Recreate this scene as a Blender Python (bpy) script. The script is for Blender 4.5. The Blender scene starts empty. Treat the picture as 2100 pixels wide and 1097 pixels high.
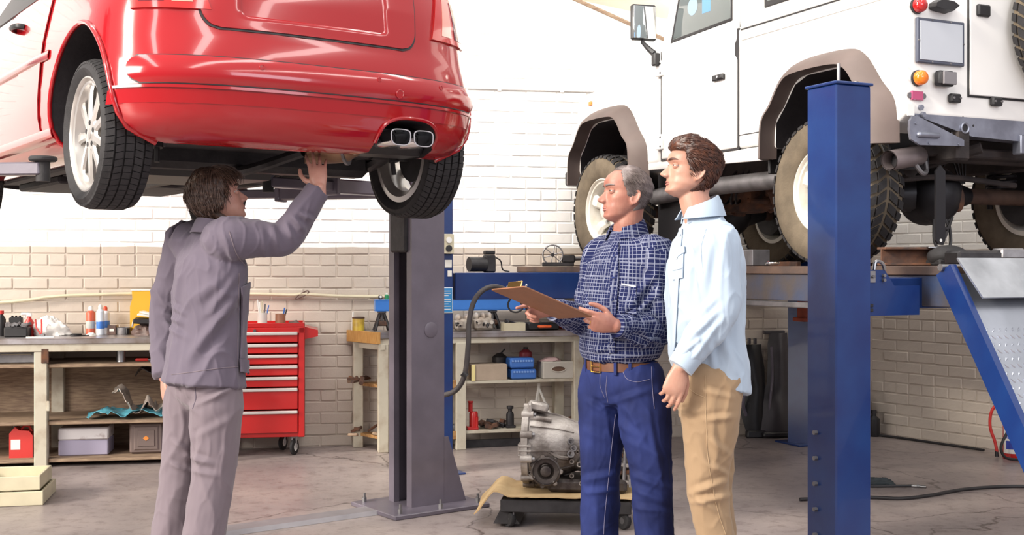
import bpy, bmesh, math, random
import numpy as np
from mathutils import Vector, Matrix, noise
from mathutils.bvhtree import BVHTree
random.seed(7)
SC = bpy.context.scene
COL = SC.collection
R = math.radians
# ---------------------------------------------------------------- camera, sky, sun, exposure
cam_d = bpy.data.cameras.new('camera'); cam = bpy.data.objects.new('camera', cam_d); COL.objects.link(cam)
cam.location = (0, 0, 1.36); cam.rotation_euler = (R(90), 0, 0)
cam_d.sensor_width = 36; cam_d.lens = 36 * 2400 / 2100
SC.camera = cam
SC.view_settings.view_transform = 'Standard'; SC.view_settings.look = 'None'
SC.view_settings.exposure = 0.70; SC.view_settings.gamma = 1; SC.view_settings.use_curve_mapping = False
world = bpy.data.worlds.new('sky'); SC.world = world; world.use_nodes = True
wn = world.node_tree.nodes; wl = world.node_tree.links
bg = wn['Background']; bg.inputs['Strength'].default_value = 0.62
tc = wn.new('ShaderNodeTexCoord'); sx = wn.new('ShaderNodeSeparateXYZ'); wl.new(tc.outputs['Generated'], sx.inputs[0])
rp = wn.new('ShaderNodeValToRGB'); wl.new(sx.outputs['Z'], rp.inputs[0])
rp.color_ramp.elements[0].position = 0.0; rp.color_ramp.elements[0].color = (.50, .44, .46, 1)
rp.color_ramp.elements[1].position = 0.55; rp.color_ramp.elements[1].color = (1, .97, .95, 1)
wl.new(rp.outputs[0], bg.inputs['Color'])
def lamp(name, kind, loc, aim, energy, color, **kw):
    d = bpy.data.lights.new(name, kind); d.energy = energy; d.color = color
    for k, v in kw.items(): setattr(d, k, v)
    o = bpy.data.objects.new(name, d); COL.objects.link(o); o.location = loc
    o.rotation_euler = (Vector(aim) - Vector(loc)).to_track_quat('-Z', 'Y').to_euler()
    return o
lamp('sun', 'SUN', (-6, -5, 6), (-6 + .76, -5 + .48, 6 - .45), 2.3, (1, .92, .80), angle=R(9))
# tall side windows of the workshop (left and behind the photographer)
lamp('window_light_left', 'AREA', (-6.5, 0.5, 3.6), (0, 7.5, 1.6), 420, (1, .94, .86), shape='RECTANGLE', size=4.5, size_y=2.4)
for k, x in enumerate((-3.2, 0.6, 4.0)):           # added overhead strips, to draw bright lines on the car paint
    lamp('overhead_fill', 'AREA', (x, 1.0, 5.6), (x + .01, 1.6, 0), 70, (1, .97, .93), shape='RECTANGLE', size=.5, size_y=7)
lamp('overhead_fill', 'AREA', (-.8, 6.0, 5.4), (-.6, 9.0, 2.2), 150, (1, .96, .90), shape='RECTANGLE', size=7, size_y=.7)  # added wash light that whitens the upper back wall
lamp('window_light_right', 'AREA', (5.5, -1.0, 3.6), (1.0, 5.0, 1.2), 90, (.86, .90, 1), shape='RECTANGLE', size=4, size_y=2)

# ---------------------------------------------------------------- helpers
F_, H_, CX_, CY_ = 2400., 1.36, 1050., 548.5
def P(px, py, Y): return Vector(((px - CX_) / F_ * Y, Y, H_ + (CY_ - py) / F_ * Y))
MATS = {}
def mat(name, col, rough=.5, metal=0., var=0., vscale=8., bump=0., bscale=40., coat=0., spec=.5, trans=0., emit=0, col2=None, stretch=None, coords='Object', detail=6, alpha=1, vlo=.35, vhi=.7, sheen=0, sss=0):
    m = bpy.data.materials.new(name); MATS[name] = m; m.use_nodes = True
    nt = m.node_tree; N = nt.nodes; L = nt.links; b = N['Principled BSDF']
    b.inputs['Base Color'].default_value = (*col, 1); b.inputs['Roughness'].default_value = rough
    b.inputs['Metallic'].default_value = metal; b.inputs['Specular IOR Level'].default_value = spec
    if coat: b.inputs['Coat Weight'].default_value = coat; b.inputs['Coat Roughness'].default_value = .04
    if trans: b.inputs['Transmission Weight'].default_value = trans
    if emit: b.inputs['Emission Color'].default_value = (*col, 1); b.inputs['Emission Strength'].default_value = emit
    if sheen: b.inputs['Sheen Weight'].default_value = sheen
    if sss: b.inputs['Subsurface Weight'].default_value = sss; b.inputs['Subsurface Radius'].default_value = (.01, .004, .002)
    if alpha < 1: b.inputs['Alpha'].default_value = alpha
    if var or bump or col2:
        t = N.new('ShaderNodeTexCoord'); src = t.outputs[coords]
        if stretch:
            mp = N.new('ShaderNodeMapping'); mp.inputs['Scale'].default_value = stretch; L.new(src, mp.inputs[0]); src = mp.outputs[0]
    if var or col2:
        n = N.new('ShaderNodeTexNoise'); n.inputs['Scale'].default_value = vscale; n.inputs['Detail'].default_value = detail; L.new(src, n.inputs['Vector'])
        r = N.new('ShaderNodeValToRGB'); L.new(n.outputs['Fac'], r.inputs[0])
        r.color_ramp.elements[0].position = vlo; r.color_ramp.elements[1].position = vhi
        c2 = col2 or tuple(c * (1 - var) for c in col)
        r.color_ramp.elements[0].color = (*c2, 1); r.color_ramp.elements[1].color = (*col, 1)
        L.new(r.outputs[0], b.inputs['Base Color'])
    if bump:
        n2 = N.new('ShaderNodeTexNoise'); n2.inputs['Scale'].default_value = bscale; n2.inputs['Detail'].default_value = 4; L.new(src, n2.inputs['Vector'])
        bp = N.new('ShaderNodeBump'); bp.inputs['Strength'].default_value = bump; bp.inputs['Distance'].default_value = .01
        L.new(n2.outputs['Fac'], bp.inputs['Height']); L.new(bp.outputs[0], b.inputs['Normal'])
    return m

def rotm(rx=0, ry=0, rz=0): return Matrix.Rotation(R(rz), 3, 'Z') @ Matrix.Rotation(R(ry), 3, 'Y') @ Matrix.Rotation(R(rx), 3, 'X')
def basis(d, up=(0, 0, 1)):
    d = Vector(d).normalized(); up = Vector(up)
    if abs(d.dot(up)) > .98 * up.length: up = Vector((0, 1, 0)) if abs(d.y) < .9 else Vector((1, 0, 0))
    a = up.cross(d).normalized(); b = d.cross(a).normalized()
    return a, b, d
class MB:
    def __init__(s): s.v = []; s.f = []; s.mi = []; s.m = 0
    def add(s, vs, fs):
        o = len(s.v); s.v += [tuple(v) for v in vs]; s.f += [tuple(i + o for i in f) for f in fs]; s.mi += [s.m] * len(fs); return s
    def box(s, c, size, rot=None, bev=0.):
        hx, hy, hz = [x / 2 for x in size]; c = Vector(c); M = rot if rot is not None else Matrix.Identity(3)
        b = min(bev, hx * .49, hy * .49, hz * .49)
        if b <= 0:
            vs = [Vector((x * hx, y * hy, z * hz)) for x in (-1, 1) for y in (-1, 1) for z in (-1, 1)]
            fs = [(0, 1, 3, 2), (4, 6, 7, 5), (0, 4, 5, 1), (2, 3, 7, 6), (0, 2, 6, 4), (1, 5, 7, 3)]
        else:
            vs = []; ix = {}
            for x in (-1, 1):
                for y in (-1, 1):
                    for z in (-1, 1):
                        for a in range(3):
                            ix[(x, y, z, a)] = len(vs)
                            vs.append(Vector((x * (hx - (b if a != 0 else 0)), y * (hy - (b if a != 1 else 0)), z * (hz - (b if a != 2 else 0)))))
            fs = []
            g = lambda *k: ix[k]
            for q in (-1, 1):
                fs.append((g(q, -1, -1, 0), g(q, 1, -1, 0), g(q, 1, 1, 0), g(q, -1, 1, 0)) if q > 0 else (g(q, -1, -1, 0), g(q, -1, 1, 0), g(q, 1, 1, 0), g(q, 1, -1, 0)))
                fs.append((g(-1, q, -1, 1), g(-1, q, 1, 1), g(1, q, 1, 1), g(1, q, -1, 1)) if q > 0 else (g(-1, q, -1, 1), g(1, q, -1, 1), g(1, q, 1, 1), g(-1, q, 1, 1)))
                fs.append((g(-1, -1, q, 2), g(1, -1, q, 2), g(1, 1, q, 2), g(-1, 1, q, 2)) if q > 0 else (g(-1, -1, q, 2), g(-1, 1, q, 2), g(1, 1, q, 2), g(1, -1, q, 2)))
            for p in (-1, 1):
                for q in (-1, 1):
                    fs.append((g(p, q, -1, 0), g(p, q, -1, 1), g(p, q, 1, 1), g(p, q, 1, 0)))
                    fs.append((g(p, -1, q, 0), g(p, -1, q, 2), g(p, 1, q, 2), g(p, 1, q, 0)))
                    fs.append((g(-1, p, q, 1), g(-1, p, q, 2), g(1, p, q, 2), g(1, p, q, 1)))
                    for w in (-1, 1): fs.append((g(p, q, w, 0), g(p, q, w, 1), g(p, q, w, 2)))
        return s.add([c + M @ v for v in vs], fs)
    def tube(s, pts, r, n=8, cap=True, ell=1., up=(0, 0, 1), round_=False):
        pts = [Vector(p) for p in pts]; k = len(pts)
        rs = list(r) if hasattr(r, '__len__') else [r] * k
        if round_:
            d0 = (pts[0] - pts[1]).normalized(); d1 = (pts[-1] - pts[-2]).normalized()
            p0 = [pts[0] + d0 * rs[0] * q for q in (.95, .7, .35)]; p1 = [pts[-1] + d1 * rs[-1] * q for q in (.35, .7, .95)]
            rr0 = [rs[0] * q for q in (.3, .72, .94)]; rr1 = [rs[-1] * q for q in (.94, .72, .3)]
            pts = p0 + pts + p1; rs = rr0 + rs + rr1; k = len(pts)
        vs = []; fs = []
        a = None
        for i, p in enumerate(pts):
            d = (pts[min(i + 1, k - 1)] - pts[max(i - 1, 0)])
            if d.length < 1e-9: d = Vector((0, 0, 1))
            d.normalize()
            if a is None: a, b, _ = basis(d, up)
            else:
                a = (a - d * a.dot(d))
                if a.length < 1e-6: a = basis(d, up)[0]
                a.normalize(); b = d.cross(a).normalized()
            for j in range(n):
                t = 2 * math.pi * j / n
                vs.append(p + a * math.cos(t) * rs[i] + b * math.sin(t) * rs[i] * ell)
        for i in range(k - 1):
            for j in range(n):
                q = (j + 1) % n
                fs.append((i * n + j, i * n + q, (i + 1) * n + q, (i + 1) * n + j))
        if cap: fs.append(tuple(range(n - 1, -1, -1))); fs.append(tuple((k - 1) * n + j for j in range(n)))
        return s.add(vs, fs)
    def cyl(s, p0, p1, r0, r1=None, n=16, bev=0.):
        r1 = r0 if r1 is None else r1
        p0 = Vector(p0); p1 = Vector(p1); d = (p1 - p0).normalized()
        if bev: return s.tube([p0, p0 + d * bev, p1 - d * bev, p1], [r0 - bev, r0, r1, r1 - bev], n)
        return s.tube([p0, p1], [r0, r1], n)
    def lathe(s, prof, c=(0, 0, 0), axis=(0, 0, 1), n=24, closed=False):
        a, b, d = basis(axis); c = Vector(c); k = len(prof); vs = []; fs = []
        for (r, h) in prof:
            for j in range(n):
                t = 2 * math.pi * j / n; vs.append(c + d * h + (a * math.cos(t) + b * math.sin(t)) * r)
        for i in range(k - 1 if not closed else k):
            for j in range(n):
                q = (j + 1) % n; i2 = (i + 1) % k
                fs.append((i * n + j, i * n + q, i2 * n + q, i2 * n + j))
        if not closed: fs.append(tuple(range(n - 1, -1, -1))); fs.append(tuple((k - 1) * n + j for j in range(n)))
        return s.add(vs, fs)
    def ball(s, c, r, n=12, m=8, rot=None):
        r = r if hasattr(r, '__len__') else (r, r, r); c = Vector(c); M = rot if rot is not None else Matrix.Identity(3)
        vs = [c + M @ Vector((0, 0, r[2]))]; fs = []
        for i in range(1, m):
            t = math.pi * i / m
            for j in range(n):
                u = 2 * math.pi * j / n; vs.append(c + M @ Vector((math.sin(t) * math.cos(u) * r[0], math.sin(t) * math.sin(u) * r[1], math.cos(t) * r[2])))
        vs.append(c + M @ Vector((0, 0, -r[2])))
        for j in range(n): fs.append((0, 1 + j, 1 + (j + 1) % n))
        for i in range(m - 2):
            for j in range(n):
                a = 1 + i * n + j; b = 1 + i * n + (j + 1) % n; fs.append((a, a + n, b + n, b))
        l = len(vs) - 1; o = 1 + (m - 2) * n
        for j in range(n): fs.append((l, o + (j + 1) % n, o + j))
        return s.add(vs, fs)
    def prism(s, poly, org, ua, va, depth):
        """polygon (u,v) in plane org+u*ua+v*va, extruded by vector depth"""
        org = Vector(org); ua = Vector(ua); va = Vector(va); dp = Vector(depth); n = len(poly)
        p = [org + ua * u + va * v for u, v in poly]
        ar = sum(poly[i][0] * poly[(i + 1) % n][1] - poly[(i + 1) % n][0] * poly[i][1] for i in range(n))
        fl = ua.cross(va).dot(dp) * ar > 0
        fs = [tuple(range(n))[::-1], tuple(range(n, 2 * n))] + [(i, (i + 1) % n, n + (i + 1) % n, n + i) for i in range(n)]
        if not fl: fs = [f[::-1] for f in fs]
        return s.add(p + [q + dp for q in p], fs)
    def loft(s, secs, cap=True, close=True):
        n = len(secs[0]); k = len(secs); vs = [v for q in secs for v in q]; fs = []
        for i in range(k - 1):
            for j in range(n if close else n - 1):
                q = (j + 1) % n; fs.append((i * n + j, i * n + q, (i + 1) * n + q, (i + 1) * n + j))
        if cap and close: fs.append(tuple(range(n - 1, -1, -1))); fs.append(tuple((k - 1) * n + j for j in range(n)))
        return s.add(vs, fs)
    def sheet(s, grid, th):
        """grid[i][j] points -> thin solid of thickness th (down along the local normal)"""
        k = len(grid); n = len(grid[0]); G = [[Vector(p) for p in r] for r in grid]; bot = []
        for i in range(k):
            for j in range(n):
                du = G[min(i + 1, k - 1)][j] - G[max(i - 1, 0)][j]; dv = G[i][min(j + 1, n - 1)] - G[i][max(j - 1, 0)]
                nn = du.cross(dv); nn = nn.normalized() if nn.length > 1e-12 else Vector((0, 0, 1))
                bot.append(G[i][j] - nn * th)
        vs = [p for r in G for p in r] + bot; o = k * n; fs = []
        for i in range(k - 1):
            for j in range(n - 1):
                a, b, c, d = i * n + j, (i + 1) * n + j, (i + 1) * n + j + 1, i * n + j + 1
                fs.append((a, b, c, d)); fs.append((o + d, o + c, o + b, o + a))
        ring = [(0, j) for j in range(n)] + [(i, n - 1) for i in range(1, k)] + [(k - 1, j) for j in range(n - 2, -1, -1)] + [(i, 0) for i in range(k - 2, 0, -1)]
        ids = [i * n + j for i, j in ring]
        for q in range(len(ids)):
            a, b = ids[q], ids[(q + 1) % len(ids)]; fs.append((a, b, o + b, o + a))
        return s.add(vs, fs)
    def xf(s, M):
        s.v = [tuple(M @ Vector(v)) for v in s.v]; return s
    def mesh(s, name, mats, smooth=40):
        me = bpy.data.meshes.new(name); me.from_pydata(s.v, [], s.f)
        for m in (mats if isinstance(mats, (list, tuple)) else [mats]): me.materials.append(m)
        if any(s.mi): me.polygons.foreach_set('material_index', s.mi)
        if smooth:
            me.polygons.foreach_set('use_smooth', [True] * len(me.polygons)); me.set_sharp_from_angle(angle=R(smooth))
        me.update(); return me
    def build(s, name, mats, parent=None, smooth=40, label=None):
        return link(name, s.mesh(name, mats, smooth), parent, label)
def link(name, me, parent=None, label=None):
    o = bpy.data.objects.new(name, me); COL.objects.link(o)
    if parent is not None: o.parent = parent
    if label: o['label'] = label
    return o
def thing(name, label, cat, loc=(0, 0, 0), rz=0, group=None):
    o = bpy.data.objects.new(name, None); COL.objects.link(o); o.location = loc; o.rotation_euler = (0, 0, R(rz))
    o.empty_display_size = .1; o['label'] = label; o['category'] = cat
    if group: o['group'] = group
    return o
def tag(o, label, cat, group=None, loc=None, rz=None):
    o['label'] = label; o['category'] = cat
    if group: o['group'] = group
    if loc is not None: o.location = loc
    if rz is not None: o.rotation_euler = (0, 0, R(rz))
    return o
def copy_tree(o, parent=None):
    c = o.copy(); COL.objects.link(c)
    if parent is not None: c.parent = parent
    for ch in [q for q in o.children]: copy_tree(ch, c)
    return c
def apply_mods(o):
    dg = bpy.context.evaluated_depsgraph_get(); me = bpy.data.meshes.new_from_object(o.evaluated_get(dg)); o.modifiers.clear(); old = o.data; o.data = me; bpy.data.meshes.remove(old); return o
def boolean(o, cutter_mb, op='DIFFERENCE'):
    c = cutter_mb.build('cutter', MATS.get('black_plastic') or [], None, smooth=0); c.matrix_world = o.matrix_world
    md = o.modifiers.new('b', 'BOOLEAN'); md.object = c; md.operation = op; md.solver = 'EXACT'
    apply_mods(o); cm = c.data; bpy.data.objects.remove(c); bpy.data.meshes.remove(cm); return o
def smoothstep(a, b, x):
    t = max(0., min(1., (x - a) / (b - a))) if b != a else float(x > a); return t * t * (3 - 2 * t)
def lerp(a, b, t): return a + (b - a) * t
def interp(x, xs, ys): return float(np.interp(x, xs, ys))
def spline(pts, n=24):
    pts = [Vector(p) for p in pts]; out = []
    q = [pts[0] * 2 - pts[1]] + pts + [pts[-1] * 2 - pts[-2]]
    k = len(pts) - 1
    for i in range(n + 1):
        t = i / n * k; j = min(int(t), k - 1); u = t - j
        a, b, c, d = q[j], q[j + 1], q[j + 2], q[j + 3]
        out.append(.5 * ((2 * b) + (c - a) * u + (2 * a - 5 * b + 4 * c - d) * u * u + (3 * b - a - 3 * c + d) * u ** 3))
    return out
def text_mesh(name, body, size, m, parent, loc, ux, uy, ext=.0006, align='CENTER', bold=0.0):
    cu = bpy.data.curves.new(name, 'FONT'); cu.body = body; cu.size = size; cu.extrude = ext; cu.align_x = align; cu.align_y = 'CENTER'; cu.resolution_u = 3; cu.offset = bold
    t = bpy.data.objects.new('tmp', cu); COL.objects.link(t); dg = bpy.context.evaluated_depsgraph_get()
    me = bpy.data.meshes.new_from_object(t.evaluated_get(dg)); bpy.data.objects.remove(t)
    me.name = name; me.materials.clear(); me.materials.append(m)
    ux = Vector(ux).normalized(); uy = Vector(uy).normalized(); uz = ux.cross(uy)
    M = Matrix.Translation(Vector(loc)) @ Matrix((ux, uy, uz)).transposed().to_4x4(); me.transform(M)
    return link(name, me, parent)

# ---------------------------------------------------------------- shared materials
M = MATS
mat('black_plastic', (.015, .014, .016), .45, bump=.05)
mat('rubber', (.022, .02, .022), .75, var=.4, vscale=30, bump=.15, bscale=120)
mat('dusty_rubber', (.16, .125, .085), .9, var=.35, vscale=12, bump=.2, bscale=90)
mat('steel', (.42, .42, .43), .35, 1., var=.35, vscale=9, bump=.05)
mat('dull_steel', (.30, .29, .30), .5, .8, var=.4, vscale=10, bump=.1)
mat('chrome', (.8, .8, .82), .12, 1.)
mat('dark_metal', (.05, .047, .05), .5, .5, var=.4, vscale=14, bump=.15)
mat('rust', (.16, .065, .03), .85, col2=(.05, .03, .025), vscale=14, bump=.3)
mat('white_paint', (.80, .79, .77), .3, var=.04, vscale=3, coat=.3)
mat('bench_paint', (.50, .46, .37), .6, col2=(.34, .27, .20), vscale=7, bump=.1, vlo=.28, vhi=.5)
mat('bench_steel', (.50, .48, .50), .32, .85, col2=(.26, .21, .17), vscale=5, bump=.06, vlo=.3, vhi=.6)
mat('wood', (.42, .24, .09), .65, col2=(.25, .12, .04), vscale=5, stretch=(1.5, 14, 14), bump=.15)
mat('dark_wood', (.16, .09, .055), .75, col2=(.07, .04, .03), vscale=6, stretch=(2, 14, 14), bump=.2)
mat('shelf_wood', (.36, .26, .17), .75, col2=(.20, .13, .09), vscale=6, stretch=(2, 14, 14), bump=.15)
mat('red_enamel', (.46, .012, .012), .3, var=.1, vscale=4, coat=.4)
mat('red_plastic', (.55, .035, .03), .4)
mat('blue_plastic', (.05, .16, .50), .4, var=.15)
mat('lift_blue', (.006, .022, .115), .32, col2=(.008, .036, .15), vscale=6, bump=.05, coat=.2, vlo=.3)
mat('rail_blue', (.05, .20, .62), .35, var=.1)
mat('runway_blue', (.05, .075, .15), .5, .3, col2=(.09, .075, .07), vscale=5, bump=.1)
mat('lift_gray', (.15, .13, .165), .40, var=.25, vscale=5, bump=.05, coat=.15)
mat('white_plastic', (.78, .77, .74), .45)
mat('cream_plastic', (.62, .56, .40), .55, var=.15)
mat('paper', (.75, .73, .68), .8)
mat('cardboard', (.50, .36, .19), .85, col2=(.38, .25, .12), vscale=6, bump=.1)
mat('yellow_plastic', (.75, .42, .03), .4)
mat('leather', (.16, .095, .075), .55, col2=(.08, .05, .045), vscale=10, bump=.2)
mat('hose_black', (.018, .016, .018), .55)
mat('orange_lens', (.85, .19, .01), .15, coat=.5)
mat('red_lens', (.45, .012, .012), .12, coat=.6)
mat('glass', (.55, .60, .60), .05, trans=.85, spec=.5)
mat('gold', (.8, .55, .2), .25, 1.)
# ================================================================ the room
def paint_wall_mat(name, lower, upper, zline):
    m = mat(name, lower, .6, var=.08, vscale=3, bump=.25, bscale=30)
    nt = m.node_tree; N = nt.nodes; L = nt.links; b = N['Principled BSDF']
    g = N.new('ShaderNodeNewGeometry'); s = N.new('ShaderNodeSeparateXYZ'); L.new(g.outputs['Position'], s.inputs[0])
    n = N.new('ShaderNodeTexNoise'); n.inputs['Scale'].default_value = 4; L.new(g.outputs['Position'], n.inputs['Vector'])
    a = N.new('ShaderNodeMath'); a.operation = 'MULTIPLY_ADD'; L.new(n.outputs['Fac'], a.inputs[0]); a.inputs[1].default_value = .02; L.new(s.outputs['Z'], a.inputs[2])
    r = N.new('ShaderNodeMath'); r.operation = 'GREATER_THAN'; L.new(a.outputs[0], r.inputs[0]); r.inputs[1].default_value = zline + .01
    mx = N.new('ShaderNodeMixRGB'); L.new(r.outputs[0], mx.inputs[0])
    old = b.inputs['Base Color'].links[0].from_socket; L.new(old, mx.inputs[1]); mx.inputs[2].default_value = (*upper, 1)
    L.new(mx.outputs[0], b.inputs['Base Color']); return m
WP = paint_wall_mat('painted_brick', (.56, .49, .42), (.90, .885, .86), 1.513)
WR = paint_wall_mat('painted_brick_right', (.56, .49, .42), (.84, .81, .76), 1.50)
# floor
fm = mat('concrete', (.38, .32, .30), .36, col2=(.22, .185, .185), vscale=1.6, bump=.08, bscale=60, detail=10, vlo=.3, vhi=.68)
def floor_extra():
    nt = fm.node_tree; N = nt.nodes; L = nt.links; b = N['Principled BSDF']; src = b.inputs['Base Color'].links[0].from_socket
    t = N.new('ShaderNodeTexCoord')
    v = N.new('ShaderNodeTexVoronoi'); v.feature = 'DISTANCE_TO_EDGE'; v.inputs['Scale'].default_value = .55
    n = N.new('ShaderNodeTexNoise'); n.inputs['Scale'].default_value = 3; n.inputs['Detail'].default_value = 8; L.new(t.outputs['Object'], n.inputs['Vector'])
    mx = N.new('ShaderNodeMixRGB'); mx.inputs[0].default_value = .25; L.new(t.outputs['Object'], mx.inputs[1]); L.new(n.outputs['Color'], mx.inputs[2]); L.new(mx.outputs[0], v.inputs['Vector'])
    r = N.new('ShaderNodeValToRGB'); r.color_ramp.elements[0].position = .0; r.color_ramp.elements[1].position = .004
    r.color_ramp.elements[0].color = (.35, .33, .32, 1); r.color_ramp.elements[1].color = (1, 1, 1, 1); L.new(v.outputs['Distance'], r.inputs[0])
    s = N.new('ShaderNodeTexNoise'); s.inputs['Scale'].default_value = 11; s.inputs['Detail'].default_value = 12; s.inputs['Roughness'].default_value = .75; L.new(t.outputs['Object'], s.inputs['Vector'])
    r2 = N.new('ShaderNodeValToRGB'); r2.color_ramp.elements[0].position = .34; r2.color_ramp.elements[1].position = .5
    r2.color_ramp.elements[0].color = (.5, .46, .45, 1); r2.color_ramp.elements[1].color = (1, 1, 1, 1); L.new(s.outputs['Fac'], r2.inputs[0])
    m1 = N.new('ShaderNodeMixRGB'); m1.blend_type = 'MULTIPLY'; m1.inputs[0].default_value = 1; L.new(src, m1.inputs[1]); L.new(r.outputs[0], m1.inputs[2])
    m2 = N.new('ShaderNodeMixRGB'); m2.blend_type = 'MULTIPLY'; m2.inputs[0].default_value = .8; L.new(m1.outputs[0], m2.inputs[1]); L.new(r2.outputs[0], m2.inputs[2])
    L.new(m2.outputs[0], b.inputs['Base Color'])
floor_extra()
fl = MB().box((0, 3.5, -.1), (16, 21, .2)).build('floor', fm, smooth=0); fl['kind'] = 'structure'
# back wall: a raked gable, its bricks built one by one
WU = Vector((1, .1765, 0)).normalized(); WN = Vector((WU.y, -WU.x, 0))     # along the wall, out of the wall towards the room
W0 = Vector((0, 9.15, 0))
def wallpt(u, z, d=0.): return W0 + WU * u + WN * d + Vector((0, 0, z))
def wtop(u): return interp(u, [-9, .508, 1.70, 3.2], [4.3, 3.47, 3.0, 3.0]) if u > .508 else 3.47 + (.508 - u) * .1
mb = MB(); poly = [(-6.0, 0), (3.02, 0), (3.02, 3.0), (1.70, 3.0), (.508, 3.47), (-6.0, 4.1)]
mb.prism(poly, wallpt(0, 0, -.0045), WU, Vector((0, 0, 1)), -WN * .22)
wall_back = mb.build('wall_back', WP, smooth=0); wall_back['kind'] = 'structure'
def brick_mesh(seed, L_, Hh, D):
    rd = random.Random(seed); b = MB().box((0, 0, 0), (L_, D, Hh), bev=.005)
    b.v = [(x + rd.uniform(-.0022, .0022), y + (rd.uniform(-.0012, .0012) if y < 0 else 0), z + rd.uniform(-.0022, .0022)) for x, y, z in b.v]
    return b
def lay_bricks(wall, m, frame, u0, u1, topf, sel, nmax, bl=.245, bh=.0858, joint=.009):
    variants = [brick_mesh(i, bl - joint, bh - joint, .03).mesh('brick', m, 25) for i in range(6)]
    half = [brick_mesh(i + 20, bl / 2 - joint, bh - joint, .03).mesh('brick', m, 25) for i in range(3)]
    rows = int(4.2 / bh); cand = []; rest = MB(); rd = random.Random(3)
    for r in range(rows):
        z = (r + .5) * bh; head = (r % 6 == 4); step = bl / 2 if head else bl
        u = u0 - (bl / 2 if r % 2 else 0)
        while u < u1:
            uc = u + step / 2
            if uc - step / 2 > u0 - .01 and uc + step / 2 < u1 + .01 and z + bh / 2 < min(topf(uc - step / 2), topf(uc + step / 2)):
                cand.append((uc, z, head, rd.uniform(-.0025, .0035)))
            u += step
    key = sorted(cand, key=lambda c: sel(c)); own = key[:nmax]; other = key[nmax:]
    ang = math.atan2(frame[1].y, frame[1].x)
    for (uc, z, hd, j) in own:
        o = link('brick', (half if hd else variants)[rd.randrange(3 if hd else 6)], wall)
        o.location = frame[0] + frame[1] * uc + frame[2] * (j - .0135) + Vector((0, 0, z)); o.rotation_euler = (0, 0, ang)
    Mx = Matrix.Rotation(ang, 4, 'Z')
    for (uc, z, hd, j) in other:
        b = brick_mesh(rd.randrange(1000), (bl / 2 if hd else bl) - joint, bh - joint, .03)
        b.xf(Matrix.Translation(frame[0] + frame[1] * uc + frame[2] * (j - .0135) + Vector((0, 0, z))) @ Mx); rest.add(b.v, b.f)
    if other:
        o = rest.build('bricks_beyond', m, wall, 25); o['kind'] = 'stuff'
def sel_back(c):
    p = wallpt(c[0], c[1]); px = CX_ + p.x / p.y * F_; py = CY_ - (p.z - H_) / p.y * F_
    hid = not (-40 < px < 2140 and -20 < py < 930) or (330 < px < 520 and py > 380) or (py < 390 and px < 960) or px > 1210 or (px < 330 and py > 700) or (800 < px < 915)
    return (hid, py < 470, p.length)
lay_bricks(wall_back, WP, (W0, WU, WN), -5.4, 3.0, wtop, sel_back, 300)
# right wall (runs obliquely towards the photographer)
RC = wallpt(3.0, 0); RU = Vector((.55, -.835, 0)).normalized(); RN = Vector((RU.y, -RU.x, 0))
if RN.x > 0: RN = -RN
mb = MB(); mb.prism([(-.2, 0), (3.6, 0), (3.6, 4.2), (-.2, 4.2)], RC - RN * .0045, RU, Vector((0, 0, 1)), -RN * .22)
wall_right = mb.build('wall_right', WR, smooth=0); wall_right['kind'] = 'structure'
def sel_right(c):
    p = RC + RU * c[0] + Vector((0, 0, c[1])); px = CX_ + p.x / p.y * F_; py = CY_ - (p.z - H_) / p.y * F_
    hid = not (1780 < px < 2110 and 400 < py < 940) or (540 < py < 640 and px < 1990)
    return (hid, p.length)
lay_bricks(wall_right, WR, (RC, RU, RN), .02, 2.6, lambda u: 3.2, sel_right, 190)
# the next bay beyond the low gable: far wall and ceiling boards
cm = mat('bay_paint', (.84, .80, .72), .7, var=.05, vscale=3)
b = MB().box((1.5, 13.2, 2.4), (12, .2, 5.2)).build('wall_far', cm, smooth=0); b['kind'] = 'structure'
mb = MB(); mb.prism([(-4.5, 5.3), (6.5, 2.9), (6.5, 3.0), (-4.5, 5.4)], (0, 9.95, .2), (1, 0, 0), (0, 0, 1), (0, 3.2, 0))
b = mb.build('ceiling', cm, smooth=0); b['kind'] = 'structure'
# rake trim on top of the gable, conduit and skirting
mb = MB(); a0, a1, a2 = wallpt(.3, 3.56, .0), wallpt(1.70, 3.0, .0), wallpt(3.0, 3.0, .0)
mb.tube([a0, a1], .016, 6); mb.tube([a1, a2], .016, 6)
b = mb.build('trim_1', M['shelf_wood']); b['kind'] = 'structure'
mb = MB(); zc = 1.36 + (548.5 - 183) / 262
mb.tube([wallpt(-1.2, zc, .012), wallpt(1.7, zc, .012)], .011, 8)
for u in (-.1, .4, .9): mb.box(wallpt(u, zc, .006), (.03, .03, .04), bev=.004)
b = mb.build('trim_2', WP); b['kind'] = 'structure'
lamp('bay_fill', 'POINT', (2.0, 11.3, 3.9), (2, 11.3, 0), 160, (1, .95, .86), shadow_soft_size=.4)  # added fill light, keeps the closed bay from going dark
# ================================================================ two-post lift under the red car
LT = 36
col = thing('two_post_lift', 'grey two-post lift with open channel column bolted to the floor', 'car lift', (-.615, 6.62, 0), LT)
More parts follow.
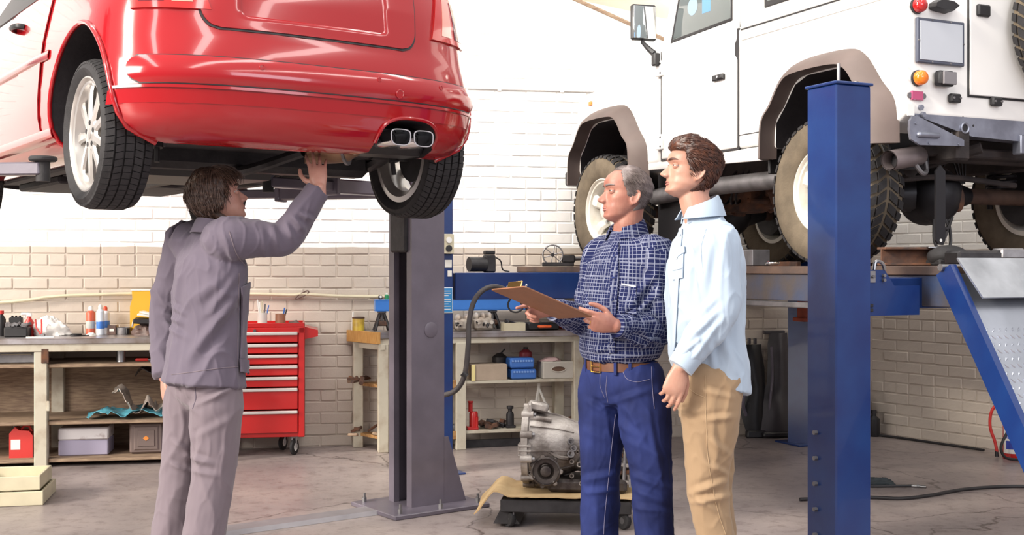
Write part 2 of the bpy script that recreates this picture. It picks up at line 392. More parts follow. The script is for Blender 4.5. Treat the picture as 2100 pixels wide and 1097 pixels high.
# local: x = towards the red car's right, y = forward, the channel opens towards -x
mb = MB(); w, d, t, H2 = .25, .215, .012, 2.95
prof = [(-.02, -w/2), (d - .02, -w/2), (d - .02, w/2), (-.02, w/2), (-.02, w/2 - .055), (-.02 + .035, w/2 - .055), (-.02 + .035, w/2 - t), (d - .02 - t, w/2 - t), (d - .02 - t, -w/2 + t), (-.02 + .035, -w/2 + t), (-.02 + .035, -w/2 + .055), (-.02, -w/2 + .055)]
mb.prism(prof, (0, 0, .02), (1, 0, 0), (0, 1, 0), (0, 0, H2))
mb.build('column', M['lift_gray'], col, smooth=0)
MB().box((.10, -.02, .012), (.62, .50, .024), bev=.004).build('base_plate', M['lift_gray'], col, smooth=0)
mb = MB(); mb.prism([(0, .024), (.15, .024), (.03, .40), (0, .40)], (d - .022, -w/2, 0), (1, 0, 0), (0, 0, 1), (0, .012, 0)); mb.build('gusset', M['lift_gray'], col, smooth=0)
mb = MB(); mb.prism([(0, .024), (.15, .024), (.03, .40), (0, .40)], (d - .022, w/2, 0), (1, 0, 0), (0, 0, 1), (0, -.012, 0)); mb.build('gusset', M['lift_gray'], col, smooth=0)
for (x, y) in ((-.15, -.22), (.36, -.22), (.36, .18), (.10, -.235), (-.15, .18)):
    MB().cyl((x, y, .024), (x, y, .05), .014, n=6).cyl((x, y, .05), (x, y, .075), .007, n=8).build('anchor_bolt', M['dull_steel'], col)
MB().lathe([(.0, 0), (.043, 0), (.043, .004), (.036, .007), (.0, .007)], (.105, -w/2, 1.01), (0, -1, 0), 28).build('round_cover', M['lift_gray'], col)
# inner lifting screw, carriage and chain cover
mb = MB(); mb.tube([(.05, .0, .05), (.05, 0, 2.9)], .019, 10)
for k in range(60): mb.lathe([(.0, 0), (.024, .004), (.024, .012), (.0, .016)], (.05, 0, .1 + k * .03), n=8)
mb.build('lifting_screw', M['dark_metal'], col)
MB().box((.02, 0, 1.72), (.12, .17, .55), bev=.01).build('carriage', M['dark_metal'], col)
MB().box((.10, .055, 1.3), (.03, .05, 2.4), bev=.004).build('chain_guard', M['dark_metal'], col)
# arms carry the car: swung forward and back from the carriage
def arm(p0, p1, pad, h=.075, wd=.095):
    p0 = Vector(p0); p1 = Vector(p1); mid = p0.lerp(p1, .55); d_ = (p1 - p0).normalized(); s_ = Vector((-d_.y, d_.x, 0))
    mb = MB(); an = math.degrees(math.atan2(d_.y, d_.x)); rm = rotm(0, 0, an)
    mb.box((p0 + mid) / 2, ((mid - p0).length, wd, h), rm, .008)
    mb.box(mid, (.03, wd + .02, h + .02), rm, .006)
    mb.box((mid + p1) / 2, ((p1 - mid).length, wd * .72, h * .68), rm, .006)
    a = mb.build('lift_arm', M['lift_gray'], col)
    mb = MB(); mb.cyl(p1 + Vector((0, 0, -.05)), p1 + Vector((0, 0, .03)), .028, n=14); mb.cyl(p1 + Vector((0, 0, .03)), p1 + Vector((0, 0, pad)), .055, n=18, bev=.006)
    mb.build('lift_pad', M['rubber'], a)
arm((-.04, -.06, 1.79), (-.92, -.22, 1.79), .04)
arm((-.04, .06, 1.79), (-.82, 1.05, 1.79), .04)
# the arm of the other column shows at the left edge of the picture
far = thing('opposite_lift_column', 'grey lift column out of frame whose arm reaches under the red car at far left', 'car lift', (-.50 - .809 * 3.05, 6.62 - .588 * 3.05, 0), LT + 180)
col2 = col; col = far
mb = MB(); mb.prism(prof, (0, 0, .02), (1, 0, 0), (0, 1, 0), (0, 0, H2)); mb.build('column', M['lift_gray'], far, smooth=0)
MB().box((.10, -.02, .012), (.62, .50, .024), bev=.004).build('base_plate', M['lift_gray'], far, smooth=0)
arm((-.04, -.06, 1.725), (-.86, -.50, 1.725), .035, .085, .11)
arm((-.04, .06, 1.755), (-.80, .75, 1.755), .05)
col = col2
# threshold plate on the floor between the two columns
mb = MB(); a = Vector((-.615, 6.62, 0)); dv = Vector((-.809, -.588, 0))
mb.prism([(-.085, 0), (.085, 0), (.065, .022), (-.065, .022)], a + dv * .16 + Vector((0, 0, .001)), Vector((-.588, .809, 0)) , (0, 0, 1), dv * 2.7)
tag(mb.build('floor_plate', mat('plate_gray', (.30, .28, .30), .45, .3, var=.3, vscale=4, bump=.05), smooth=0), 'flat steel threshold plate crossing the floor from the grey column', 'floor plate')

# ================================================================ four-post lift under the white off-roader
LA = 25
FL, FRp, RL = Vector((-.515, 7.77, 0)), Vector((2.25, 9.06, 0)), Vector((1.41, 5.05, 0))
lift = thing('four_post_lift', 'blue four-post drive-on lift carrying the white off-road vehicle', 'car lift', (1.6, 6.9, 0), LA)
LM = Matrix.Rotation(R(-LA), 4, 'Z') @ Matrix.Translation((-1.6, -6.9, 0))
def L_(p): return LM @ Vector(p)
def wbox(name, m, p0, p1, wd, h, bev=.004, smooth=0, parent=lift):
    """box beam from world p0 to p1 (axis points), width, height"""
    a, b_ = L_(p0), L_(p1); d_ = b_ - a; an = math.degrees(math.atan2(d_.y, d_.x)); pit = -math.degrees(math.atan2(d_.z, Vector((d_.x, d_.y)).length))
    return MB().box((a + b_) / 2, (d_.length, wd, h), rotm(0, pit, an), bev).build(name, m, parent, smooth)
def post(base, H_post, label=None, s=.19, open_to=None):
    b0 = L_(base)
    mb = MB()
    if open_to is None:
        mb.box(b0 + Vector((0, 0, H_post / 2)), (s, s, H_post), None, .006)
    else:                                                   # open channel, slot towards +x/-y
        h = s / 2; q = .05; pr = [(-h, -h), (h, -h), (h, -h + q), (h - .01, -h + q), (h - .01, -h + .01), (-h + .01, -h + .01), (-h + .01, h - .01), (h - .01, h - .01), (h - .01, h - q), (h, h - q), (h, h), (-h, h)]
        rz = R(open_to); ua = Vector((math.cos(rz), math.sin(rz), 0)); va = Vector((-math.sin(rz), math.cos(rz), 0))
        mb.prism(pr, b0, ua, va, (0, 0, H_post))
    p = mb.build('post', M['lift_blue'], lift, 0, label)
    MB().box(b0 + Vector((0, 0, .006)), (s + .13, s + .13, .012), None, .003).build('foot_plate', M['lift_blue'], p, 0)
    return p, b0
pr_, b0 = post(RL, 2.135, None, .19)
MB().box(b0 + Vector((0, 0, 2.141)), (.205, .205, .012), None, .003).build('cap_plate', M['lift_blue'], pr_, 0)
MB().cyl(b0 + Vector((0, 0, 2.147)), b0 + Vector((0, 0, 2.24)), .008, n=8).cyl(b0 + Vector((0, 0, 2.147)), b0 + Vector((0, 0, 2.16)), .017, n=6).build('threaded_rod', M['dull_steel'], pr_)
MB().cyl(b0 + Vector((.05, -.05, 2.147)), b0 + Vector((.05, -.05, 2.158)), .012, n=6).build('bolt', M['dull_steel'], pr_)
for k in range(6):
    z = .1 + k * .11
    MB().cyl(b0 + Vector((-.095, .03, z)), b0 + Vector((-.112, .03, z)), .01, n=6).build('bolt', M['dull_steel'], pr_)
pf, b1 = post(FL, 2.135, None, .19)
pq, b2 = post(FRp, 2.0, None, .17, open_to=-60)
mb = MB()
for k in range(30): mb.box(b2 + Vector((.015, -.03, .35 + k * .045)), (.025, .02, .028), rotm(0, 0, -60), .003)
mb.build('lifting_chain', M['dull_steel'], pq)
MB().box(b2 + Vector((-.03, -.12, 1.07)), (.17, .10, .24), None, .008).box(b2 + Vector((-.03, -.13, .965)), (.24, .13, .03), None, .004).build('carriage', mat('rust_red', (.33, .05, .02), .6, var=.4, vscale=12), pq, label='rust red carriage')
# control sockets and signs on the front left post
sx_ = b1 + Vector((.0962, -.02, 0))
def on_post(name, m, z, h, w_, t=.01, parent=pf, x=.02):
    return MB().box(b1 + Vector((x, -.097, z)), (w_, t, h), None, .003).build(name, m, parent, 0)
ob = on_post('socket_box', M['cream_plastic'], 1.515, .13, .075, .07, x=.05); MB().lathe([(0, 0), (.02, 0), (.02, .006), (0, .006)], b1 + Vector((.05, -.132, 1.54)), (0, -1, 0), 14).build('switch', M['white_plastic'], ob); MB().lathe([(0, 0), (.022, 0), (.022, .006), (0, .006)], b1 + Vector((.05, -.132, 1.485)), (0, -1, 0), 14).build('socket', M['black_plastic'], ob)
on_post('white_label', M['paper'], 1.385, .05, .05, .004, x=.06); on_post('white_label', M['paper'], 1.32, .04, .03, .004, x=.07)
sg = on_post('instruction_sign', M['paper'], 1.145, .17, .08, .004, x=.05)
MB().box(b1 + Vector((.05, -.1, 1.145)), (.072, .003, .16), None, 0).build('sign_face', mat('sign_blue', (.03, .22, .5), .4), sg, 0)
mb = MB()
for k, z in enumerate((1.205, 1.19, 1.175, 1.15, 1.135, 1.12, 1.105, 1.085)): mb.box(b1 + Vector((.05 - (.008 if k % 3 == 2 else 0), -.1022, z)), (.05 if k % 3 != 2 else .034, .0015, .004))
mb.build('sign_text', M['paper'], sg, 0)
# crossbeams
RT = Vector((.906, .4226, 0)); FW = Vector((-.4226, .906, 0)); UZ = Vector((0, 0, 1))
cd = (FRp - FL).normalized()
wbox('crossbeam', M['lift_blue'], FL + cd * .12 + UZ * 1.235, FRp - cd * .1 + UZ * 1.235, .14, .18)
RR = RL + RT * 2.75
wbox('crossbeam', M['lift_blue'], RL + RT * .3 + FW * .10 + UZ * 1.245, RR + FW * .10 + UZ * 1.245, .14, .14)
post(RR, 2.135, None, .19)
# shaped carriage bracket on the near post
mb = MB(); o_ = L_(RL + RT * .02 - FW * .04 + UZ * 1.15)
ux = (LM.to_3x3() @ RT); uf = (LM.to_3x3() @ FW)
mb.prism([(.05, 0), (.40, 0), (.40, .13), (.255, .13), (.20, .20), (.05, .20)], o_, ux, UZ, uf * .016)
br = mb.build('carriage_bracket', M['lift_blue'], lift, 0)
mb = MB(); mb.prism([(.02, .145), (.145, .145), (.145, .195), (.02, .195)], o_ - uf * .004, ux, UZ, uf * .004); mb.build('clamp_plate', M['steel'], br, 0)
for (a_, z_) in ((.10, .17), (.13, .17), (.19, .175), (.19, .155)):
    MB().cyl(o_ + ux * a_ + UZ * z_, o_ + ux * a_ + UZ * z_ - uf * .014, .008, n=6).build('bolt', M['dull_steel'], br)
mb = MB()
for z_ in (.045, .025): mb.box(o_ + ux * .118 + UZ * z_ - uf * .002, (.03, .008, .014), None, .003)
mb.build('slot', M['black_plastic'], br)
MB().tube(spline([o_ + ux * .14 + UZ * .2, o_ + ux * .15 + UZ * .235, o_ + ux * .185 + UZ * .23, o_ + ux * .2 + UZ * .2], 10), .008, 8).build('cable_guide', M['steel'], br)
# runways
SVC = Vector((2.40, 6.505, 1.37))
def S_(x, y, z): return SVC + RT * x + FW * y + UZ * z          # vehicle frame -> world
rust_top = mat('runway_top', (.14, .085, .06), .75, .2, col2=(.07, .05, .045), vscale=6, bump=.2)
for sx in (-1, 1):
    xc = sx * .76
    a_, e_ = (-1.05, 3.45)
    rw = wbox('runway', M['runway_blue'], S_(xc, a_, -.115), S_(xc, e_, -.115), .50, .14)
    wbox('runway_deck', rust_top, S_(xc, a_, -.024), S_(xc, e_, -.024), .52, .042, parent=rw)
    for yy in (a_ + .05, e_ - .03):
        wbox('end_plate', M['lift_blue'], S_(xc - .25, yy, -.1), S_(xc + .25, yy, -.1), .03, .17, parent=rw)
    # rusty stop channel along the inner edge, tie rod below
    wbox('guide_angle', M['rust'], S_(xc + .24, .6, .01), S_(xc + .24, 2.4, .01), .03, .03, parent=rw)
wbox('tie_rod', M['dull_steel'], S_(-.99, -.6, -.205), S_(-.99, 1.6, -.205), .03, .03)
# approach ramp hanging from the rear end of the left runway
h0 = S_(-.72, -1.07, -.02); dn = (FW * -.38 - UZ * .64).normalized(); nrm = RT.cross(dn).normalized()
if nrm.dot(FW) > 0: nrm = -nrm
def Q(u, v, n_=0.): return L_(h0 + RT * u + dn * v + nrm * n_)
mb = MB(); hw = .29; LR = 1.35
mb.loft([[Q(-hw, 0.02, .0), Q(hw, 0.02, .0), Q(hw, .02, -.012), Q(-hw, .02, -.012)], [Q(-hw, LR, .0), Q(hw, LR, .0), Q(hw, LR, -.012), Q(-hw, LR, -.012)]])
plate_m = mat('checker_plate', (.50, .53, .60), .32, .9, var=.2, vscale=5, bump=.03)
ramp = mb.build('ramp', plate_m, lift, 0, 'checker plate approach ramp with blue side rails')
for sgn in (-1, 1):
    mb = MB(); u0 = sgn * hw; u1 = sgn * (hw + .035)
    mb.loft([[Q(u0, -.02, .014), Q(u1, -.02, .014), Q(u1, -.02, -.08), Q(u0, -.02, -.08)], [Q(u0, LR, .014), Q(u1, LR, .014), Q(u1, LR, -.08), Q(u0, LR, -.08)]])
    mb.build('side_rail', M['lift_blue'], ramp, 0)
tread = MB(); rows = int((LR - .3) / .034)
for r in range(rows):
    for c in range(16):
        u = -hw + .02 + c * .037 + (.0185 if r % 2 else 0); v = .30 + r * .034
        if u > hw - .01: continue
        s_ = 1 if (r % 2) else -1; du, dv = .011 * s_, .011
        a = Q(u - du, v - dv, .0); b_ = Q(u + du, v + dv, .0); pu = (Q(u + dv * .34, v - du * .34, 0) - Q(u, v, 0)); nn = (Q(0, 0, .0042) - Q(0, 0, 0)); m_ = (a + b_) / 2
        tread.add([a, m_ + pu, b_, m_ - pu, a.lerp(b_, .25) + nn, m_ + pu * .4 + nn, a.lerp(b_, .75) + nn, m_ - pu * .4 + nn], [(0, 1, 5, 4), (1, 2, 6, 5), (2, 3, 7, 6), (3, 0, 4, 7), (4, 5, 6, 7)])
tb = tread.build('tread_bars', plate_m, ramp, 30); tb['kind'] = 'stuff'
mb = MB()
mb.loft([[Q(-hw + .0, -.04, .035), Q(hw, -.04, .035), Q(hw, -.04, .027), Q(-hw, -.04, .027)], [Q(-hw + .02, .17, .055), Q(hw - .0, .17, .055), Q(hw, .17, .047), Q(-hw + .02, .17, .047)]])
mb.build('transfer_plate', mat('bright_plate', (.62, .64, .68), .25, .95, var=.35, vscale=6, bump=.06), ramp, 0, 'bright worn steel flap on top of the ramp')
MB().tube([Q(-hw - .05, -.03, -.03), Q(hw + .05, -.03, -.03)], .016, 10).build('hinge_pin', M['steel'], ramp)
# ================================================================ vehicle pieces shared by both cars
def wheel(prefix, parent, loc, side, R_t, w_t, R_rim, tyre_m, rim_m, spokes, tread_kind, rotz=0, dish=.03, spin=0, label=None):
    """wheel with its axis along local x, outer face towards side*x"""
    e = bpy.data.objects.new('wheel', None); COL.objects.link(e); e.parent = parent; e.location = loc; e.empty_display_size = .1
    s = side; h = w_t / 2; ax = (s, 0, 0)
    prof = [(R_rim - .004, -h * .80), (R_rim + .012, -h * .93), (R_rim + (R_t - R_rim) * .45, -h * 1.02), (R_t - .03, -h * .97), (R_t - .012, -h * .86), (R_t - .008, -h * .3), (R_t - .008, h * .3), (R_t - .012, h * .86), (R_t - .03, h * .97), (R_rim + (R_t - R_rim) * .45, h * 1.02), (R_rim + .012, h * .93), (R_rim - .004, h * .80), (R_rim - .02, h * .6), (R_rim - .02, -h * .6)]
    MB().lathe(prof, (0, 0, 0), ax, 56, closed=True).build('tyre', tyre_m, e, 40)
    t = MB(); a_, b_, d_ = basis(ax)
    def pt(th, x, r): return d_ * x + (a_ * math.cos(th) + b_ * math.sin(th)) * r
    def blk(th0, th1, x0, x1, sk, r0, r1):
        q = [(th0, x0), (th1, x0), (th1 + sk, x1), (th0 + sk, x1)]
        c = sum((a for a, _ in q)) / 4; cx = (x0 + x1) / 2
        f = [pt(a, x, r0 - (.010 if abs(x) > h * .75 else 0)) for a, x in q]; g = [pt(c + (a - c) * .9, cx + (x - cx) * .9, r1 - (.012 if abs(x) > h * .8 else 0)) for a, x in q]
        fl = [(4, 5, 6, 7)] + [(i, (i + 1) % 4, 4 + (i + 1) % 4, 4 + i) for i in range(4)]
        t.add(f + g, fl if s * 1 > 0 else fl)
    if tread_kind == 'road':
        n = 64; da = 2 * math.pi / n
        for (x0, x1, gap, sk) in ((-.94, -.60, .05, .03), (-.55, -.21, .02, .03), (-.17, .17, .0, 0), (.21, .55, .02, -.03), (.60, .94, .05, -.03)):
            for k in range(n): blk(k * da, (k + 1 - gap) * da, x0 * h, x1 * h, sk, R_t - .012, R_t)
    else:
        n = 40; da = 2 * math.pi / n
        for (x0, x1, gap, sk, off) in ((-1.0, -.62, .26, .05, 0), (-.56, -.08, .22, .09, .4), (.08, .56, .22, -.09, .0), (.62, 1.0, .26, -.05, .5)):
            for k in range(n): blk((k + off) * da, (k + off + 1 - gap) * da, x0 * h, x1 * h, sk, R_t - .018, R_t)
    tr = t.build('tread', tyre_m if tread_kind == 'road' else M['rubber'], e, 30); tr['kind'] = 'stuff'
    # rim barrel + lip + disc with spokes
    mb = MB()
    mb.lathe([(R_rim, h * .80), (R_rim + .006, h * .84), (R_rim - .004, h * .86), (R_rim - .016, h * .74), (R_rim - .022, h * .4), (R_rim - .05, 0), (R_rim - .05, -h * .5), (R_rim - .018, -h * .7), (R_rim, -h * .80), (R_rim - .03, -h * .82), (R_rim - .06, -h * .5), (R_rim - .06, 0), (R_rim - .034, h * .4), (R_rim - .026, h * .7)], (0, 0, 0), ax, 48, closed=True)
    rim = mb.build('rim', rim_m, e, 40)
    mb = MB(); xf_ = h * .62
    if spokes > 6:
        for k in range(spokes):
            th = 2 * math.pi * k / spokes + spin; secs = []
            for (r, wd, x) in ((.045, .038, xf_ + .004), (.10, .036, xf_ + .002), (R_rim * .75, .044, xf_ - .004), (R_rim - .012, .066, xf_ - .012)):
                c = pt(th, x, r); tn = -a_ * math.sin(th) + b_ * math.cos(th)
                secs.append([c - tn * wd / 2 - d_ * .006, c - tn * wd * .3 + d_ * .003, c + tn * wd * .3 + d_ * .003, c + tn * wd / 2 - d_ * .006, c + tn * wd * .35 - d_ * .02, c - tn * wd * .35 - d_ * .02])
            mb.loft(secs)
        mb.lathe([(0, -.03), (.072, -.03), (.075, -.004), (.062, .006), (0, .008)], d_ * xf_, d_, 24)
        mb.build('spokes', rim_m, rim, 35)
        nut = MB()
        for k in range(5):
            th = 2 * math.pi * k / 5 + .3; nut.cyl(pt(th, xf_ - .004, .048), pt(th, xf_ + .009, .048), .011, n=6)
        nut.build('wheel_nuts', M['dark_metal'], rim)
        MB().lathe([(0, 0), (.026, 0), (.024, .006), (0, .009)], d_ * (xf_ + .006), d_, 20).build('hub_cap', rim_m, rim)
        MB().lathe([(0, 0), (.13, 0), (.13, .02), (0, .02)], d_ * (xf_ - .075), d_, 32).build('brake_disc', M['dark_metal'], e)
    else:                                               # dished five-spoke off-road wheel
        for k in range(spokes):
            th = 2 * math.pi * k / spokes + spin; secs = []
            for (r, wd, x) in ((.05, .10, xf_ - .055), (.11, .085, xf_ - .05), (R_rim * .62, .085, xf_ - .02), (R_rim * .82, .10, xf_ - .012), (R_rim - .012, .14, xf_ - .018)):
                c = pt(th, x, r); tn = -a_ * math.sin(th) + b_ * math.cos(th)
                secs.append([c - tn * wd / 2 - d_ * .012, c - tn * wd * .3 + d_ * .008, c + tn * wd * .3 + d_ * .008, c + tn * wd / 2 - d_ * .012, c + tn * wd * .4 - d_ * .03, c - tn * wd * .4 - d_ * .03])
            mb.loft(secs)
        mb.lathe([(0, -.03), (.105, -.03), (.108, 0), (.095, .012), (.062, .014), (.058, .055), (.05, .06), (0, .06)], d_ * (xf_ - .055), d_, 28)
        mb.build('spokes', rim_m, rim, 35)
        nut = MB()
        for k in range(5):
            th = 2 * math.pi * (k + .5) / 5 + spin; nut.cyl(pt(th, xf_ - .05, .082), pt(th, xf_ - .022, .082), .013, n=6)
        nut.build('wheel_nuts', M['steel'], rim)
        MB().lathe([(0, 0), (.16, 0), (.16, .10), (0, .10)], d_ * (xf_ - .2), d_, 28).build('brake_drum', M['dark_metal'], e)
    return e

# ================================================================ red hatchback on the two-post lift
red = thing('hatchback_car', 'red hatchback raised on the grey two-post lift, rear towards the viewer', 'car', (-1.08, 5.30, 1.60), 36)
mat('car_red', (.33, .004, .008), .16, var=0, coat=.6, spec=.45)
mat('underbody', (.035, .03, .034), .7, .2, col2=(.02, .017, .02), vscale=5, bump=.2)
ZS = [.255, .28, .33, .39, .45, .50, .56, .62, .70, .78, .86, .95, 1.03, 1.12, 1.22, 1.33, 1.42, 1.47]
WZ = [.74, .80, .845, .86, .866, .866, .864, .858, .852, .842, .825, .805, .785, .74, .685, .62, .54, .40]
RZ = [-.50, -.545, -.59, -.61, -.62, -.622, -.615, -.605, -.585, -.575, -.565, -.545, -.52, -.42, -.28, -.12, .04, .20]
FZ = [3.1, 3.25, 3.33, 3.36, 3.37, 3.37, 3.36, 3.34, 3.28, 3.15, 2.9, 2.55, 2.25, 2.05, 1.85, 1.6, 1.35, 1.1]
DR, NR, DF, NF = .52, 2.9, .9, 2.4
def rW(z): return interp(z, ZS, WZ)
def dR(z): return min(DR, .4 * (interp(z, ZS, FZ) - interp(z, ZS, RZ)))
def dF(z): return min(DF, .4 * (interp(z, ZS, FZ) - interp(z, ZS, RZ)))
def rear_y(x, z):
    q = min(1., abs(x) / rW(z)); return interp(z, ZS, RZ) + dR(z) * (1 - (1 - q ** NR) ** (1 / NR))
def rs(x, z, off=0.):
    e = 1e-3; p = Vector((x, rear_y(x, z), z)); x2 = x - e if x > 0 else x + e
    du = Vector((x2, rear_y(x2, z), z)) - p; dv = Vector((x, rear_y(x, z + e), z + e)) - p
    n = du.cross(dv).normalized()
    if n.y > 0 : n = -n
    return p + n * off
def plan(z):
    w = rW(z); r = interp(z, ZS, RZ); f = interp(z, ZS, FZ); out = []
    q = [math.pi / 2 * t for t in (0, .12, .25, .38, .5, .6, .69, .77, .84, .90, .95, 1)]
    half = [(w * math.sin(t) ** (2 / NR) if t else 0, r + dR(z) * (1 - (math.cos(t) if t < math.pi / 2 - 1e-6 else 0) ** (2 / NR))) for t in q]
    side = [(w, lerp(r + dR(z), f - dF(z), k / 7)) for k in range(1, 7)]
    fr = [(w * math.sin(t) ** (2 / NF) if t else 0, f - dF(z) * (1 - (math.cos(t) if t < math.pi / 2 - 1e-6 else 0) ** (2 / NF))) for t in q]
    rh = half + side + fr[::-1]
    return [Vector((x, y, z)) for x, y in rh] + [Vector((-x, y, z)) for x, y in rh[-2:0:-1]]
zz = []
for i in range(len(ZS) - 1): zz += [ZS[i], (ZS[i] + ZS[i + 1]) / 2]
zz.append(ZS[-1])
body = MB().loft([plan(z) for z in zz]).build('body', [M['car_red'], M['underbody']], red, 50)
cut = MB()
for sx in (-1, 1):
    for yy in (.03, 2.54):
        cut.cyl((sx * .56, yy, .385), (sx * 1.0, yy, .385), .375, n=48)
def cut_mat(o, c):
    if M['underbody'].name not in [m_.name for m_ in o.data.materials]: o.data.materials.append(M['underbody'])
    c2 = c.build('cutter', M['underbody'], None, 0); c2.matrix_world = o.matrix_basis if o.parent is None else o.parent.matrix_basis @ o.matrix_basis
    bpy.context.view_layer.update()
    md = o.modifiers.new('b', 'BOOLEAN'); md.object = c2; md.operation = 'DIFFERENCE'; md.solver = 'EXACT'; md.material_mode = 'TRANSFER'; md.use_self = True
    apply_mods(o); o.data.polygons.foreach_set('use_smooth', [True] * len(o.data.polygons)); o.data.set_sharp_from_angle(angle=R(50))
    m_ = c2.data; bpy.data.objects.remove(c2); bpy.data.meshes.remove(m_)
bpy.context.view_layer.update()
cut_mat(body, cut)
cut = MB(); cut.box((0, 1.35, .20), (1.30, 3.4, .36)); cut_mat(body, cut)
cut2 = MB(); cut2.loft([[Vector((.375 + .165 * math.copysign(abs(math.cos(t)) ** .7, math.cos(t)), y, .29 + .105 * math.copysign(abs(math.sin(t)) ** .7, math.sin(t)))) for t in [2 * math.pi * k / 28 for k in range(28)]] for y in (-.25, -.9)])
cut_mat(body, cut2)
def strip(zsxl, off, th, m, name, parent=body, n=24, label=None, offf=None):
    """panel lying on the rear surface: rows of (z, xl, xr)"""
    g = []
    for (z, xl, xr) in zsxl:
        g.append([rs(lerp(xl, xr, k / n), z, off if offf is None else offf(lerp(xl, xr, k / n), z)) for k in range(n + 1)])
    return MB().sheet(g[::-1], th).build(name, m, parent, 35, label)
# tailgate with plate recess; dark shut line around it
def tg_edge(z, grow=0.):                        # half width of the tailgate at height z
    zb = .698 - grow
    t = max(0., min(1., (z - zb) / .09)); return (.40 + .075 * math.sqrt(max(0, 1 - (1 - t) ** 2)) + .02 * max(0, (z - .78) / .3)) + grow
XC = -.07
def pocket(x, z):
    a = smoothstep(.33, .29, abs(x - XC)) * smoothstep(.745, .775, z) * smoothstep(.93, .915, z); return .007 - .028 * a
zt = [.698 + k * .009 for k in range(44)]
rows = [(z, XC - tg_edge(z), XC + tg_edge(z)) for z in zt]
strip(rows, .007, .03, M['car_red'], 'tailgate', n=60, offf=pocket)
zt2 = [.690 + k * .012 for k in range(33)]
strip([(z, XC - tg_edge(z, .008), XC + tg_edge(z, .008)) for z in zt2], .0015, .01, M['black_plastic'], 'tailgate_shut_line', n=60, offf=lambda x, z: pocket(x, z) - .0055)
strip([(.918, XC - .20, XC + .22), (.925, XC - .21, XC + .23), (.95, XC - .20, XC + .22)], .022, .02, M['car_red'], 'tailgate_handle', n=10)
for x in (-.10, .02, .06): strip([(.862 + dz, x - .006, x + .006) for dz in (-.006, 0, .006)], -.015, .004, M['steel'], 'plate_screw', n=3)
strip([(.832, .075, .09), (.842, .075, .09)], -.016, .004, M['black_plastic'], 'grommet', n=3)
# bumper: upper strip band between two creases, lower skirt, sensors
def band(z0, z1, xl, xr, off, th, name, k=7, rnd=.04, m='car_red'):
    rows = []
    for i in range(k + 1):
        z = lerp(z0, z1, i / k); e = rnd * (abs(2 * i / k - 1) ** 3); rows.append((z, xl + e, xr - e))
    return strip(rows, off, th, M[m], name, n=44)
b0_ = band(.4665, .5805, -.795, .795, .003, .004, 'bumper_shut_line', m='black_plastic', rnd=.035)
strip([(lerp(.470, .577, i / 8), -.79 + .035 * abs(i / 4 - 1) ** 3, .79 - .035 * abs(i / 4 - 1) ** 3) for i in range(9)], 0, .02, M['car_red'], 'bumper_strip', n=44, offf=lambda x, z: .004 + .012 * math.sin(max(0, min(1, (z - .47) / .107)) * math.pi) ** .7 )
strip([(.452, -.83, .83), (.458, -.83, .83), (.463, -.83, .83)], .007, .012, M['car_red'], 'bumper_ledge', n=44)
strip([(.395, -.84, .84), (.425, -.84, .84), (.447, -.84, .84)], .0015, .003, M['car_red'], 'bumper_lower', n=44)
for (x, z) in ((.29, .495), (.19, .545), (.52, .545), (-.33, .545)):
    r_ = .02 if z < .5 else .011
    p = rs(x, z, .014); n_ = (rs(x, z, .03) - rs(x, z, .014)).normalized()
    MB().lathe([(0, 0), (r_, 0), (r_, .002), (r_ * .86, .0032), (r_ * .8, .0014), (0, .0016)], p, n_, 18).build('tow_eye_cover' if z < .5 else 'parking_sensor', M['car_red'], body)
# tail lamps
for sx in (1, -1):
    rows = []
    for i in range(14):
        z = lerp(.765, 1.10, i / 13); xi = lerp(.505, .60, (z - .765) / .335); xo = rW(z) - lerp(.075, .03, i / 13)
        rows.append((z, xi, xo) if sx > 0 else (z, -xo, -xi))
    lm = strip(rows, .009, .03, M['red_lens'], 'tail_light', n=16)
    rows2 = [(z, lerp(a, b_, .22 if sx > 0 else .5), lerp(a, b_, .5 if sx > 0 else .78)) for z, a, b_ in rows[1:10]]
    strip(rows2, .011, .006, mat('lamp_clear%d' % (sx + 1), (.75, .30, .24), .1, coat=.8), 'reversing_lens', lm, n=6)
    rows3 = [(z, lerp(a, b_, .6 if sx > 0 else .1), lerp(a, b_, .9 if sx > 0 else .4)) for z, a, b_ in rows[1:9]]
    strip(rows3, .011, .006, mat('lamp_dark%d' % (sx + 1), (.12, .01, .02), .1, coat=.8), 'reflector_panel', lm, n=6)
# rear window, roof glass (above the frame)
strip([(lerp(1.11, 1.40, i / 6), -.50 + .05 * i / 6, .50 - .05 * i / 6) for i in range(7)], .004, .012, M['black_plastic'], 'rear_window', n=14)
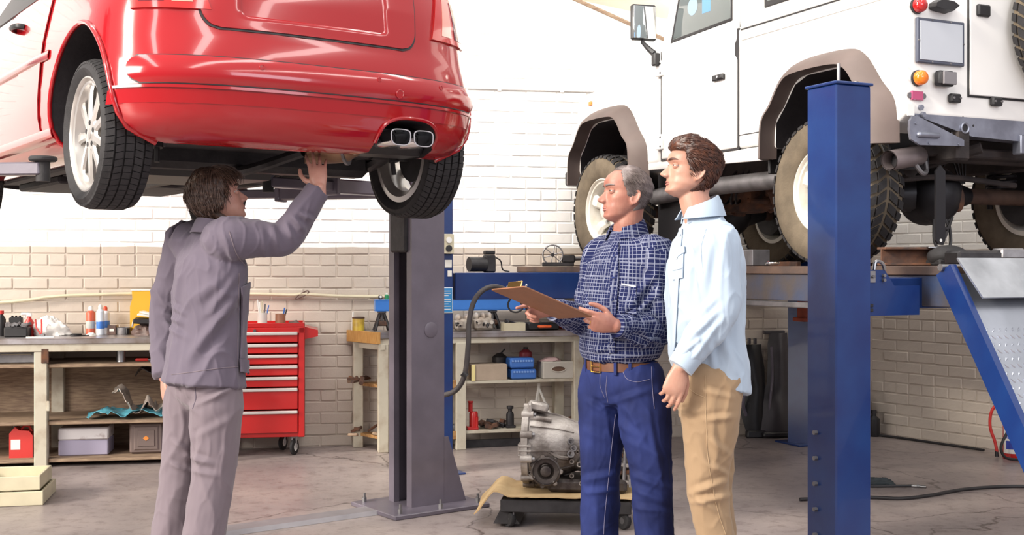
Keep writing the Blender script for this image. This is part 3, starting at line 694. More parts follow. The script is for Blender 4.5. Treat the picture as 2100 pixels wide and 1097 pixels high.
# sides: doors, mouldings, handles, windows, arch lips, shut lines
def sd(y, z, off, sx):
    r = interp(z, ZS, RZ); t = (y - r) / dR(z); w = rW(z)
    if t < 1: w *= max(0., 1 - (1 - max(0., t)) ** NR) ** (1 / NR)
    return Vector((sx * (w + off), y, z))
def spanel(name, m, pts_rows, off, th, sx, parent=body, label=None):
    g = [[sd(y, z, off, sx) for (y, z) in r] for r in pts_rows]
    if sx > 0: g = g[::-1]
    return MB().sheet(g, th).build(name, m, parent, 35, label)
def q4(y0, y1, z0, z1, ny=8, nz=8, slant=0.): return [[(lerp(y0, y1, i / ny) + slant * (lerp(z0, z1, k / nz) - z0), lerp(z0, z1, k / nz)) for i in range(ny + 1)] for k in range(nz + 1)]
for sx in (-1, 1):
    gap = spanel('door_shut_line', M['black_plastic'], q4(1.0, 2.02, .345, 1.02, slant=-.03), .0012, .004, sx)
    dr = spanel('door', M['car_red'], q4(1.006, 2.014, .351, 1.02, slant=-.03), .0035, .006, sx)
    spanel('quarter_panel', M['car_red'], q4(.995, .60, .345, 1.02, 4, 8), .0033, .005, sx)
    g = [[sd(lerp(.48, 2.0, i / 16), .705 + .0 * i + .022 * math.cos(math.pi * k / 6), .004 + .018 * math.sin(math.pi * k / 6) * (min(1, .25 + i / 4)), sx) for i in range(17)] for k in range(7)]
    MB().sheet(g if sx > 0 else g[::-1], .004).build('side_moulding', M['car_red'], body, 40)
    g = [[sd(lerp(.40, 2.2, i / 16), .345 + .03 * math.cos(math.pi * k / 6), .002 + .016 * math.sin(math.pi * k / 6), sx) for i in range(17)] for k in range(7)]
    MB().sheet(g if sx > 0 else g[::-1], .004).build('sill', M['car_red'], body, 40)
    MB().tube(spline([sd(1.08, .93, .004, sx), sd(1.10, .935, .035, sx), sd(1.2, .94, .04, sx), sd(1.26, .94, .004, sx)], 10), .011, 8, ell=1.3).build('door_handle', M['black_plastic'], dr)
    spanel('side_window', M['black_plastic'], q4(.55, 2.05, 1.05, 1.36, slant=-.5), .004, .01, sx)
    mb = MB(); pts = []
    for k in range(27):
        th = R(-20 + 220 * k / 26); pts.append(sd(.03 + .382 * math.cos(th), .385 + .382 * math.sin(th), .004, sx))
    mb.tube(pts, .011, 8); mb.build('arch_lip', M['car_red'], body, 60)
# underbody: floor pan, tank, axle beam, springs, exhaust
ub = MB(); ub.box((0, 1.35, .30), (1.38, 3.4, .03)); ub.box((0, 2.3, .255), (.9, .9, .05), None, .02); ub.box((.0, 1.5, .27), (.25, 2.4, .06), None, .03)
for sx in (-1, 1): ub.box((sx * .6, 1.3, .265), (.09, 2.0, .05), None, .01); ub.tube(spline([(sx * .35, .5, .25), (sx * .36, 1.2, .235), (sx * .3, 2.2, .24)], 10), .012, 6)
for k in range(14): ub.box((random.uniform(-.5, .5), random.uniform(.5, 2.4), .245), (random.uniform(.05, .3), random.uniform(.1, .4), random.uniform(.01, .04)), rotm(0, 0, random.uniform(-30, 30)), .006)
ub.build('floor_pan', M['underbody'], red, 30)
mb = MB(); mb.box((-.22, .55, .245), (.72, .62, .14), None, .04); mb.build('fuel_tank', M['black_plastic'], red, 30)
mb = MB(); mb.box((0, .2, .265), (1.14, .15, .13), None, .03); mb.box((0, .34, .30), (1.1, .1, .12), None, .02); ax_ = mb.build('axle_beam', M['dark_metal'], red)
for sx in (-1, 1):
    mb = MB(); mb.tube(spline([(sx * .60, -.02, .31), (sx * .58, .25, .25), (sx * .56, .62, .29)], 8), .04, 8, ell=.7); mb.cyl((sx * .50, 0, .31), (sx * .70, 0, .31), .035, n=12); mb.build('trailing_arm', M['dark_metal'], ax_)
    mb = MB(); mb.tube([(sx * .52 + .045 * math.cos(t * .5), .14 + .045 * math.sin(t * .5), .27 + .0022 * t) for t in range(70)], .007, 6); mb.build('spring', M['dark_metal'], ax_)
    mb = MB(); mb.cyl((sx * .57, -.10, .26), (sx * .55, -.06, .52), .026, n=12).cyl((sx * .57, -.10, .2), (sx * .55, -.06, .52), .012, n=8); mb.build('damper', M['dark_metal'], ax_)
mat('exhaust_steel', (.30, .19, .12), .45, .8, col2=(.16, .08, .05), vscale=7, bump=.05)
mb = MB(); mb.tube(spline([(.05, -.22, .275), (.10, -.24, .275), (.19, -.29, .28), (.26, -.34, .30)], 12), [.068] * 10 + [.055, .05, .04], 14, ell=.85); ex = mb.build('muffler', M['exhaust_steel'], red)
mb = MB(); mb.tube(spline([(.05, -.2, .27), (-.10, .1, .20), (-.05, .7, .235), (0, 1.2, .235), (0, 2.2, .235)], 20), .024, 8); mb.build('exhaust_pipe', M['dark_metal'], ex)
mb = MB(); mb.lathe([(.0, 0), (.074, 0), (.076, .012), (.0, .014)], (.20, -.30, .285), (.8, -.8, .12), 16); mb.build('pipe_clamp', M['dull_steel'], ex)
# twin chrome tips
for xc in (.318, .432):
    def sec(y, q, rx=.052, rz=.037): return [Vector((xc + rx * q * math.copysign(abs(math.cos(t)) ** .62, math.cos(t)) * (1 + .10 * math.sin(t) * (1 if xc < .37 else 1)), y, .318 + rz * q * math.copysign(abs(math.sin(t)) ** .62, math.sin(t)))) for t in [2 * math.pi * k / 28 for k in range(28)]]
    mb = MB(); mb.loft([sec(-.30, .6), sec(-.40, .97), sec(-.585, 1), sec(-.592, .97), sec(-.592, .86), sec(-.58, .83), sec(-.42, .80), sec(-.40, .3)], cap=True)
    tp = mb.build('exhaust_tip', M['chrome'], ex, 40); MB().loft([sec(-.47, .78), sec(-.46, .78)]).build('black_plug', M['black_plastic'], tp)  # black disc closes the bore of each tip
mb = MB(); pts = [Vector((.375 + .163 * math.copysign(abs(math.cos(t)) ** .75, math.cos(t)), 0, .292 + .108 * math.sin(t) ** .75)) for t in [math.pi * k / 20 for k in range(21)]]
mb.tube([Vector((p.x, rear_y(p.x, p.z) - .002, p.z)) for p in pts], .0085, 8); mb.build('exhaust_cutout_lip', M['car_red'], body)
MB().box((.375, -.33, .33), (.36, .2, .14), None, .03).build('exhaust_recess', M['black_plastic'], body)
# wheels
mat('alloy', (.62, .59, .56), .3, .7, var=.1, vscale=4, coat=.2)
for (x, y, s) in ((-.745, 0, -1), (.745, 0, 1), (-.745, 2.54, -1), (.745, 2.54, 1)):
    wheel('w', red, (x, y, .3085), s, .3085, .205, .235, M['rubber'], M['alloy'], 9, 'road', spin=.35)
# ================================================================ white off-road vehicle on the four-post lift
suv = thing('off_road_vehicle', 'white boxy off-road vehicle with black wheel arches parked on the blue lift', 'car', tuple(SVC), 25)
SW = M['white_paint']
mat('arch_plastic', (.13, .095, .085), .6, var=.2, vscale=6)
mat('galvanised', (.33, .35, .42), .4, .75, col2=(.22, .23, .28), vscale=10, bump=.04)
mat('suv_rim', (.74, .71, .64), .4, .1, col2=(.5, .42, .3), vscale=6, vlo=.2, vhi=.45)
mat('dark_glass', (.10, .12, .12), .06, coat=.6)
mat('hub_dark', (.02, .019, .022), .45, .4)
HWD = .80                                        # half width of the body
def yz(poly, x0, x1, m, name, parent, bev=None, label=None, smooth=30):
    mb = MB(); mb.prism(poly, (x0, 0, 0), (0, 1, 0), (0, 0, 1), (x1 - x0, 0, 0)); o = mb.build(name, m, parent, smooth, label)
    if bev:
        md = o.modifiers.new('b', 'BEVEL'); md.width = bev; md.segments = 3; md.limit_method = 'ANGLE'; md.angle_limit = R(40); bpy.context.view_layer.update(); apply_mods(o)
        o.data.polygons.foreach_set('use_smooth', [True] * len(o.data.polygons)); o.data.set_sharp_from_angle(angle=R(50))
    return o
# lower tub: rear body, with the front wing and bonnet as separate panels
tub = yz([(-.55, .735), (-.425, .66), (.50, .66), (.52, .69), (1.655, .69), (1.655, 1.395), (-.55, 1.395)], -HWD, HWD, SW, 'body', suv, .03)
upper = yz([(-.55, 1.395), (1.655, 1.395), (1.45, 1.98), (-.50, 2.0)], -HWD + .02, HWD - .02, SW, 'cab', suv, .05)
wing = yz([(1.66, .66), (1.92, .66), (2.82, .66), (2.84, .80), (2.84, 1.20), (2.78, 1.265), (1.66, 1.315)], -HWD, HWD, SW, 'front_wing', suv, .05)
bon = yz([(1.66, 1.3), (2.70, 1.26), (2.74, 1.285), (1.66, 1.36)], -.56, .56, SW, 'bonnet', suv, .02)
bpy.context.view_layer.update()
def arch_poly(yc, w_b, w_t, z_t, z_b=.5, r=.10):
    return [(yc - w_b, z_b), (yc - w_b + .015, .80), (yc - w_t, z_t - r), (yc - w_t + r * .6, z_t - r * .25), (yc - w_t + r * 1.3, z_t), (yc + w_t - r * 1.3, z_t), (yc + w_t - r * .6, z_t - r * .25), (yc + w_t, z_t - r), (yc + w_b - .015, .80), (yc + w_b, z_b)]
for o, yc in ((tub, .035), (wing, 2.345)):
    c = MB()
    for x0, x1 in ((-1.0, -.46), (1.0, .46)):
        c2 = MB(); c2.prism(arch_poly(yc, .43, .34, 1.03, .5, .15), (x0, 0, 0), (0, 1, 0), (0, 0, 1), (x1 - x0, 0, 0)); c.add(c2.v, c2.f)
    cut_mat(o, c)
def smooth_poly(pl, n=6):
    return [tuple(p) for p in spline([Vector((a, b, 0)) for a, b in pl], n * (len(pl) - 1))]
for yc in (.035, 2.345):                        # wheel arch spats
    for sx in (-1, 1):
        inner = smooth_poly(arch_poly(yc, .435, .345, 1.035, .60, .15)); outer = smooth_poly(arch_poly(yc, .535, .425, 1.125, .60, .20))
        secs = []
        for (iy, iz, _), (oy, oz, _) in zip(inner, outer):
            secs.append([Vector((sx * .79, oy, oz)), Vector((sx * .835, lerp(oy, iy, .25), lerp(oz, iz, .25))), Vector((sx * .89, lerp(oy, iy, .72), lerp(oz, iz, .72))), Vector((sx * .90, iy, iz)), Vector((sx * .885, lerp(iy, oy, .08), lerp(iz, oz, .08))), Vector((sx * .785, lerp(iy, oy, -.03), lerp(iz, oz, -.03)))])
        MB().loft(secs).build('wheel_arch', M['arch_plastic'], suv, 50)
# doors (panel, window, mirror, handle, hinges)
def side_panel(name, poly, x_out, th, sx, m=SW, parent=suv, bev=.012, label=None):
    return yz(poly, sx * (x_out - th), sx * x_out, m, name, parent, bev, label)
for sx in (-1, 1):
    side_panel('door_shut_line', [(.795, .685), (1.655, .685), (1.655, 1.40), (.80, 1.40), (.80, 1.33), (.795, 1.29)], HWD + .001, .01, sx, M['black_plastic'], bev=None)
    d = side_panel('door', [(.812, .694), (1.645, .694), (1.645, 1.40), (1.44, 1.97), (.815, 1.97), (.815, 1.345), (.838, 1.31), (.838, 1.25), (.812, 1.22)], HWD + .006, .03, sx)
    fr_ = side_panel('window_frame', [(.85, 1.45), (1.535, 1.43), (1.37, 1.92), (.85, 1.92)], HWD + .009, .02, sx, M['black_plastic'], d, .03)
    side_panel('window_pane', [(.87, 1.468), (1.50, 1.45), (1.345, 1.905), (.87, 1.905)], HWD + .0105, .01, sx, M['dark_glass'], fr_, .03)
    stk = MB().lathe([(0, 0), (.055, 0), (.055, .0008), (0, .0008)], (sx * (HWD + .0106), 1.27, 1.62), (sx, 0, 0), 20).build('window_sticker', mat('sticker%d' % (sx + 1), (.25, .34, .42), .5), fr_)
    MB().box((sx * (HWD + .0108), 1.12, 1.60), (.001, .09, .09)).build('window_sticker', mat('sticker_b%d' % (sx + 1), (.12, .27, .48), .5), fr_, 0)
    hd = MB(); hd.box((sx * (HWD + .016), .985, 1.135), (.022, .115, .035), None, .008); hd.box((sx * (HWD + .02), .96, 1.137), (.024, .05, .03), None, .006)
    h_ = hd.build('door_handle', M['black_plastic'], d); MB().lathe([(0, 0), (.007, 0), (.007, .003), (0, .003)], (sx * (HWD + .032), .975, 1.137), (sx, 0, 0), 12).build('lock_barrel', M['chrome'], h_)
    for z in (.81, 1.29):
        h_ = MB().box((sx * (HWD + .012), 1.652, z), (.018, .075, .10), None, .006).build('door_hinge', SW, suv)
        for dz in (-.03, .03): MB().lathe([(0, 0), (.007, 0), (.006, .004), (0, .004)], (sx * (HWD + .021), 1.63, z + dz), (sx, 0, 0), 10).build('hinge_bolt', M['black_plastic'], h_)
    # mirror on an arm
    mb = MB(); mb.box((sx * (HWD + .035), 1.66, 1.35), (.05, .045, .085), None, .008); mb.tube([(sx * (HWD + .04), 1.675, 1.39), (sx * (HWD + .06), 1.715, 1.43), (sx * (HWD + .09), 1.735, 1.47), (sx * (HWD + .09), 1.735, 1.5)], [.022, .018, .014, .014], 8)
    ar = mb.build('mirror_arm', M['black_plastic'], suv)
    mr = MB().box((sx * (HWD + .085), 1.735, 1.60), (.175, .045, .235), rotm(0, 0, sx * 8), .03).build('mirror', M['black_plastic'], suv)
    MB().box((sx * (HWD + .085) + sx * .003, 1.711, 1.60), (.155, .004, .21), rotm(0, 0, sx * 8), .0019).build('mirror_glass', mat('mirror_glass%d' % (sx + 1), (.85, .88, .9), .02, 1.), mr)
    # waist seams, rear side window, side indicator
    MB().box((sx * (HWD + .003), .12, 1.395), (.01, 1.32, .012), None, .003).build('waist_seam', SW, suv)
    MB().box((sx * (HWD + .001), .12, 1.385), (.004, 1.32, .006)).build('seam_shadow_gap', M['black_plastic'], suv, 0)
    MB().box((sx * (HWD + .003), .12, 1.325), (.008, 1.3, .008), None, .003).build('swage_line', SW, suv)
    w_ = side_panel('side_window', [(-.22, 1.475), (.58, 1.475), (.58, 1.86), (-.22, 1.86)], HWD - .012, .015, sx, M['black_plastic'], suv, .05)
    side_panel('side_pane', [(-.19, 1.505), (.55, 1.505), (.55, 1.83), (-.19, 1.83)], HWD - .010, .01, sx, M['dark_glass'], w_, .04)
    MB().box((sx * (HWD + .006), 2.60, 1.183), (.014, .04, .03), None, .005).build('side_indicator', M['orange_lens'], suv)
    MB().box((sx * (HWD + .001), .66, .768), (.004, .29, .005)).build('sill_seam', M['black_plastic'], suv, 0)
    side_panel('sill_panel', [(.50, .60), (1.9, .64), (1.9, .685), (.50, .685)], HWD - .004, .02, sx, SW, suv, .006)
    MB().tube([(sx * .66, .55, .50), (sx * .66, 1.4, .50), (sx * .66, 1.95, .47)], .055, 12).build('side_tube', M['dull_steel'], suv)
# front bumper, wiper, grille bits
MB().box((0, 2.95, .66), (1.62, .10, .11), None, .015).build('front_bumper', M['black_plastic'], suv)
MB().box((0, 2.83, .98), (1.1, .05, .40), None, .02).build('grille', M['black_plastic'], suv)
MB().tube([(-.5, 1.70, 1.345), (-.62, 1.80, 1.36), (-.2, 1.78, 1.37)], .006, 6).build('wiper', M['black_plastic'], suv)
MB().cyl((-.55, 2.1, 1.27), (-.55, 2.1, 1.31), .02, n=10).build('washer_jet', M['black_plastic'], suv)
# ---- rear face
YR = -.552
def rbox(name, x, z, w_, h_, d_, m, bev=.004, parent=suv, label=None, y=YR): return MB().box((x, y - d_ / 2, z), (w_, d_, h_), None, bev).build(name, m, parent, 40, label)
def dome(name, x, z, r, m, parent=suv, label=None):
    b_ = MB().lathe([(0, 0), (r * 1.1, 0), (r * 1.1, .012), (r * .9, .014)], (x, YR, z), (0, -1, 0), 24).build('lamp_base', M['black_plastic'], parent)
    return MB().lathe([(r, .008), (r, .03), (r * .92, .042), (r * .7, .05), (r * .3, .055), (0, .056)], (x, YR, z), (0, -1, 0), 24).build(name, m, b_, 60, label)
for s in (1, -1):
    dome('tail_light', s * -.735 if s > 0 else .735, 1.262, .036, M['red_lens']) if True else 0
    dome('indicator_light', s * -.73 if s > 0 else .73, .91, .036, M['orange_lens'])
mb = MB(); mb.loft([[Vector((-.585 + a * .11 - .055, YR - d_, 1.268 + b_)) for a, b_, d_ in ((-.15, -.01, 0), (.05, -.02, 0), (.8, -.028, 0), (1.35, 0.012, 0), (.9, .028, 0), (.2, .033, 0), (-.12, .012, 0))], [Vector((-.585 + a * .11 - .055, YR - d_, 1.268 + b_)) for a, b_, d_ in ((-.12, -.008, .05), (.05, -.017, .06), (.8, -.024, .06), (1.3, .01, .045), (.9, .024, .055), (.2, .028, .06), (-.1, .01, .05))]])
mb.build('number_plate_lamp', M['black_plastic'], suv)
pl = MB()
x0, x1, z0, z1 = -.746, -.437, .985, 1.205
fr_ = MB().box(((x0 + x1) / 2, YR - .010, (z0 + z1) / 2), (x1 - x0, .02, z1 - z0), None, .009).build('number_plate_holder', mat('plate_edge', (.10, .11, .15), .4, .3), suv)
MB().box(((x0 + x1) / 2, YR - .0205, (z0 + z1) / 2), (x1 - x0 - .035, .005, z1 - z0 - .03), None, .002).build('plate_backing', mat('plate_face', (.55, .58, .63), .35, .2, var=.05, vscale=3), fr_)
for (a, b_) in ((-.65, z1 - .008), (-.53, z1 - .008), (-.65, z0 + .008), (-.53, z0 + .008), (x0 + .008, 1.095), (x1 - .008, 1.095)): MB().lathe([(0, 0), (.005, 0), (.004, .003), (0, .003)], (a, YR - .0195, b_), (0, -1, 0), 8).build('rivet', M['dull_steel'], fr_)
rv = rbox('reversing_light', -.578, .915, .105, .075, .05, M['black_plastic'], .012); rbox('lens', -.572, .915, .085, .062, .012, mat('grey_lens', (.20, .19, .20), .25, bump=.1, bscale=200), .004, rv, y=YR - .048)
rf = rbox('reflector', -.736, .825, .075, .045, .012, mat('pink_reflector', (.45, .07, .17), .2, coat=.5), .005)
for sx in (-1, 1): MB().cyl((-.736 + sx * .044, YR, .825), (-.736 + sx * .044, YR - .008, .825), .014, n=10).build('reflector_ear', M['dull_steel'], rf)
mb = MB()
for k in range(9): mb.cyl((-.79, YR + .0, .78 + k * .06), (-.79, YR - .004, .78 + k * .06), .0045, n=6)
o_ = mb.build('rivet_line', SW, suv); o_['kind'] = 'stuff'
# rear door, hinges, handle, spare wheel
rbox('rear_door_shut_line', .06, 1.36, .92, 1.04, .003, M['black_plastic'], 0)
rd_ = rbox('rear_door', .06, 1.36, .90, 1.02, .012, SW, .008)
rbox('rear_window', .06, 1.66, .6, .34, .018, M['black_plastic'], .02, rd_); rbox('rear_pane', .06, 1.66, .54, .28, .021, M['dark_glass'], .01, rd_)
hd_ = rbox('door_lock', -.31, 1.275, .085, .06, .03, M['black_plastic'], .02, rd_)
for x in (-.50, -.22):
    hp = rbox('hinge_plate', x, .825, .07, .045, .03, M['black_plastic'], .008)
    for dx in (-.022, .022): MB().cyl((x + dx, YR - .03, .825), (x + dx, YR - .036, .825), .006, n=8).build('bolt', M['dull_steel'], hp)
rbox('corner_capping', -.775, .755, .045, .06, .008, SW, .003)
sp = wheel('w', suv, (.23, -.70, 1.22), 1, .385, .22, .20, M['dusty_rubber'], M['suv_rim'], 5, 'mud'); sp.rotation_euler = (0, 0, R(-90)); sp.name = 'spare_wheel'
# rear crossmember (galvanised), brackets, lashing ring, towing holes
mb = MB(); mb.prism([(-.755, .79), (.755, .79), (.755, .66), (.30, .645), (.0, .635), (-.36, .645), (-.755, .735)], (0, YR + .09, 0), (1, 0, 0), (0, 0, 1), (0, -.085, 0))
cm_ = mb.build('rear_crossmember', M['galvanised'], suv, 20)
yf = YR + .005
def hole(x, z, r, parent=cm_): MB().lathe([(0, 0), (r, 0), (r, .0012), (0, .0012)], (x, yf, z), (0, -1, 0), 14).build('hole', M['black_plastic'], parent)
for (x, z, r) in ((-.565, .765, .006), (-.50, .765, .007), (-.45, .765, .006), (-.425, .745, .006), (-.36, .76, .006), (-.56, .675, .007), (-.50, .655, .007), (-.355, .70, .006), (.25, .74, .006)): hole(x, z, r)
for x in (-.415, .30):
    rg = MB().lathe([(.019, 0), (.027, 0), (.029, .006), (.024, .009), (.019, .006)], (x, yf, .685), (0, -1, 0), 20, closed=True).build('jacking_tube', M['galvanised'], cm_); MB().lathe([(0, 0), (.02, 0), (.02, .001), (0, .001)], (x, yf, .685), (0, -1, 0), 18).build('hole', M['black_plastic'], rg)
for (x, z) in ((-.71, .77), (-.695, .735)):
    bt = MB().cyl((x, yf, z), (x, yf - .018, z), .014, n=6).build('bolt', M['galvanised'], cm_)
mb = MB(); mb.prism([(-.79, .70), (-.775, .725), (-.745, .725), (-.44, .622), (-.44, .592), (-.73, .585), (-.785, .61), (-.795, .66)], (0, YR - .004, 0), (1, 0, 0), (0, 0, 1), (0, -.014, 0))
bk = mb.build('corner_bracket', M['galvanised'], suv, 20)
MB().tube([(-.735, YR - .02, .635), (-.62, YR - .02, .635)], .016, 12, round_=True).build('pressed_rib', M['galvanised'], bk)
for (x, z) in ((-.755, .69), (-.75, .60), (-.67, .597), (-.475, .60)): MB().cyl((x, YR - .016, z), (x, YR - .024, z), .008, n=8).build('bolt', M['galvanised'], bk)
MB().box((.02, YR + .02, .62), (.12, .06, .10), None, .006).build('tow_bracket', M['galvanised'], cm_)
for (x, z, y) in ((-.86 + .03, .645, -.45), (-.36, .60, -.5), (.0, .60, -.5)):
    MB().lathe([(.012, -.006), (.02, -.006), (.02, .006), (.012, .006)], (x, y, z), (.3, -1, 0), 14, closed=True).build('tie_down_ring', M['gold'], suv)
# chassis, axles, differential, springs, exhaust, hanging lever, hoses
mat('chassis', (.06, .045, .04), .75, .2, col2=(.025, .02, .02), vscale=8, bump=.3)
mb = MB()
for sx in (-1, 1):
    mb.box((sx * .42, 1.1, .60), (.09, 3.3, .15), None, .01)
for y in (-.3, .7, 1.6, 2.6): mb.box((0, y, .6), (.86, .08, .12), None, .01)
ch = mb.build('chassis', M['chassis'], suv)
def axle(y, dx):
    mb = MB(); mb.tube([(-.62, y, .39), (.62, y, .39)], .045, 14); ax = mb.build('axle', mat('axle_brown%d' % int(y * 10), (.12, .07, .05), .7, .3, var=.5, vscale=10), suv)
    d_ = MB(); d_.ball((dx, y, .385), (.165, .14, .165), 22, 14); d_.lathe([(0, -.05), (.15, -.05), (.155, .0), (.14, .03), (.105, .075), (.05, .10), (0, .105)], (dx, y - .09 if y < 1 else y + .09, .385), (0, -1 if y < 1 else 1, 0), 26)
    d_.tube([(dx - .3, y, .39), (dx - .12, y, .388)], [.05, .10], 14); d_.tube([(dx + .12, y, .388), (dx + .3, y, .39)], [.10, .05], 14)
    df = d_.build('differential', M['hub_dark'], ax)
    MB().ball((dx + .085, y - .15 if y < 1 else y + .15, .36), (.035, .03, .07), 12, 8).build('filler_boss', M['rust'], df)
    for sx in (-1, 1):
        mb = MB(); mb.tube([(sx * .46 + .075 * math.cos(t * .42), y + .02 + .075 * math.sin(t * .42), .43 + .0019 * t) for t in range(110)], .010, 6); mb.build('coil_spring', M['hub_dark'], ax)
        mb = MB(); mb.cyl((sx * .50, y + .14, .40), (sx * .48, y + .10, .62), .03, n=12); mb.cyl((sx * .5, y + .14, .33), (sx * .5, y + .14, .42), .016, n=8); mb.build('damper', M['hub_dark'], ax)
    return ax
axr = axle(0, -.13); axf = axle(2.36, .25)
mb = MB(); mb.tube(spline([(-.13, .15, .40), (-.05, .9, .50), (0, 1.3, .52)], 8), .04, 10); mb.build('propeller_shaft', M['chassis'], suv)
mb = MB(); mb.box((0, 1.5, .50), (.34, .5, .24), None, .05); mb.box((.0, 2.05, .55), (.45, .55, .35), None, .06); mb.cyl((-.2, 1.35, .45), (-.38, 1.35, .45), .10, n=16)
for k in range(26): mb.box((random.uniform(-.4, .3), random.uniform(.75, 2.2), random.uniform(.36, .6)), [random.uniform(.03, .16) for _ in range(3)], rotm(random.uniform(-40, 40), random.uniform(-40, 40), random.uniform(-60, 60)), .01)
gb = mb.build('transfer_box', M['rust'], suv)
for k in range(10):
    y = random.uniform(.7, 1.5); MB().tube(spline([(-.45, y, .62), (-.5 + random.uniform(-.05, .05), y + .08, .48), (-.42, y + .2, .40), (-.3, y + .25, .5)], 8), .008, 6).build('pipe', M['hub_dark'], gb) if k < 5 else None
MB().lathe([(0, 0), (.06, 0), (.065, .03), (.04, .05), (.04, .09), (.07, .10), (.07, .13), (.03, .15), (0, .15)], (-.42, .62, .18), (-.8, -.5, .1), 20).build('drive_flange', M['hub_dark'], gb)
mb = MB(); mb.box((-.60, 1.78, .38), (.03, .42, .50), None, .01); mb.build('mud_flap', M['black_plastic'], suv)
MB().box((-.70, .52, .60), (.2, .02, .16), None, .005).build('arch_liner', M['black_plastic'], suv); MB().box((-.64, -.40, .58), (.26, .02, .2), None, .005).build('arch_liner', M['black_plastic'], suv)
# tail pipe: cut obliquely, dark inside
mb = MB(); p = [Vector((-.84, -.48, .512)), Vector((-.70, -.46, .535)), Vector((-.60, -.42, .55)), Vector((-.56, -.33, .55))]
mb.tube(p, [.050, .050, .05, .045], 22, cap=False); mb.tube([p[0] + Vector((.002, 0, 0)), p[1], p[2]], [.044, .044, .044], 22, cap=False)
tp = mb.build('tail_pipe', mat('pipe_grey', (.30, .25, .25), .45, .7, var=.2, vscale=8), suv, 60)
MB().ball((-.775, -.47, .52), (.01, .042, .042), 14, 8, rotm(0, 12, 0)).build('black_plug', M['black_plastic'], tp)  # flattened black ball closing the pipe mouth
MB().tube(spline([(-.66, -.46, .51), (-.62, -.47, .46), (-.57, -.45, .47), (-.555, -.43, .52)], 10), .012, 8).build('hanger', M['dull_steel'], tp)
mb = MB(); mb.box((-.2, -.32, .58), (.9, .2, .05), None, .01); mb.tube([(-.56, -.33, .5), (-.5, .1, .48), (-.45, .6, .5)], .05, 12)
mb.tube(spline([(-.62, -.25, .44), (-.2, -.22, .47), (.3, -.22, .44)], 10), .016, 8); mb.tube([(-.25, -.5, .60), (-.42, -.25, .52)], .03, 8); mb.build('suspension_links', M['chassis'], suv)
# flat link hanging below the rear axle
mb = MB(); zt_, zb_ = .47, .105
mb.prism([(-.05, zt_ + .0), (-.05, zb_ + .02), (-.032, zb_), (.0, zb_ - .003), (.0, zb_), (.012, zb_ + .02), (.012, zt_), (-.02, zt_ + .03)], (-.505, -.50, 0), (1, 0, 0), (0, 0, 1), (0, .012, 0))
lk = mb.build('hanging_link', M['hub_dark'], suv, 0)
MB().lathe([(0, 0), (.008, 0), (.008, .0015), (0, .0015)], (-.524, -.5005, zb_ + .02), (0, -1, 0), 12).build('hole', M['white_paint'], lk)
for k, (x0, x1, zb2) in enumerate(((-.37, -.27, .06), (-.36, -.29, .14), (-.35, -.26, .19))):
    MB().tube(spline([(x0, -.30, .24), (x0 - .005, -.31, zb2 + .06), ((x0 + x1) / 2, -.32, zb2), (x1 + .005, -.31, zb2 + .06), (x1, -.3, .24)], 18), .008, 8).build('hose_loop', M['hose_black'], suv)
mb = MB()
for k in range(4): mb.tube(spline([(-.16 + .02 * k, -.1, .54), (-.14 + .02 * k, -.12, .60), (-.04 + .03 * k, -.1, .58), (.02 + .01 * k, -.1, .45)], 8), .005, 5)
mb.build('brake_pipes', M['hub_dark'], suv)
for (x, y, s) in ((-.745, 0.02, -1), (.745, 0.02, 1), (-.745, 2.375, -1), (.745, 2.375, 1)):
    wheel('w', suv, (x, y, .395), s, .397, .235, .225, M['dusty_rubber'], M['suv_rim'], 5, 'mud', spin=.2)
# ================================================================ benches along the back wall and what is on them
WA = math.degrees(math.atan2(WU.y, WU.x))
def wall_frame_pt(px, d):
    """u along the wall of the point seen at column px, d in front of the wall"""
    k = (px - CX_) / F_; O_ = W0 + WN * d          # (O_.x + WU.x*u) = k*(O_.y + WU.y*u)
    return (k * O_.y - O_.x) / (WU.x - k * WU.y)
def at(px, d, z=0.):
    return wallpt(wall_frame_pt(px, d), z, d)
def zpx(px, py, d):
    p = at(px, d); return H_ - (py - CY_) / F_ * p.y
def lat(mb, prof, c=(0, 0, 0), n=20): return mb.lathe(prof, c, (0, 0, 1), n)
# ---- left bench (local: x along wall, y towards the wall, z up; origin = front left floor corner)
UL = -5.2; DL = .66
lb = thing('workbench', 'long cream workbench with worn steel top on the left behind the man in overalls', 'workbench', tuple(wallpt(UL, 0, DL)), WA)
LBW = wall_frame_pt(416, DL) - UL
MB().box((LBW / 2, .32, .872), (LBW, .64, .012), None, .003).box((LBW / 2, .004, .858), (LBW, .012, .036), None, .003).build('bench_top', M['bench_steel'], lb)
MB().box((LBW / 2, .03, .815), (LBW, .04, .055), None, .004).build('apron', M['bench_paint'], lb)
MB().box((LBW / 2, .62, .815), (LBW, .04, .055), None, .004).build('apron', M['bench_paint'], lb)
xleg = wall_frame_pt(84, DL - .03) - UL
for x in (xleg - 1.5, xleg, xleg + 1.06):
    for y in (.05, .60):
        MB().box((x, y, .40), (.085, .07, .80), None, .005).build('leg', M['bench_paint'], lb)
MB().box((xleg + .03, .015, .76), (.05, .012, .10), None, .003).build('leg_bracket', M['rust'], lb)
MB().box((xleg + .05, .015, .42), (.02, .012, .07), None, .003).build('leg_bracket', M['bench_paint'], lb)
for z, nm in ((.69, 'upper_shelf'), (.30, 'middle_shelf'), (.045, 'lower_shelf')):
    MB().box((LBW / 2, .33, z), (LBW, .58, .026), None, .004).build(nm, M['shelf_wood'], lb)
MB().box((LBW / 2, .64, .36), (LBW, .012, .66), None, .002).build('back_panel', M['shelf_wood'], lb)
ZT = .878
def put(name, label, cat, px, d, z, group=None, rz=0): return thing(name, label, cat, tuple(at(px, d, z)), WA + rz, group)
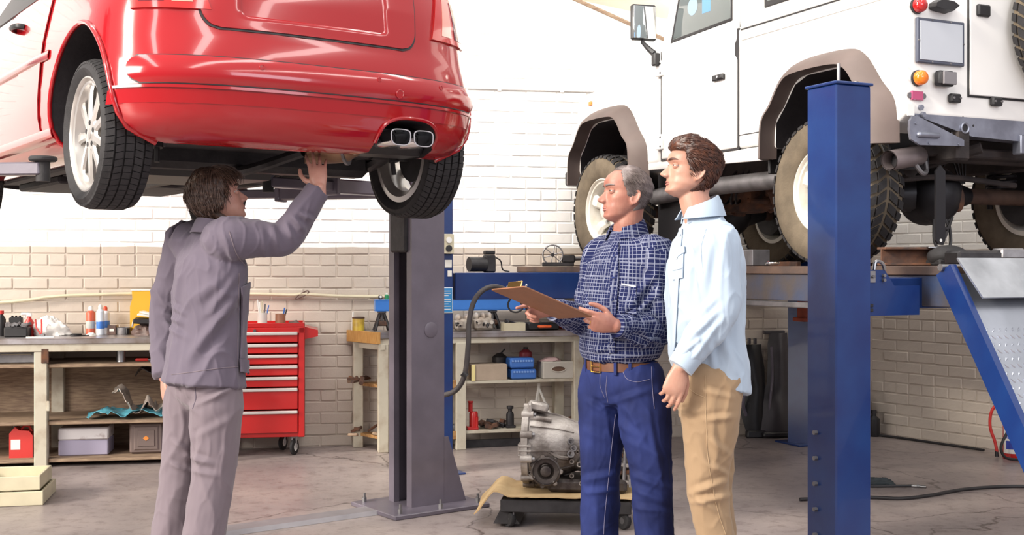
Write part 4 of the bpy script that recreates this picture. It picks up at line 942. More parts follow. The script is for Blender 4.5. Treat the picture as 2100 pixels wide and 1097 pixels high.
def spray(px, d, body, band, cap, label, h=.155, r=.032, rz=0):
    t = put('spray_can', label, 'spray can', px, d, ZT, None, rz)
    mb = MB(); lat(mb, [(0, 0), (r, 0), (r + .001, .004), (r, .008), (r, h), (r * .93, h + .006), (r * .55, h + .018), (0, h + .018)]); mb.build('can', body, t)
    mb = MB(); lat(mb, [(r + .0006, .045), (r + .0008, .046), (r + .0008, .095), (r + .0006, .096)]); mb.build('label_band', band, t)
    mb = MB(); lat(mb, [(r * .5, h + .016), (r * .52, h + .04), (r * .3, h + .05), (0, h + .052)]); mb.build('cap', cap, t)
    return t
spray(186, .20, mat('can_red', (.55, .10, .05), .35), mat('can_grey', (.45, .46, .44), .35), M['white_plastic'], 'orange-red spray can with a white cap on the left bench')
spray(206, .24, mat('can_white', (.66, .72, .80), .35), mat('can_blue', (.06, .20, .62), .35), M['white_plastic'], 'blue and white spray can in front of its neighbour on the left bench', .165, .028)
spray(216, .12, mat('can_pale', (.70, .72, .78), .35), M['can_blue'], mat('cap_red', (.6, .07, .03), .4), 'pale spray can with a red cap standing behind the blue one', .15, .03)
t = put('oil_bottle', 'black bottle with red cap at the far left end of the bench', 'bottle', 2, .30, ZT)
mb = MB(); lat(mb, [(0, 0), (.03, 0), (.032, .01), (.032, .12), (.015, .15), (.015, .16), (0, .16)]); mb.build('body', M['black_plastic'], t); mb = MB(); lat(mb, [(0, .155), (.02, .155), (.02, .18), (0, .18)]); mb.build('cap', M['red_plastic'], t)
t = put('parts_tray', 'low dark tray heaped with small grey parts on the left bench', 'tray', 37, .38, ZT)
mb = MB(); mb.box((0, 0, .035), (.155, .15, .07), None, .008); mb.build('tray', M['black_plastic'], t); mb = MB()
for k in range(40): mb.box((random.uniform(-.065, .065), random.uniform(-.06, .06), .072 + random.uniform(0, .015)), [random.uniform(.01, .03) for _ in range(3)], rotm(random.uniform(0, 90), random.uniform(0, 90), 0), .002)
o = mb.build('small_parts', M['dull_steel'], t); o['kind'] = 'stuff'
t = put('battery', 'small black battery block standing behind the dark parts tray', 'battery', 33, .25, ZT)
mb = MB(); mb.box((0, 0, .065), (.085, .06, .13), None, .006); mb.build('case', M['black_plastic'], t)
for x in (-.025, 0, .025): mb = MB(); lat(mb, [(0, .13), (.009, .13), (.008, .142), (0, .142)], (x, 0, 0), 10); mb.build('terminal', M['dark_metal'], t)
t = put('trigger_bottle', 'red trigger spray bottle with white head beside the white bag', 'bottle', 60, .30, ZT)
mb = MB(); lat(mb, [(0, 0), (.033, 0), (.035, .01), (.035, .09), (.014, .125), (.014, .135), (0, .135)]); mb.build('body', M['red_plastic'], t)
mb = MB(); mb.box((0, 0, .148), (.035, .024, .03), None, .006); mb.box((-.03, 0, .155), (.05, .018, .018), None, .005); mb.tube([(-.025, 0, .145), (-.035, 0, .12)], .005, 6); mb.build('trigger_head', M['white_plastic'], t)
def crumple(name, w_, d_, h, seed, m, n=22, parent=None, top=None, fold=1.):
    rd = random.Random(seed); off = Vector((rd.uniform(0, 50), rd.uniform(0, 50), 0)); secs = []
    vs = []; fs = []; K = n
    for i in range(K + 1):
        th = math.pi / 2 * i / K
        for j in range(2 * K):
            ph = 2 * math.pi * j / (2 * K); v = Vector((math.cos(ph) * math.cos(th), math.sin(ph) * math.cos(th), math.sin(th)))
            nz = noise.noise(v * 2.2 + off) * .30 + abs(noise.noise(v * 5 + off)) * .22 * fold - abs(noise.noise(v * 9 + off)) * .10
            r = 1 + nz; p = Vector((v.x * r * w_ / 2, v.y * r * d_ / 2, max(0, v.z * r * h * (top(v.x) if top else 1))))
            vs.append(p)
    for i in range(K):
        for j in range(2 * K):
            q = (j + 1) % (2 * K); fs.append((i * 2 * K + j, i * 2 * K + q, (i + 1) * 2 * K + q, (i + 1) * 2 * K + j))
    fs.append(tuple(range(2 * K - 1, -1, -1)))
    return MB().add(vs, fs).build(name, m, parent, 50)
o = crumple('plastic_bag', .27, .20, .14, 5, mat('bag_white', (.86, .84, .80), .5, trans=.1), top=lambda x: 1.0 - .55 * smoothstep(-.3, 1, x)); tag(o, 'crumpled white plastic bag lying on the left bench', 'bag', None, at(108, .26, ZT), WA)
t = put('pliers', 'red handled pliers leaning on the white plastic bag', 'pliers', 85, .42, ZT)
for s in (-1, 1): MB().tube([(s * .002, 0, .012), (s * .018 - .02, .02, .06), (s * .02 - .03, .05, .115)], .006, 7, round_=True).build('handle', M['red_plastic'], t)
MB().box((.012, -.01, .012), (.03, .03, .02), None, .005).build('jaws', M['dull_steel'], t)
o = MB().cyl((-.09, 0, .006), (.09, 0, .006), .005, n=8).build('rod', M['white_plastic']); tag(o, 'thin pale rod lying along the front of the left bench', 'rod', None, at(82, .60, ZT), WA)
mb = MB()
for k in range(2): mb.tube([(.035 * math.cos(a) + k * .004, .028 * math.sin(a), .006 + k * .008) for a in [2 * math.pi * q / 22 for q in range(23)]], .0045, 6)
mb.tube([(.035, 0, .006), (.07, .01, .004), (.09, .005, .004)], .004, 6)
tag(mb.build('cable_coil', M['hose_black']), 'small black cable coil on the left bench next to the white bag', 'cable', None, at(155, .40, ZT), WA)
t = put('cardboard_carton', 'small dark patterned carton right of the spray cans', 'box', 230, .22, ZT); MB().box((0, 0, .033), (.058, .05, .066), None, .003).build('carton', M['leather'], t, 0)
MB().box((0, -.0255, .033), (.03, .002, .02)).build('carton_label', M['paper'], t, 0)
t = put('open_tin', 'low open tin, half pale and half black, beside the brown bag', 'tin', 254, .22, ZT)
mb = MB(); lat(mb, [(0, 0), (.048, 0), (.05, .004), (.05, .05), (.047, .05), (.046, .006), (0, .006)], n=28); mb.build('can', M['dull_steel'], t)
mb = MB(); mb.box((.03, -.04, .026), (.03, .025, .046), rotm(0, 0, 38), .004); mb.build('black_label', M['black_plastic'], t)
t = put('tool_bag', 'brown leather tool bag on the left bench near the man', 'bag', 303, .30, ZT)
b_ = crumple('bag_body', .20, .20, .085, 9, M['leather'], 18, t, fold=.4)
MB().box((.0, -.03, .10), (.18, .15, .035), rotm(3, 4, 0), .015).build('flap', M['black_plastic'], t); MB().box((-.092, -.07, .085), (.012, .012, .05), rotm(0, 12, 0), .003).build('buckle', M['chrome'], t)
t = put('folder', 'pale paper folder lying on top of the brown tool bag', 'folder', 306, .30, ZT + .130); MB().box((0, -.02, .008), (.15, .13, .014), rotm(0, 8, 3), .002).build('cover', M['paper'], t, 0); MB().box((.01, -.02, .022), (.13, .12, .010), rotm(0, 14, -6), .002).build('sheets', M['white_plastic'], t, 0)
t = put('plastic_container', 'yellow plastic container behind the papers and brown bag', 'container', 300, .12, ZT)
mb = MB(); mb.loft([[Vector((sx * w_, sy * .07, z)) for sx, sy in ((-1, -1), (1, -1), (1, 1), (-1, 1))] for w_, z in ((.105, 0), (.105, .20), (.088, .26), (.092, .31), (.092, .312))]); mb.build('body', M['yellow_plastic'], t, 20)
MB().box((0, 0, .318), (.20, .15, .012), None, .004).build('lid', M['white_plastic'], t)
o = crumple('rag', .07, .05, .02, 12, M['paper'], 10); tag(o, 'scrap of white rag at the foot of the spray cans', 'rag', None, at(187, .34, ZT), WA)
# under the left bench
ZU, ZM, ZL = .703, .313, .058
t = put('drawer_box', 'shallow grey drawer box on the upper shelf at far left', 'box', 25, .52, ZU); mb = MB(); mb.box((0, .14, .04), (.31, .30, .075), None, .005); mb.build('box', M['dull_steel'], t, 0); MB().box((.03, -.013, .062), (.20, .006, .008), None, .002).build('label_strip', M['bench_paint'], t, 0)
t = put('silver_can', 'small silver ribbed can on the shelf below the left bench top', 'can', 248, .50, ZU); mb = MB()
lat(mb, [(0, 0), (.032, 0)] + [(.032 - .002 * (k % 2), .006 + k * .008) for k in range(11)] + [(.03, .094), (0, .094)]); mb.build('can', M['steel'], t)
t = put('file', 'red handled file on the shelf below the left bench top', 'file', 296, .50, ZU); MB().tube([(-.05, 0, .012), (.02, 0, .012)], .011, 8, round_=True).build('handle', M['red_plastic'], t); MB().box((.06, 0, .012), (.10, .014, .006)).build('blade', M['dull_steel'], t, 0)
# crumpled grey foil moulding, blue sheet and black trim on the middle shelf
def ribbon(path, widths, th, seed, m, name, parent=None, amp=.02):
    off = Vector((seed * 7.3, seed * 3.1, 0)); pts = spline(path, 30); g = []
    for i, p in enumerate(pts):
        t = i / (len(pts) - 1); w_ = interp(t, [k / (len(widths) - 1) for k in range(len(widths))], widths); row = []
        for j in range(11):
            v = j / 10 - .5; q = p + Vector((0, w_ * v, 0)); q.z = max(.004, q.z + noise.noise(q * 16 + off) * amp + abs(noise.noise(q * 30 + off)) * amp * .6); row.append(q)
        g.append(row)
    return MB().sheet(g, th).build(name, m, parent, 60)
o = ribbon([(-.14, 0, .16), (-.08, -.02, .20), (-.02, -.01, .10), (.05, 0, .04), (.10, -.02, .12), (.16, 0, .05), (.22, 0, .09)], [.14, .2, .24, .22, .2, .2, .12], .004, 2, mat('foil', (.50, .43, .38), .38, .5, var=.2), 'crumpled_foil', amp=.05)
tag(o, 'crumpled grey foil heat shield lying on the middle shelf', 'foil', None, at(275, .50, ZM), WA)
o = ribbon([(-.26, 0, .02), (-.15, 0, .05), (-.02, -.02, .03), (.12, 0, .06), (.26, -.03, .03), (.34, -.05, .05)], [.22, .30, .30, .28, .25, .2], .003, 4, mat('blue_sheet', (.10, .36, .46), .25, coat=.5), 'plastic_sheet', amp=.035)
tag(o, 'turquoise plastic sheet spread under the grey foil on the shelf', 'sheet', None, at(262, .48, ZM), WA)
o = ribbon([(-.12, .05, .28), (-.06, .04, .33), (.05, .04, .27), (.14, .02, .16), (.24, 0, .10), (.32, 0, .14)], [.10, .22, .26, .26, .25, .2], .006, 6, mat('trim_black', (.035, .028, .028), .35), 'bumper_trim', amp=.02)
tag(o, 'dark moulded bumper trim lying behind the grey foil', 'car part', None, at(312, .30, ZM), WA)
t = put('jerrycan', 'red plastic jerrycan on the floor shelf at far left', 'jerrycan', 46, .50, ZL); t.scale = (.76, .76, .76)
mb = MB(); mb.prism([(-.10, 0), (.10, 0), (.10, .20), (.07, .24), (-.02, .25), (-.05, .28), (-.10, .22)], (0, .07, 0), (1, 0, 0), (0, 0, 1), (0, -.13, 0)); b_ = mb.build('body', M['red_plastic'], t, 0)
MB().tube([(-.01, 0, .25), (.02, 0, .285), (.06, 0, .275), (.08, 0, .23)], .012, 8).build('handle', M['red_plastic'], t); mb = MB(); lat(mb, [(0, .27), (.022, .27), (.022, .295), (0, .295)], (-.06, 0, 0), 14); mb.build('cap', M['black_plastic'], t); MB().box((-.045, -.061, .12), (.08, .002, .09)).build('sticker', M['paper'], t, 0)
t = put('storage_crate', 'lavender storage crate with stained white lid on the lowest shelf', 'crate', 171, .52, ZL); MB().box((0, .12, .055), (.33, .24, .11), None, .008).build('crate', mat('lavender', (.34, .31, .42), .5), t); MB().box((0, .12, .15), (.335, .25, .085), None, .01).build('lid', mat('stained_lid', (.60, .57, .58), .5, col2=(.36, .30, .30), vscale=12, vlo=.3, vhi=.42), t)
t = put('speaker_box', 'square grey moulded case with a small orange emblem on lowest shelf', 'case', 300, .52, ZL); t.scale = (.93, .93, .93); MB().box((0, .11, .12), (.245, .22, .235), None, .015).build('case', mat('case_grey', (.15, .11, .10), .5), t)
for q, dp in ((.18, .006), (.13, .012)):
    mb = MB(); mb.loft([[Vector((sx * q / 2, -.001, .12 + sz * q / 2)) for sx, sz in ((-1, -1), (1, -1), (1, 1), (-1, 1))], [Vector((sx * q / 2 * .9, -.001 - dp, .12 + sz * q / 2 * .9)) for sx, sz in ((-1, -1), (1, -1), (1, 1), (-1, 1))]]); mb.build('raised_panel', M['case_grey'], t, 0)
mb = MB(); mb.loft([[Vector((sx * .02, -.0135, .12 + sz * .02)) for sx, sz in ((0, -1), (1.2, 0), (0, 1), (-1.2, 0))], [Vector((sx * .018, -.016, .12 + sz * .018)) for sx, sz in ((0, -1), (1.2, 0), (0, 1), (-1.2, 0))]]); mb.build('emblem', mat('emblem_orange', (.7, .25, .05), .4), t, 0)
t = put('paint_tin', 'purple tin beside the grey moulded case on the lowest shelf', 'tin', 350, .50, ZL); mb = MB(); lat(mb, [(0, 0), (.05, 0), (.05, .18), (.047, .186), (0, .186)]); mb.build('tin', mat('tin_purple', (.16, .11, .27), .4), t); mb = MB(); lat(mb, [(.051, .17), (.053, .176), (.05, .182)]); mb.build('rim', M['steel'], t)
# cream crates on the floor at the left edge
for k, (lab, z, w_) in enumerate((('low cream crate on the floor at the lower left edge', 0, .42), ('second cream crate stacked on the crate at lower left', .085, .38))):
    p = P(8, 1035, 6.7); t = thing('wooden_crate', lab, 'crate', (p.x - .02, 6.85, z + .001), 12)
    for (c, s_) in (((0, -w_ / 2 + .01, .04), (w_, .016, .08)), ((0, w_ / 2 - .01, .04), (w_, .016, .08)), ((-w_ / 2 + .01, 0, .04), (.016, w_ - .03, .08)), ((w_ / 2 - .01, 0, .04), (.016, w_ - .03, .08))): MB().box(c, s_, None, .003).build('side_board', M['cream_plastic'], t, 0)
    MB().box((0, 0, .008), (w_ - .03, w_ - .03, .012), None, .002).build('bottom_board', M['cream_plastic'], t, 0)
# ---- cable slung along the wall
ps = [at(px, .03, zpx(px, py, .03)) for px, py in ((-80, 618), (0, 620), (60, 615), (110, 608), (200, 604), (300, 602), (420, 604), (520, 603), (600, 605), (620, 603), (690, 607), (790, 608), (850, 606))]
o = MB().tube(spline(ps, 60), .012, 8).build('wall_cable', M['cream_plastic']); tag(o, 'cream cable slung along the brick wall above both benches', 'cable')
ps = [at(px, .035, zpx(px, py, .035)) for px, py in ((604, 613), (614, 604), (630, 596), (632, 601), (618, 609), (606, 613), (612, 604))]
tag(MB().tube(spline(ps, 24), .006, 6).build('cable_tie', M['leather']), 'brown cord knotted round the wall cable above the red tool chest', 'cord')

# ---- red tool chest on casters
uc0 = wall_frame_pt(447, .42); uc1 = wall_frame_pt(625, .42); CW = uc1 - uc0
tc_ = thing('tool_chest', 'red rolling tool chest with seven drawers behind the man in overalls', 'tool chest', tuple(wallpt(uc0, 0, .42)), WA)
zc0, zc1 = .135, .93
mb = MB()
mb.box((.012, .20, (zc0 + zc1) / 2), (.024, .40, zc1 - zc0), None, .004); mb.box((CW - .022, .20, (zc0 + zc1) / 2), (.044, .40, zc1 - zc0), None, .004)
mb.box((CW / 2, .21, zc0 + .02), (CW, .38, .04), None, .004); mb.box((CW / 2, .39, (zc0 + zc1) / 2), (CW, .02, zc1 - zc0), None, .003); mb.box((CW / 2, .20, zc1 - .025), (CW, .40, .05), None, .006)
mb.build('cabinet', M['red_enamel'], tc_, 0)
hs = [682, 706, 728, 750, 773, 796, 842, 890]
zs = [H_ - (y - CY_) / 282. for y in hs]
for k in range(7):
    z1, z0 = zs[k] + .012, zs[k + 1] + .016
    d_ = MB().box((CW / 2 - .012, .012, (z0 + z1) / 2), (CW - .075, .03, z1 - z0 - .006), None, .004).build('drawer', M['red_enamel'], tc_, 0)
    MB().box((CW / 2 - .012, -.010, z1 - .014), (CW - .078, .016, .022), None, .005).build('drawer_handle', mat('alu_%d' % k, (.72, .69, .66), .35, .6), d_, 0)
MB().cyl((CW * .42, 0, .905), (CW * .42, -.012, .905), .012, n=14).build('lock', M['chrome'], tc_)
mb = MB(); mb.prism([(0, .84), (.095, .86), (.095, .905), (0, .93)], (CW, .03, 0), (1, 0, 0), (0, 0, 1), (0, .34, 0)); mb.build('side_shelf', M['red_enamel'], tc_, 0)
mb = MB()
for (c, s_) in (((CW / 2, .008, .945), (CW, .014, .03)), ((CW / 2, .39, .945), (CW, .014, .03)), ((.008, .2, .945), (.014, .4, .03)), ((CW - .008, .2, .945), (.014, .4, .03))): mb.box(c, s_, None, .003)
o = mb.build('top_rim', M['red_enamel'], tc_, 0)
for (x, y) in ((.07, .06), (CW - .075, .06), (.07, .33), (CW - .16, .30)):
    c = bpy.data.objects.new('caster', None); COL.objects.link(c); c.parent = tc_; c.location = (x, y, 0)
    MB().lathe([(.03, -.014), (.05, -.013), (.058, -.008), (.058, .008), (.05, .013), (.03, .014)], (0, 0, .058), (.9, -.45, 0), 22, closed=True).build('tyre', M['rubber'], c); MB().lathe([(0, -.012), (.036, -.012), (.036, .012), (0, .012)], (0, 0, .058), (.9, -.45, 0), 18).build('hub', M['white_plastic'], c)
    MB().box((-.016, -.004, .095), (.012, .03, .09), None, .002).box((.014, .006, .095), (.012, .03, .09), None, .002).box((0, 0, .135), (.06, .06, .012), None, .002).build('fork', M['steel'], c, 0)
ZC = zc1 + .001
def pen_pot(px, d, r, h, m, lab, sticks, rz=0):
    t = put('tool_pot', lab, 'pot', px, d, ZC); mb = MB(); lat(mb, [(0, 0), (r, 0), (r, h), (r * .92, h), (r * .9, .006), (0, .006)]); mb.build('pot', m, t)
    for k, (dx, dy, l, mm) in enumerate(sticks): MB().tube([(dx * .3, dy * .3, .01), (dx, dy, l)], .0055, 6, round_=True).build('tool', M[mm], t)
    return t
pen_pot(538, .30, .035, .10, mat('pot_pale', (.72, .68, .64), .4, trans=.2), 'pale beaker of tools on the red chest beside the man', [(-.02, 0, .17, 'white_plastic'), (.02, .01, .16, 'steel'), (.045, 0, .15, 'blue_plastic'), (0, -.01, .18, 'cream_plastic'), (-.035, .0, .19, 'white_plastic')])
pen_pot(575, .28, .037, .09, mat('pot_brown', (.27, .12, .07), .4), 'brown pot with pens on the red tool chest', [(.03, 0, .13, 'blue_plastic'), (.045, 0, .12, 'black_plastic')])
t = put('tool_pot_stand', 'round white coaster under the brown pot on red chest', 'coaster', 574, .36, ZC) ; mb = MB(); lat(mb, [(0, 0), (.035, 0), (.035, .012), (0, .012)]); mb.build('coaster', M['white_plastic'], t)
t = put('screwdriver', 'orange handled screwdriver lying at the front of the red chest', 'screwdriver', 524, .36, ZC); MB().tube([(-.03, 0, .014), (.045, 0, .014)], .013, 8, round_=True).build('handle', mat('orange_plastic', (.75, .28, .03), .4), t); MB().tube([(.05, 0, .014), (.12, .02, .014)], .003, 6).build('shank', M['steel'], t)
t = put('rag', 'dark rag heap at the right end of the red chest top', 'rag', 604, .24, ZC); crumple('cloth', .10, .09, .035, 21, M['leather'], 12, t)

# ---- right bench
RBA = 14
rb = thing('workbench', 'grey steel topped workbench against the wall between the lift posts', 'workbench', (-.988, 8.564, 0), RBA)
BM = Matrix.Translation((-.988, 8.564, 0)) @ Matrix.Rotation(R(RBA), 4, 'Z')
def bxp(px, y, z=0.):
    k = (px - CX_) / F_; c, s = math.cos(R(RBA)), math.sin(R(RBA))
    # X=-.988+c x - s y ; Y=8.564+s x + c y ; X=kY
    x = (k * (8.564 + c * y) + .988 + s * y) / (c - k * s); return Vector((x, y, z))
mb = MB(); mb.prism([(.02, 0), (1.66, 0), (1.66, .27), (-.15, .40)], (0, 0, .868), (1, 0, 0), (0, 1, 0), (0, 0, .014)); mb.box((.82, .006, .853), (1.6, .012, .03), None, .002); mb.build('bench_top', M['bench_steel'], rb, 0)
mb = MB(); mb.prism([(-.005, -.008), (.024, -.008), (-.148, .405), (-.18, .40)], (0, 0, .80), (1, 0, 0), (0, 1, 0), (0, 0, .085)); mb.build('end_board', mat('end_grain', (.55, .31, .10), .6, col2=(.42, .20, .05), vscale=20, stretch=(6, 6, 1)), rb, 0)
MB().box((.82, .03, .815), (1.6, .035, .045), None, .004).build('apron', M['bench_paint'], rb, 0)
mb = MB(); mb.prism([(.03, .0), (.06, .0), (-.10, .38), (-.13, .38)], (0, 0, .755), (1, 0, 0), (0, 1, 0), (0, 0, .04)); mb.build('end_rail', M['bench_paint'], rb, 0)
for (x, y) in ((.05, .045), (.63, .04), (1.545, .04), (-.10, .345), (.60, .32), (1.45, .24)):
    MB().box((x, y, .40), (.075, .075, .80), None, .005).build('leg', M['bench_paint'], rb, 0)
for z in (.50, .128): MB().box((1.09, .15, z), (.86, .26, .022), None, .003).build('shelf', M['bench_paint'], rb, 0)
for z in (.47, .09): 
    mb = MB(); mb.prism([(.05, .03), (.60, .03), (.60, .32), (-.10, .34)], (0, 0, z), (1, 0, 0), (0, 1, 0), (0, 0, .022)); mb.build('wood_shelf', M['wood'], rb, 0)
    MB().box((.32, .022, z + .02), (.56, .014, .06), None, .003).build('shelf_lip', M['wood'], rb, 0)
MB().box((1.1, .10, .03), (.86, .02, .06), None, .003).build('plinth', M['dark_metal'], rb, 0)
def bput(name, label, cat, px, y, z, group=None, rz=0): return thing(name, label, cat, tuple(BM @ bxp(px, y, z)), RBA + rz, group)
ZB = .8825
t = bput('paint_tin', 'yellow paint tin on the wooden end of the right bench', 'tin', 735, .33, ZB); mb = MB(); lat(mb, [(0, 0), (.046, 0), (.046, .095), (.043, .10), (0, .10)]); mb.build('tin', mat('tin_yellow', (.62, .46, .05), .4, col2=(.35, .22, .04), vscale=14), t); mb = MB(); lat(mb, [(.0465, .092), (.049, .097), (.045, .103), (.0, .1025)]); mb.build('lid', M['rust'], t)
t = bput('stirring_stick', 'pale stirring stick leaning behind the yellow paint tin', 'stick', 722, .36, ZB); MB().tube([(-.0, 0, .0), (.01, .02, .14)], .007, 6).build('stick', M['paper'], t)
# blue steel beam lying on two dark stands
for px, lab in ((783, 'dark welded stand under the left end of the blue beam'), (1010, 'dark welded stand under the right part of the blue beam')):
    t = bput('beam_stand', lab, 'stand', px, .20, ZB)
    for sx in (-1, 1):
        for sy in (-1, 1): MB().tube([(sx * .055, sy * .05, .006), (sx * .015, sy * .014, .135)], .011, 7).build('leg', M['dark_metal'], t)
    MB().box((0, 0, .06), (.09, .08, .04), None, .01).build('brace', M['rust'], t); MB().box((0, 0, .142), (.06, .06, .014), None, .002).cyl((0, 0, .08), (0, 0, .142), .014, n=10).build('head', M['dull_steel'], t)
x0 = bxp(768, .20); x1 = bxp(1085, .20); t = thing('steel_beam', 'bright blue steel beam lying on stands above the right bench', 'beam', tuple(BM @ Vector((x0.x, .20, ZB + .15))), RBA)
l_ = x1.x - x0.x; mb = MB(); mb.box((l_ / 2, 0, .0), (l_, .09, .012), None, .002).box((l_ / 2, 0, .075), (l_, .09, .012), None, .002).box((l_ / 2, -.04, .037), (l_, .010, .075)).box((l_ / 2, .04, .037), (l_, .010, .075)); mb.v = [(x, y, z + .006) for x, y, z in mb.v]; mb.build('box_section', M['rail_blue'], t, 0); MB().box((.003, 0, .043), (.006, .075, .066)).build('end_cap', mat('pale_blue', (.25, .42, .75), .4), t, 0)
t = thing('bottle', 'small green bottle with white cap standing on the blue beam', 'bottle', tuple(BM @ (bxp(793, .20) + Vector((0, 0, ZB + .238)))), RBA); mb = MB(); lat(mb, [(0, 0), (.016, 0), (.016, .03), (.007, .04), (0, .04)], n=12); mb.build('body', mat('green_plastic', (.03, .25, .10), .3), t); mb = MB(); lat(mb, [(0, .038), (.009, .038), (.009, .05), (0, .05)], n=10); mb.build('cap', M['white_plastic'], t)
t = thing('tap_fitting', 'dark pipe fitting lying on the left end of the blue beam', 'fitting', tuple(BM @ (bxp(780, .20) + Vector((0, 0, ZB + .238)))), RBA); MB().box((0, 0, .016), (.03, .03, .03), None, .006).build('block', M['dark_metal'], t); MB().cyl((0, -.014, .02), (0, -.03, .02), .009, n=10).build('spout', M['white_plastic'], t)
# engine castings and tool trays
def casting(px, y, w_, h, d_, seed, m, lab, cyls=4):
    t = bput('engine_casting', lab, 'engine part', px, y, ZB); rd = random.Random(seed); mb = MB(); mb.box((0, 0, h * .4), (w_, d_, h * .75), None, .02); mb.build('block', M[m], t)
    for k in range(cyls):
        x = -w_ / 2 + w_ * (k + .5) / cyls; MB().cyl((x, -d_ * .3, h * .45), (x, -d_ * .62, h * .5), w_ / cyls * .36, w_ / cyls * .30, n=14).build('boss', M[m], t)
        mb = MB(); mb.ball((x, 0, h * .78), (w_ / cyls * .45, d_ * .45, h * .28), 12, 8); mb.build('dome', M[m], t)
    for k in range(cyls + 2):
        x = rd.uniform(-w_ / 2, w_ / 2); MB().cyl((x, -d_ / 2, rd.uniform(.02, h * .6)), (x, -d_ / 2 - .02, rd.uniform(.02, h * .6)), .008, n=6).build('bolt', M['dark_metal'], t)
mat('alu_cast', (.60, .56, .50), .5, .4, col2=(.33, .27, .22), vscale=12, bump=.2)
casting(948, .10, .13, .12, .14, 1, 'alu_cast', 'pale aluminium engine casting on right bench next to blue post', 2)
casting(990, .12, .15, .13, .14, 2, 'alu_cast', 'wider pale aluminium cylinder casting on the right bench', 3)
t = bput('float_ball', 'round pale knob at the left of the engine castings', 'ball', 919, .08, ZB); MB().ball((0, 0, .034), .034, 16, 10).build('ball', M['white_plastic'], t); MB().cyl((0, 0, .06), (0, 0, .08), .008, n=8).build('stem', M['steel'], t)
t = bput('parts_box', 'open beige parts box on the right bench', 'box', 1052, .06, ZB)
for (c, s_) in (((0, -.06, .03), (.16, .008, .06)), ((0, .06, .03), (.16, .008, .06)), ((-.078, 0, .03), (.008, .12, .06)), ((.078, 0, .03), (.008, .12, .06))): MB().box(c, s_).build('side_board', M['cream_plastic'], t, 0)
MB().box((0, 0, .004), (.15, .11, .006)).build('bottom_board', M['cream_plastic'], t, 0); MB().box((0, 0, .05), (.12, .08, .03), rotm(10, 20, 10), .005).build('contents', M['dark_metal'], t)
t = bput('tool_case', 'black tool case with orange handle on the right bench', 'case', 1112, .07, ZB); MB().box((0, .02, .03), (.24, .15, .055), None, .008).build('case', M['black_plastic'], t); MB().tube([(-.045, -.06, .03), (-.045, -.085, .03), (.045, -.085, .03), (.045, -.06, .03)], .010, 8).build('handle', mat('orange_red', (.75, .12, .03), .4), t)
t = bput('drill', 'red power drill lying behind the tool case on right bench', 'drill', 1150, .14, ZB); MB().tube([(-.06, 0, .03), (.06, 0, .03)], [.022, .03], 12).build('motor', M['red_plastic'], t); MB().tube([(.04, -.0, .03), (.07, -.07, .02)], .018, 10).build('grip', M['black_plastic'], t)
# shelf goods
ZS1, ZS2 = .5115, .1395
t = bput('filing_box', 'long beige card box with yellow edge on the bench shelf', 'box', 1000, .10, ZS1); MB().box((0, .02, .06), (.27, .20, .12), None, .004).build('box', mat('box_beige', (.42, .33, .25), .7, var=.2), t, 0); MB().box((-.128, -.084, .06), (.03, .012, .122), None, .004).build('yellow_edge', mat('edge_yellow', (.72, .62, .28), .5), t, 0)
for k, (z, lab, dx) in enumerate(((0, 'blue plastic socket tray at the bottom of the pair on the shelf', 0), (.083, 'second blue plastic tray stacked on the lower blue tray', -.01))):
    t = bput('parts_tray', lab, 'tray', 1070 - k * 3, .10, ZS1 + z); MB().box((0, .02, .04), (.20 - .01 * k, .17, .078), None, .012).build('tray', M['blue_plastic'], t)
    for q in range(8):
        MB().cyl((-.075 + q * .021, -.058 - .002, .058), (-.075 + q * .021, -.069, .058), .008, n=8).build('ridge', mat('ridge_blue', (.20, .35, .68), .35) if 'ridge_blue' not in M else M['ridge_blue'], t)
t = bput('crate', 'pale crate with an oval handle hole on the bench shelf', 'crate', 1140, .10, ZS1)
ell = [(.055 * math.cos(a), .075 + .022 * math.sin(a)) for a in [2 * math.pi * k / 24 for k in range(24)]]
MB().box((0, .02, .065), (.245, .19, .13), None, .006).build('crate', mat('crate_pale', (.52, .48, .42), .7, var=.1), t, 0)
mb = MB(); mb.prism(ell, (0, -.0765, 0), (1, 0, 0), (0, 0, 1), (0, .006, 0)); mb.build('handle_hole', M['dark_wood'], t, 0); mb = MB(); mb.tube([(x, -.0765, z) for x, z in ell + ell[:1]], .004, 6); mb.build('hole_rim', M['crate_pale'], t)
t = bput('rag', 'pinkish crumpled rag on top of the pale crate', 'rag', 1130, .10, ZS1 + .131); crumple('cloth', .15, .10, .03, 31, mat('rag_pink', (.50, .34, .33), .85), 12, t)
t = bput('oil_can', 'dark oil can behind the beige box on the bench shelf', 'can', 1025, .22, ZS1); mb = MB(); lat(mb, [(0, 0), (.06, 0), (.06, .16), (.02, .19), (0, .19)]); mb.build('can', M['dark_metal'], t); MB().tube([(0, 0, .18), (.04, 0, .22)], .006, 6).build('spout', M['dark_metal'], t)
t = bput('oil_bottle', 'red bottle behind the blue trays on the bench shelf', 'bottle', 1078, .24, ZS1); mb = MB(); lat(mb, [(0, 0), (.05, 0), (.05, .19), (.02, .215), (0, .215)]); mb.build('body', mat('deep_red', (.25, .03, .04), .4), t); mb = MB(); lat(mb, [(0, .21), (.018, .21), (.018, .23), (0, .23)]); mb.build('cap', M['black_plastic'], t)
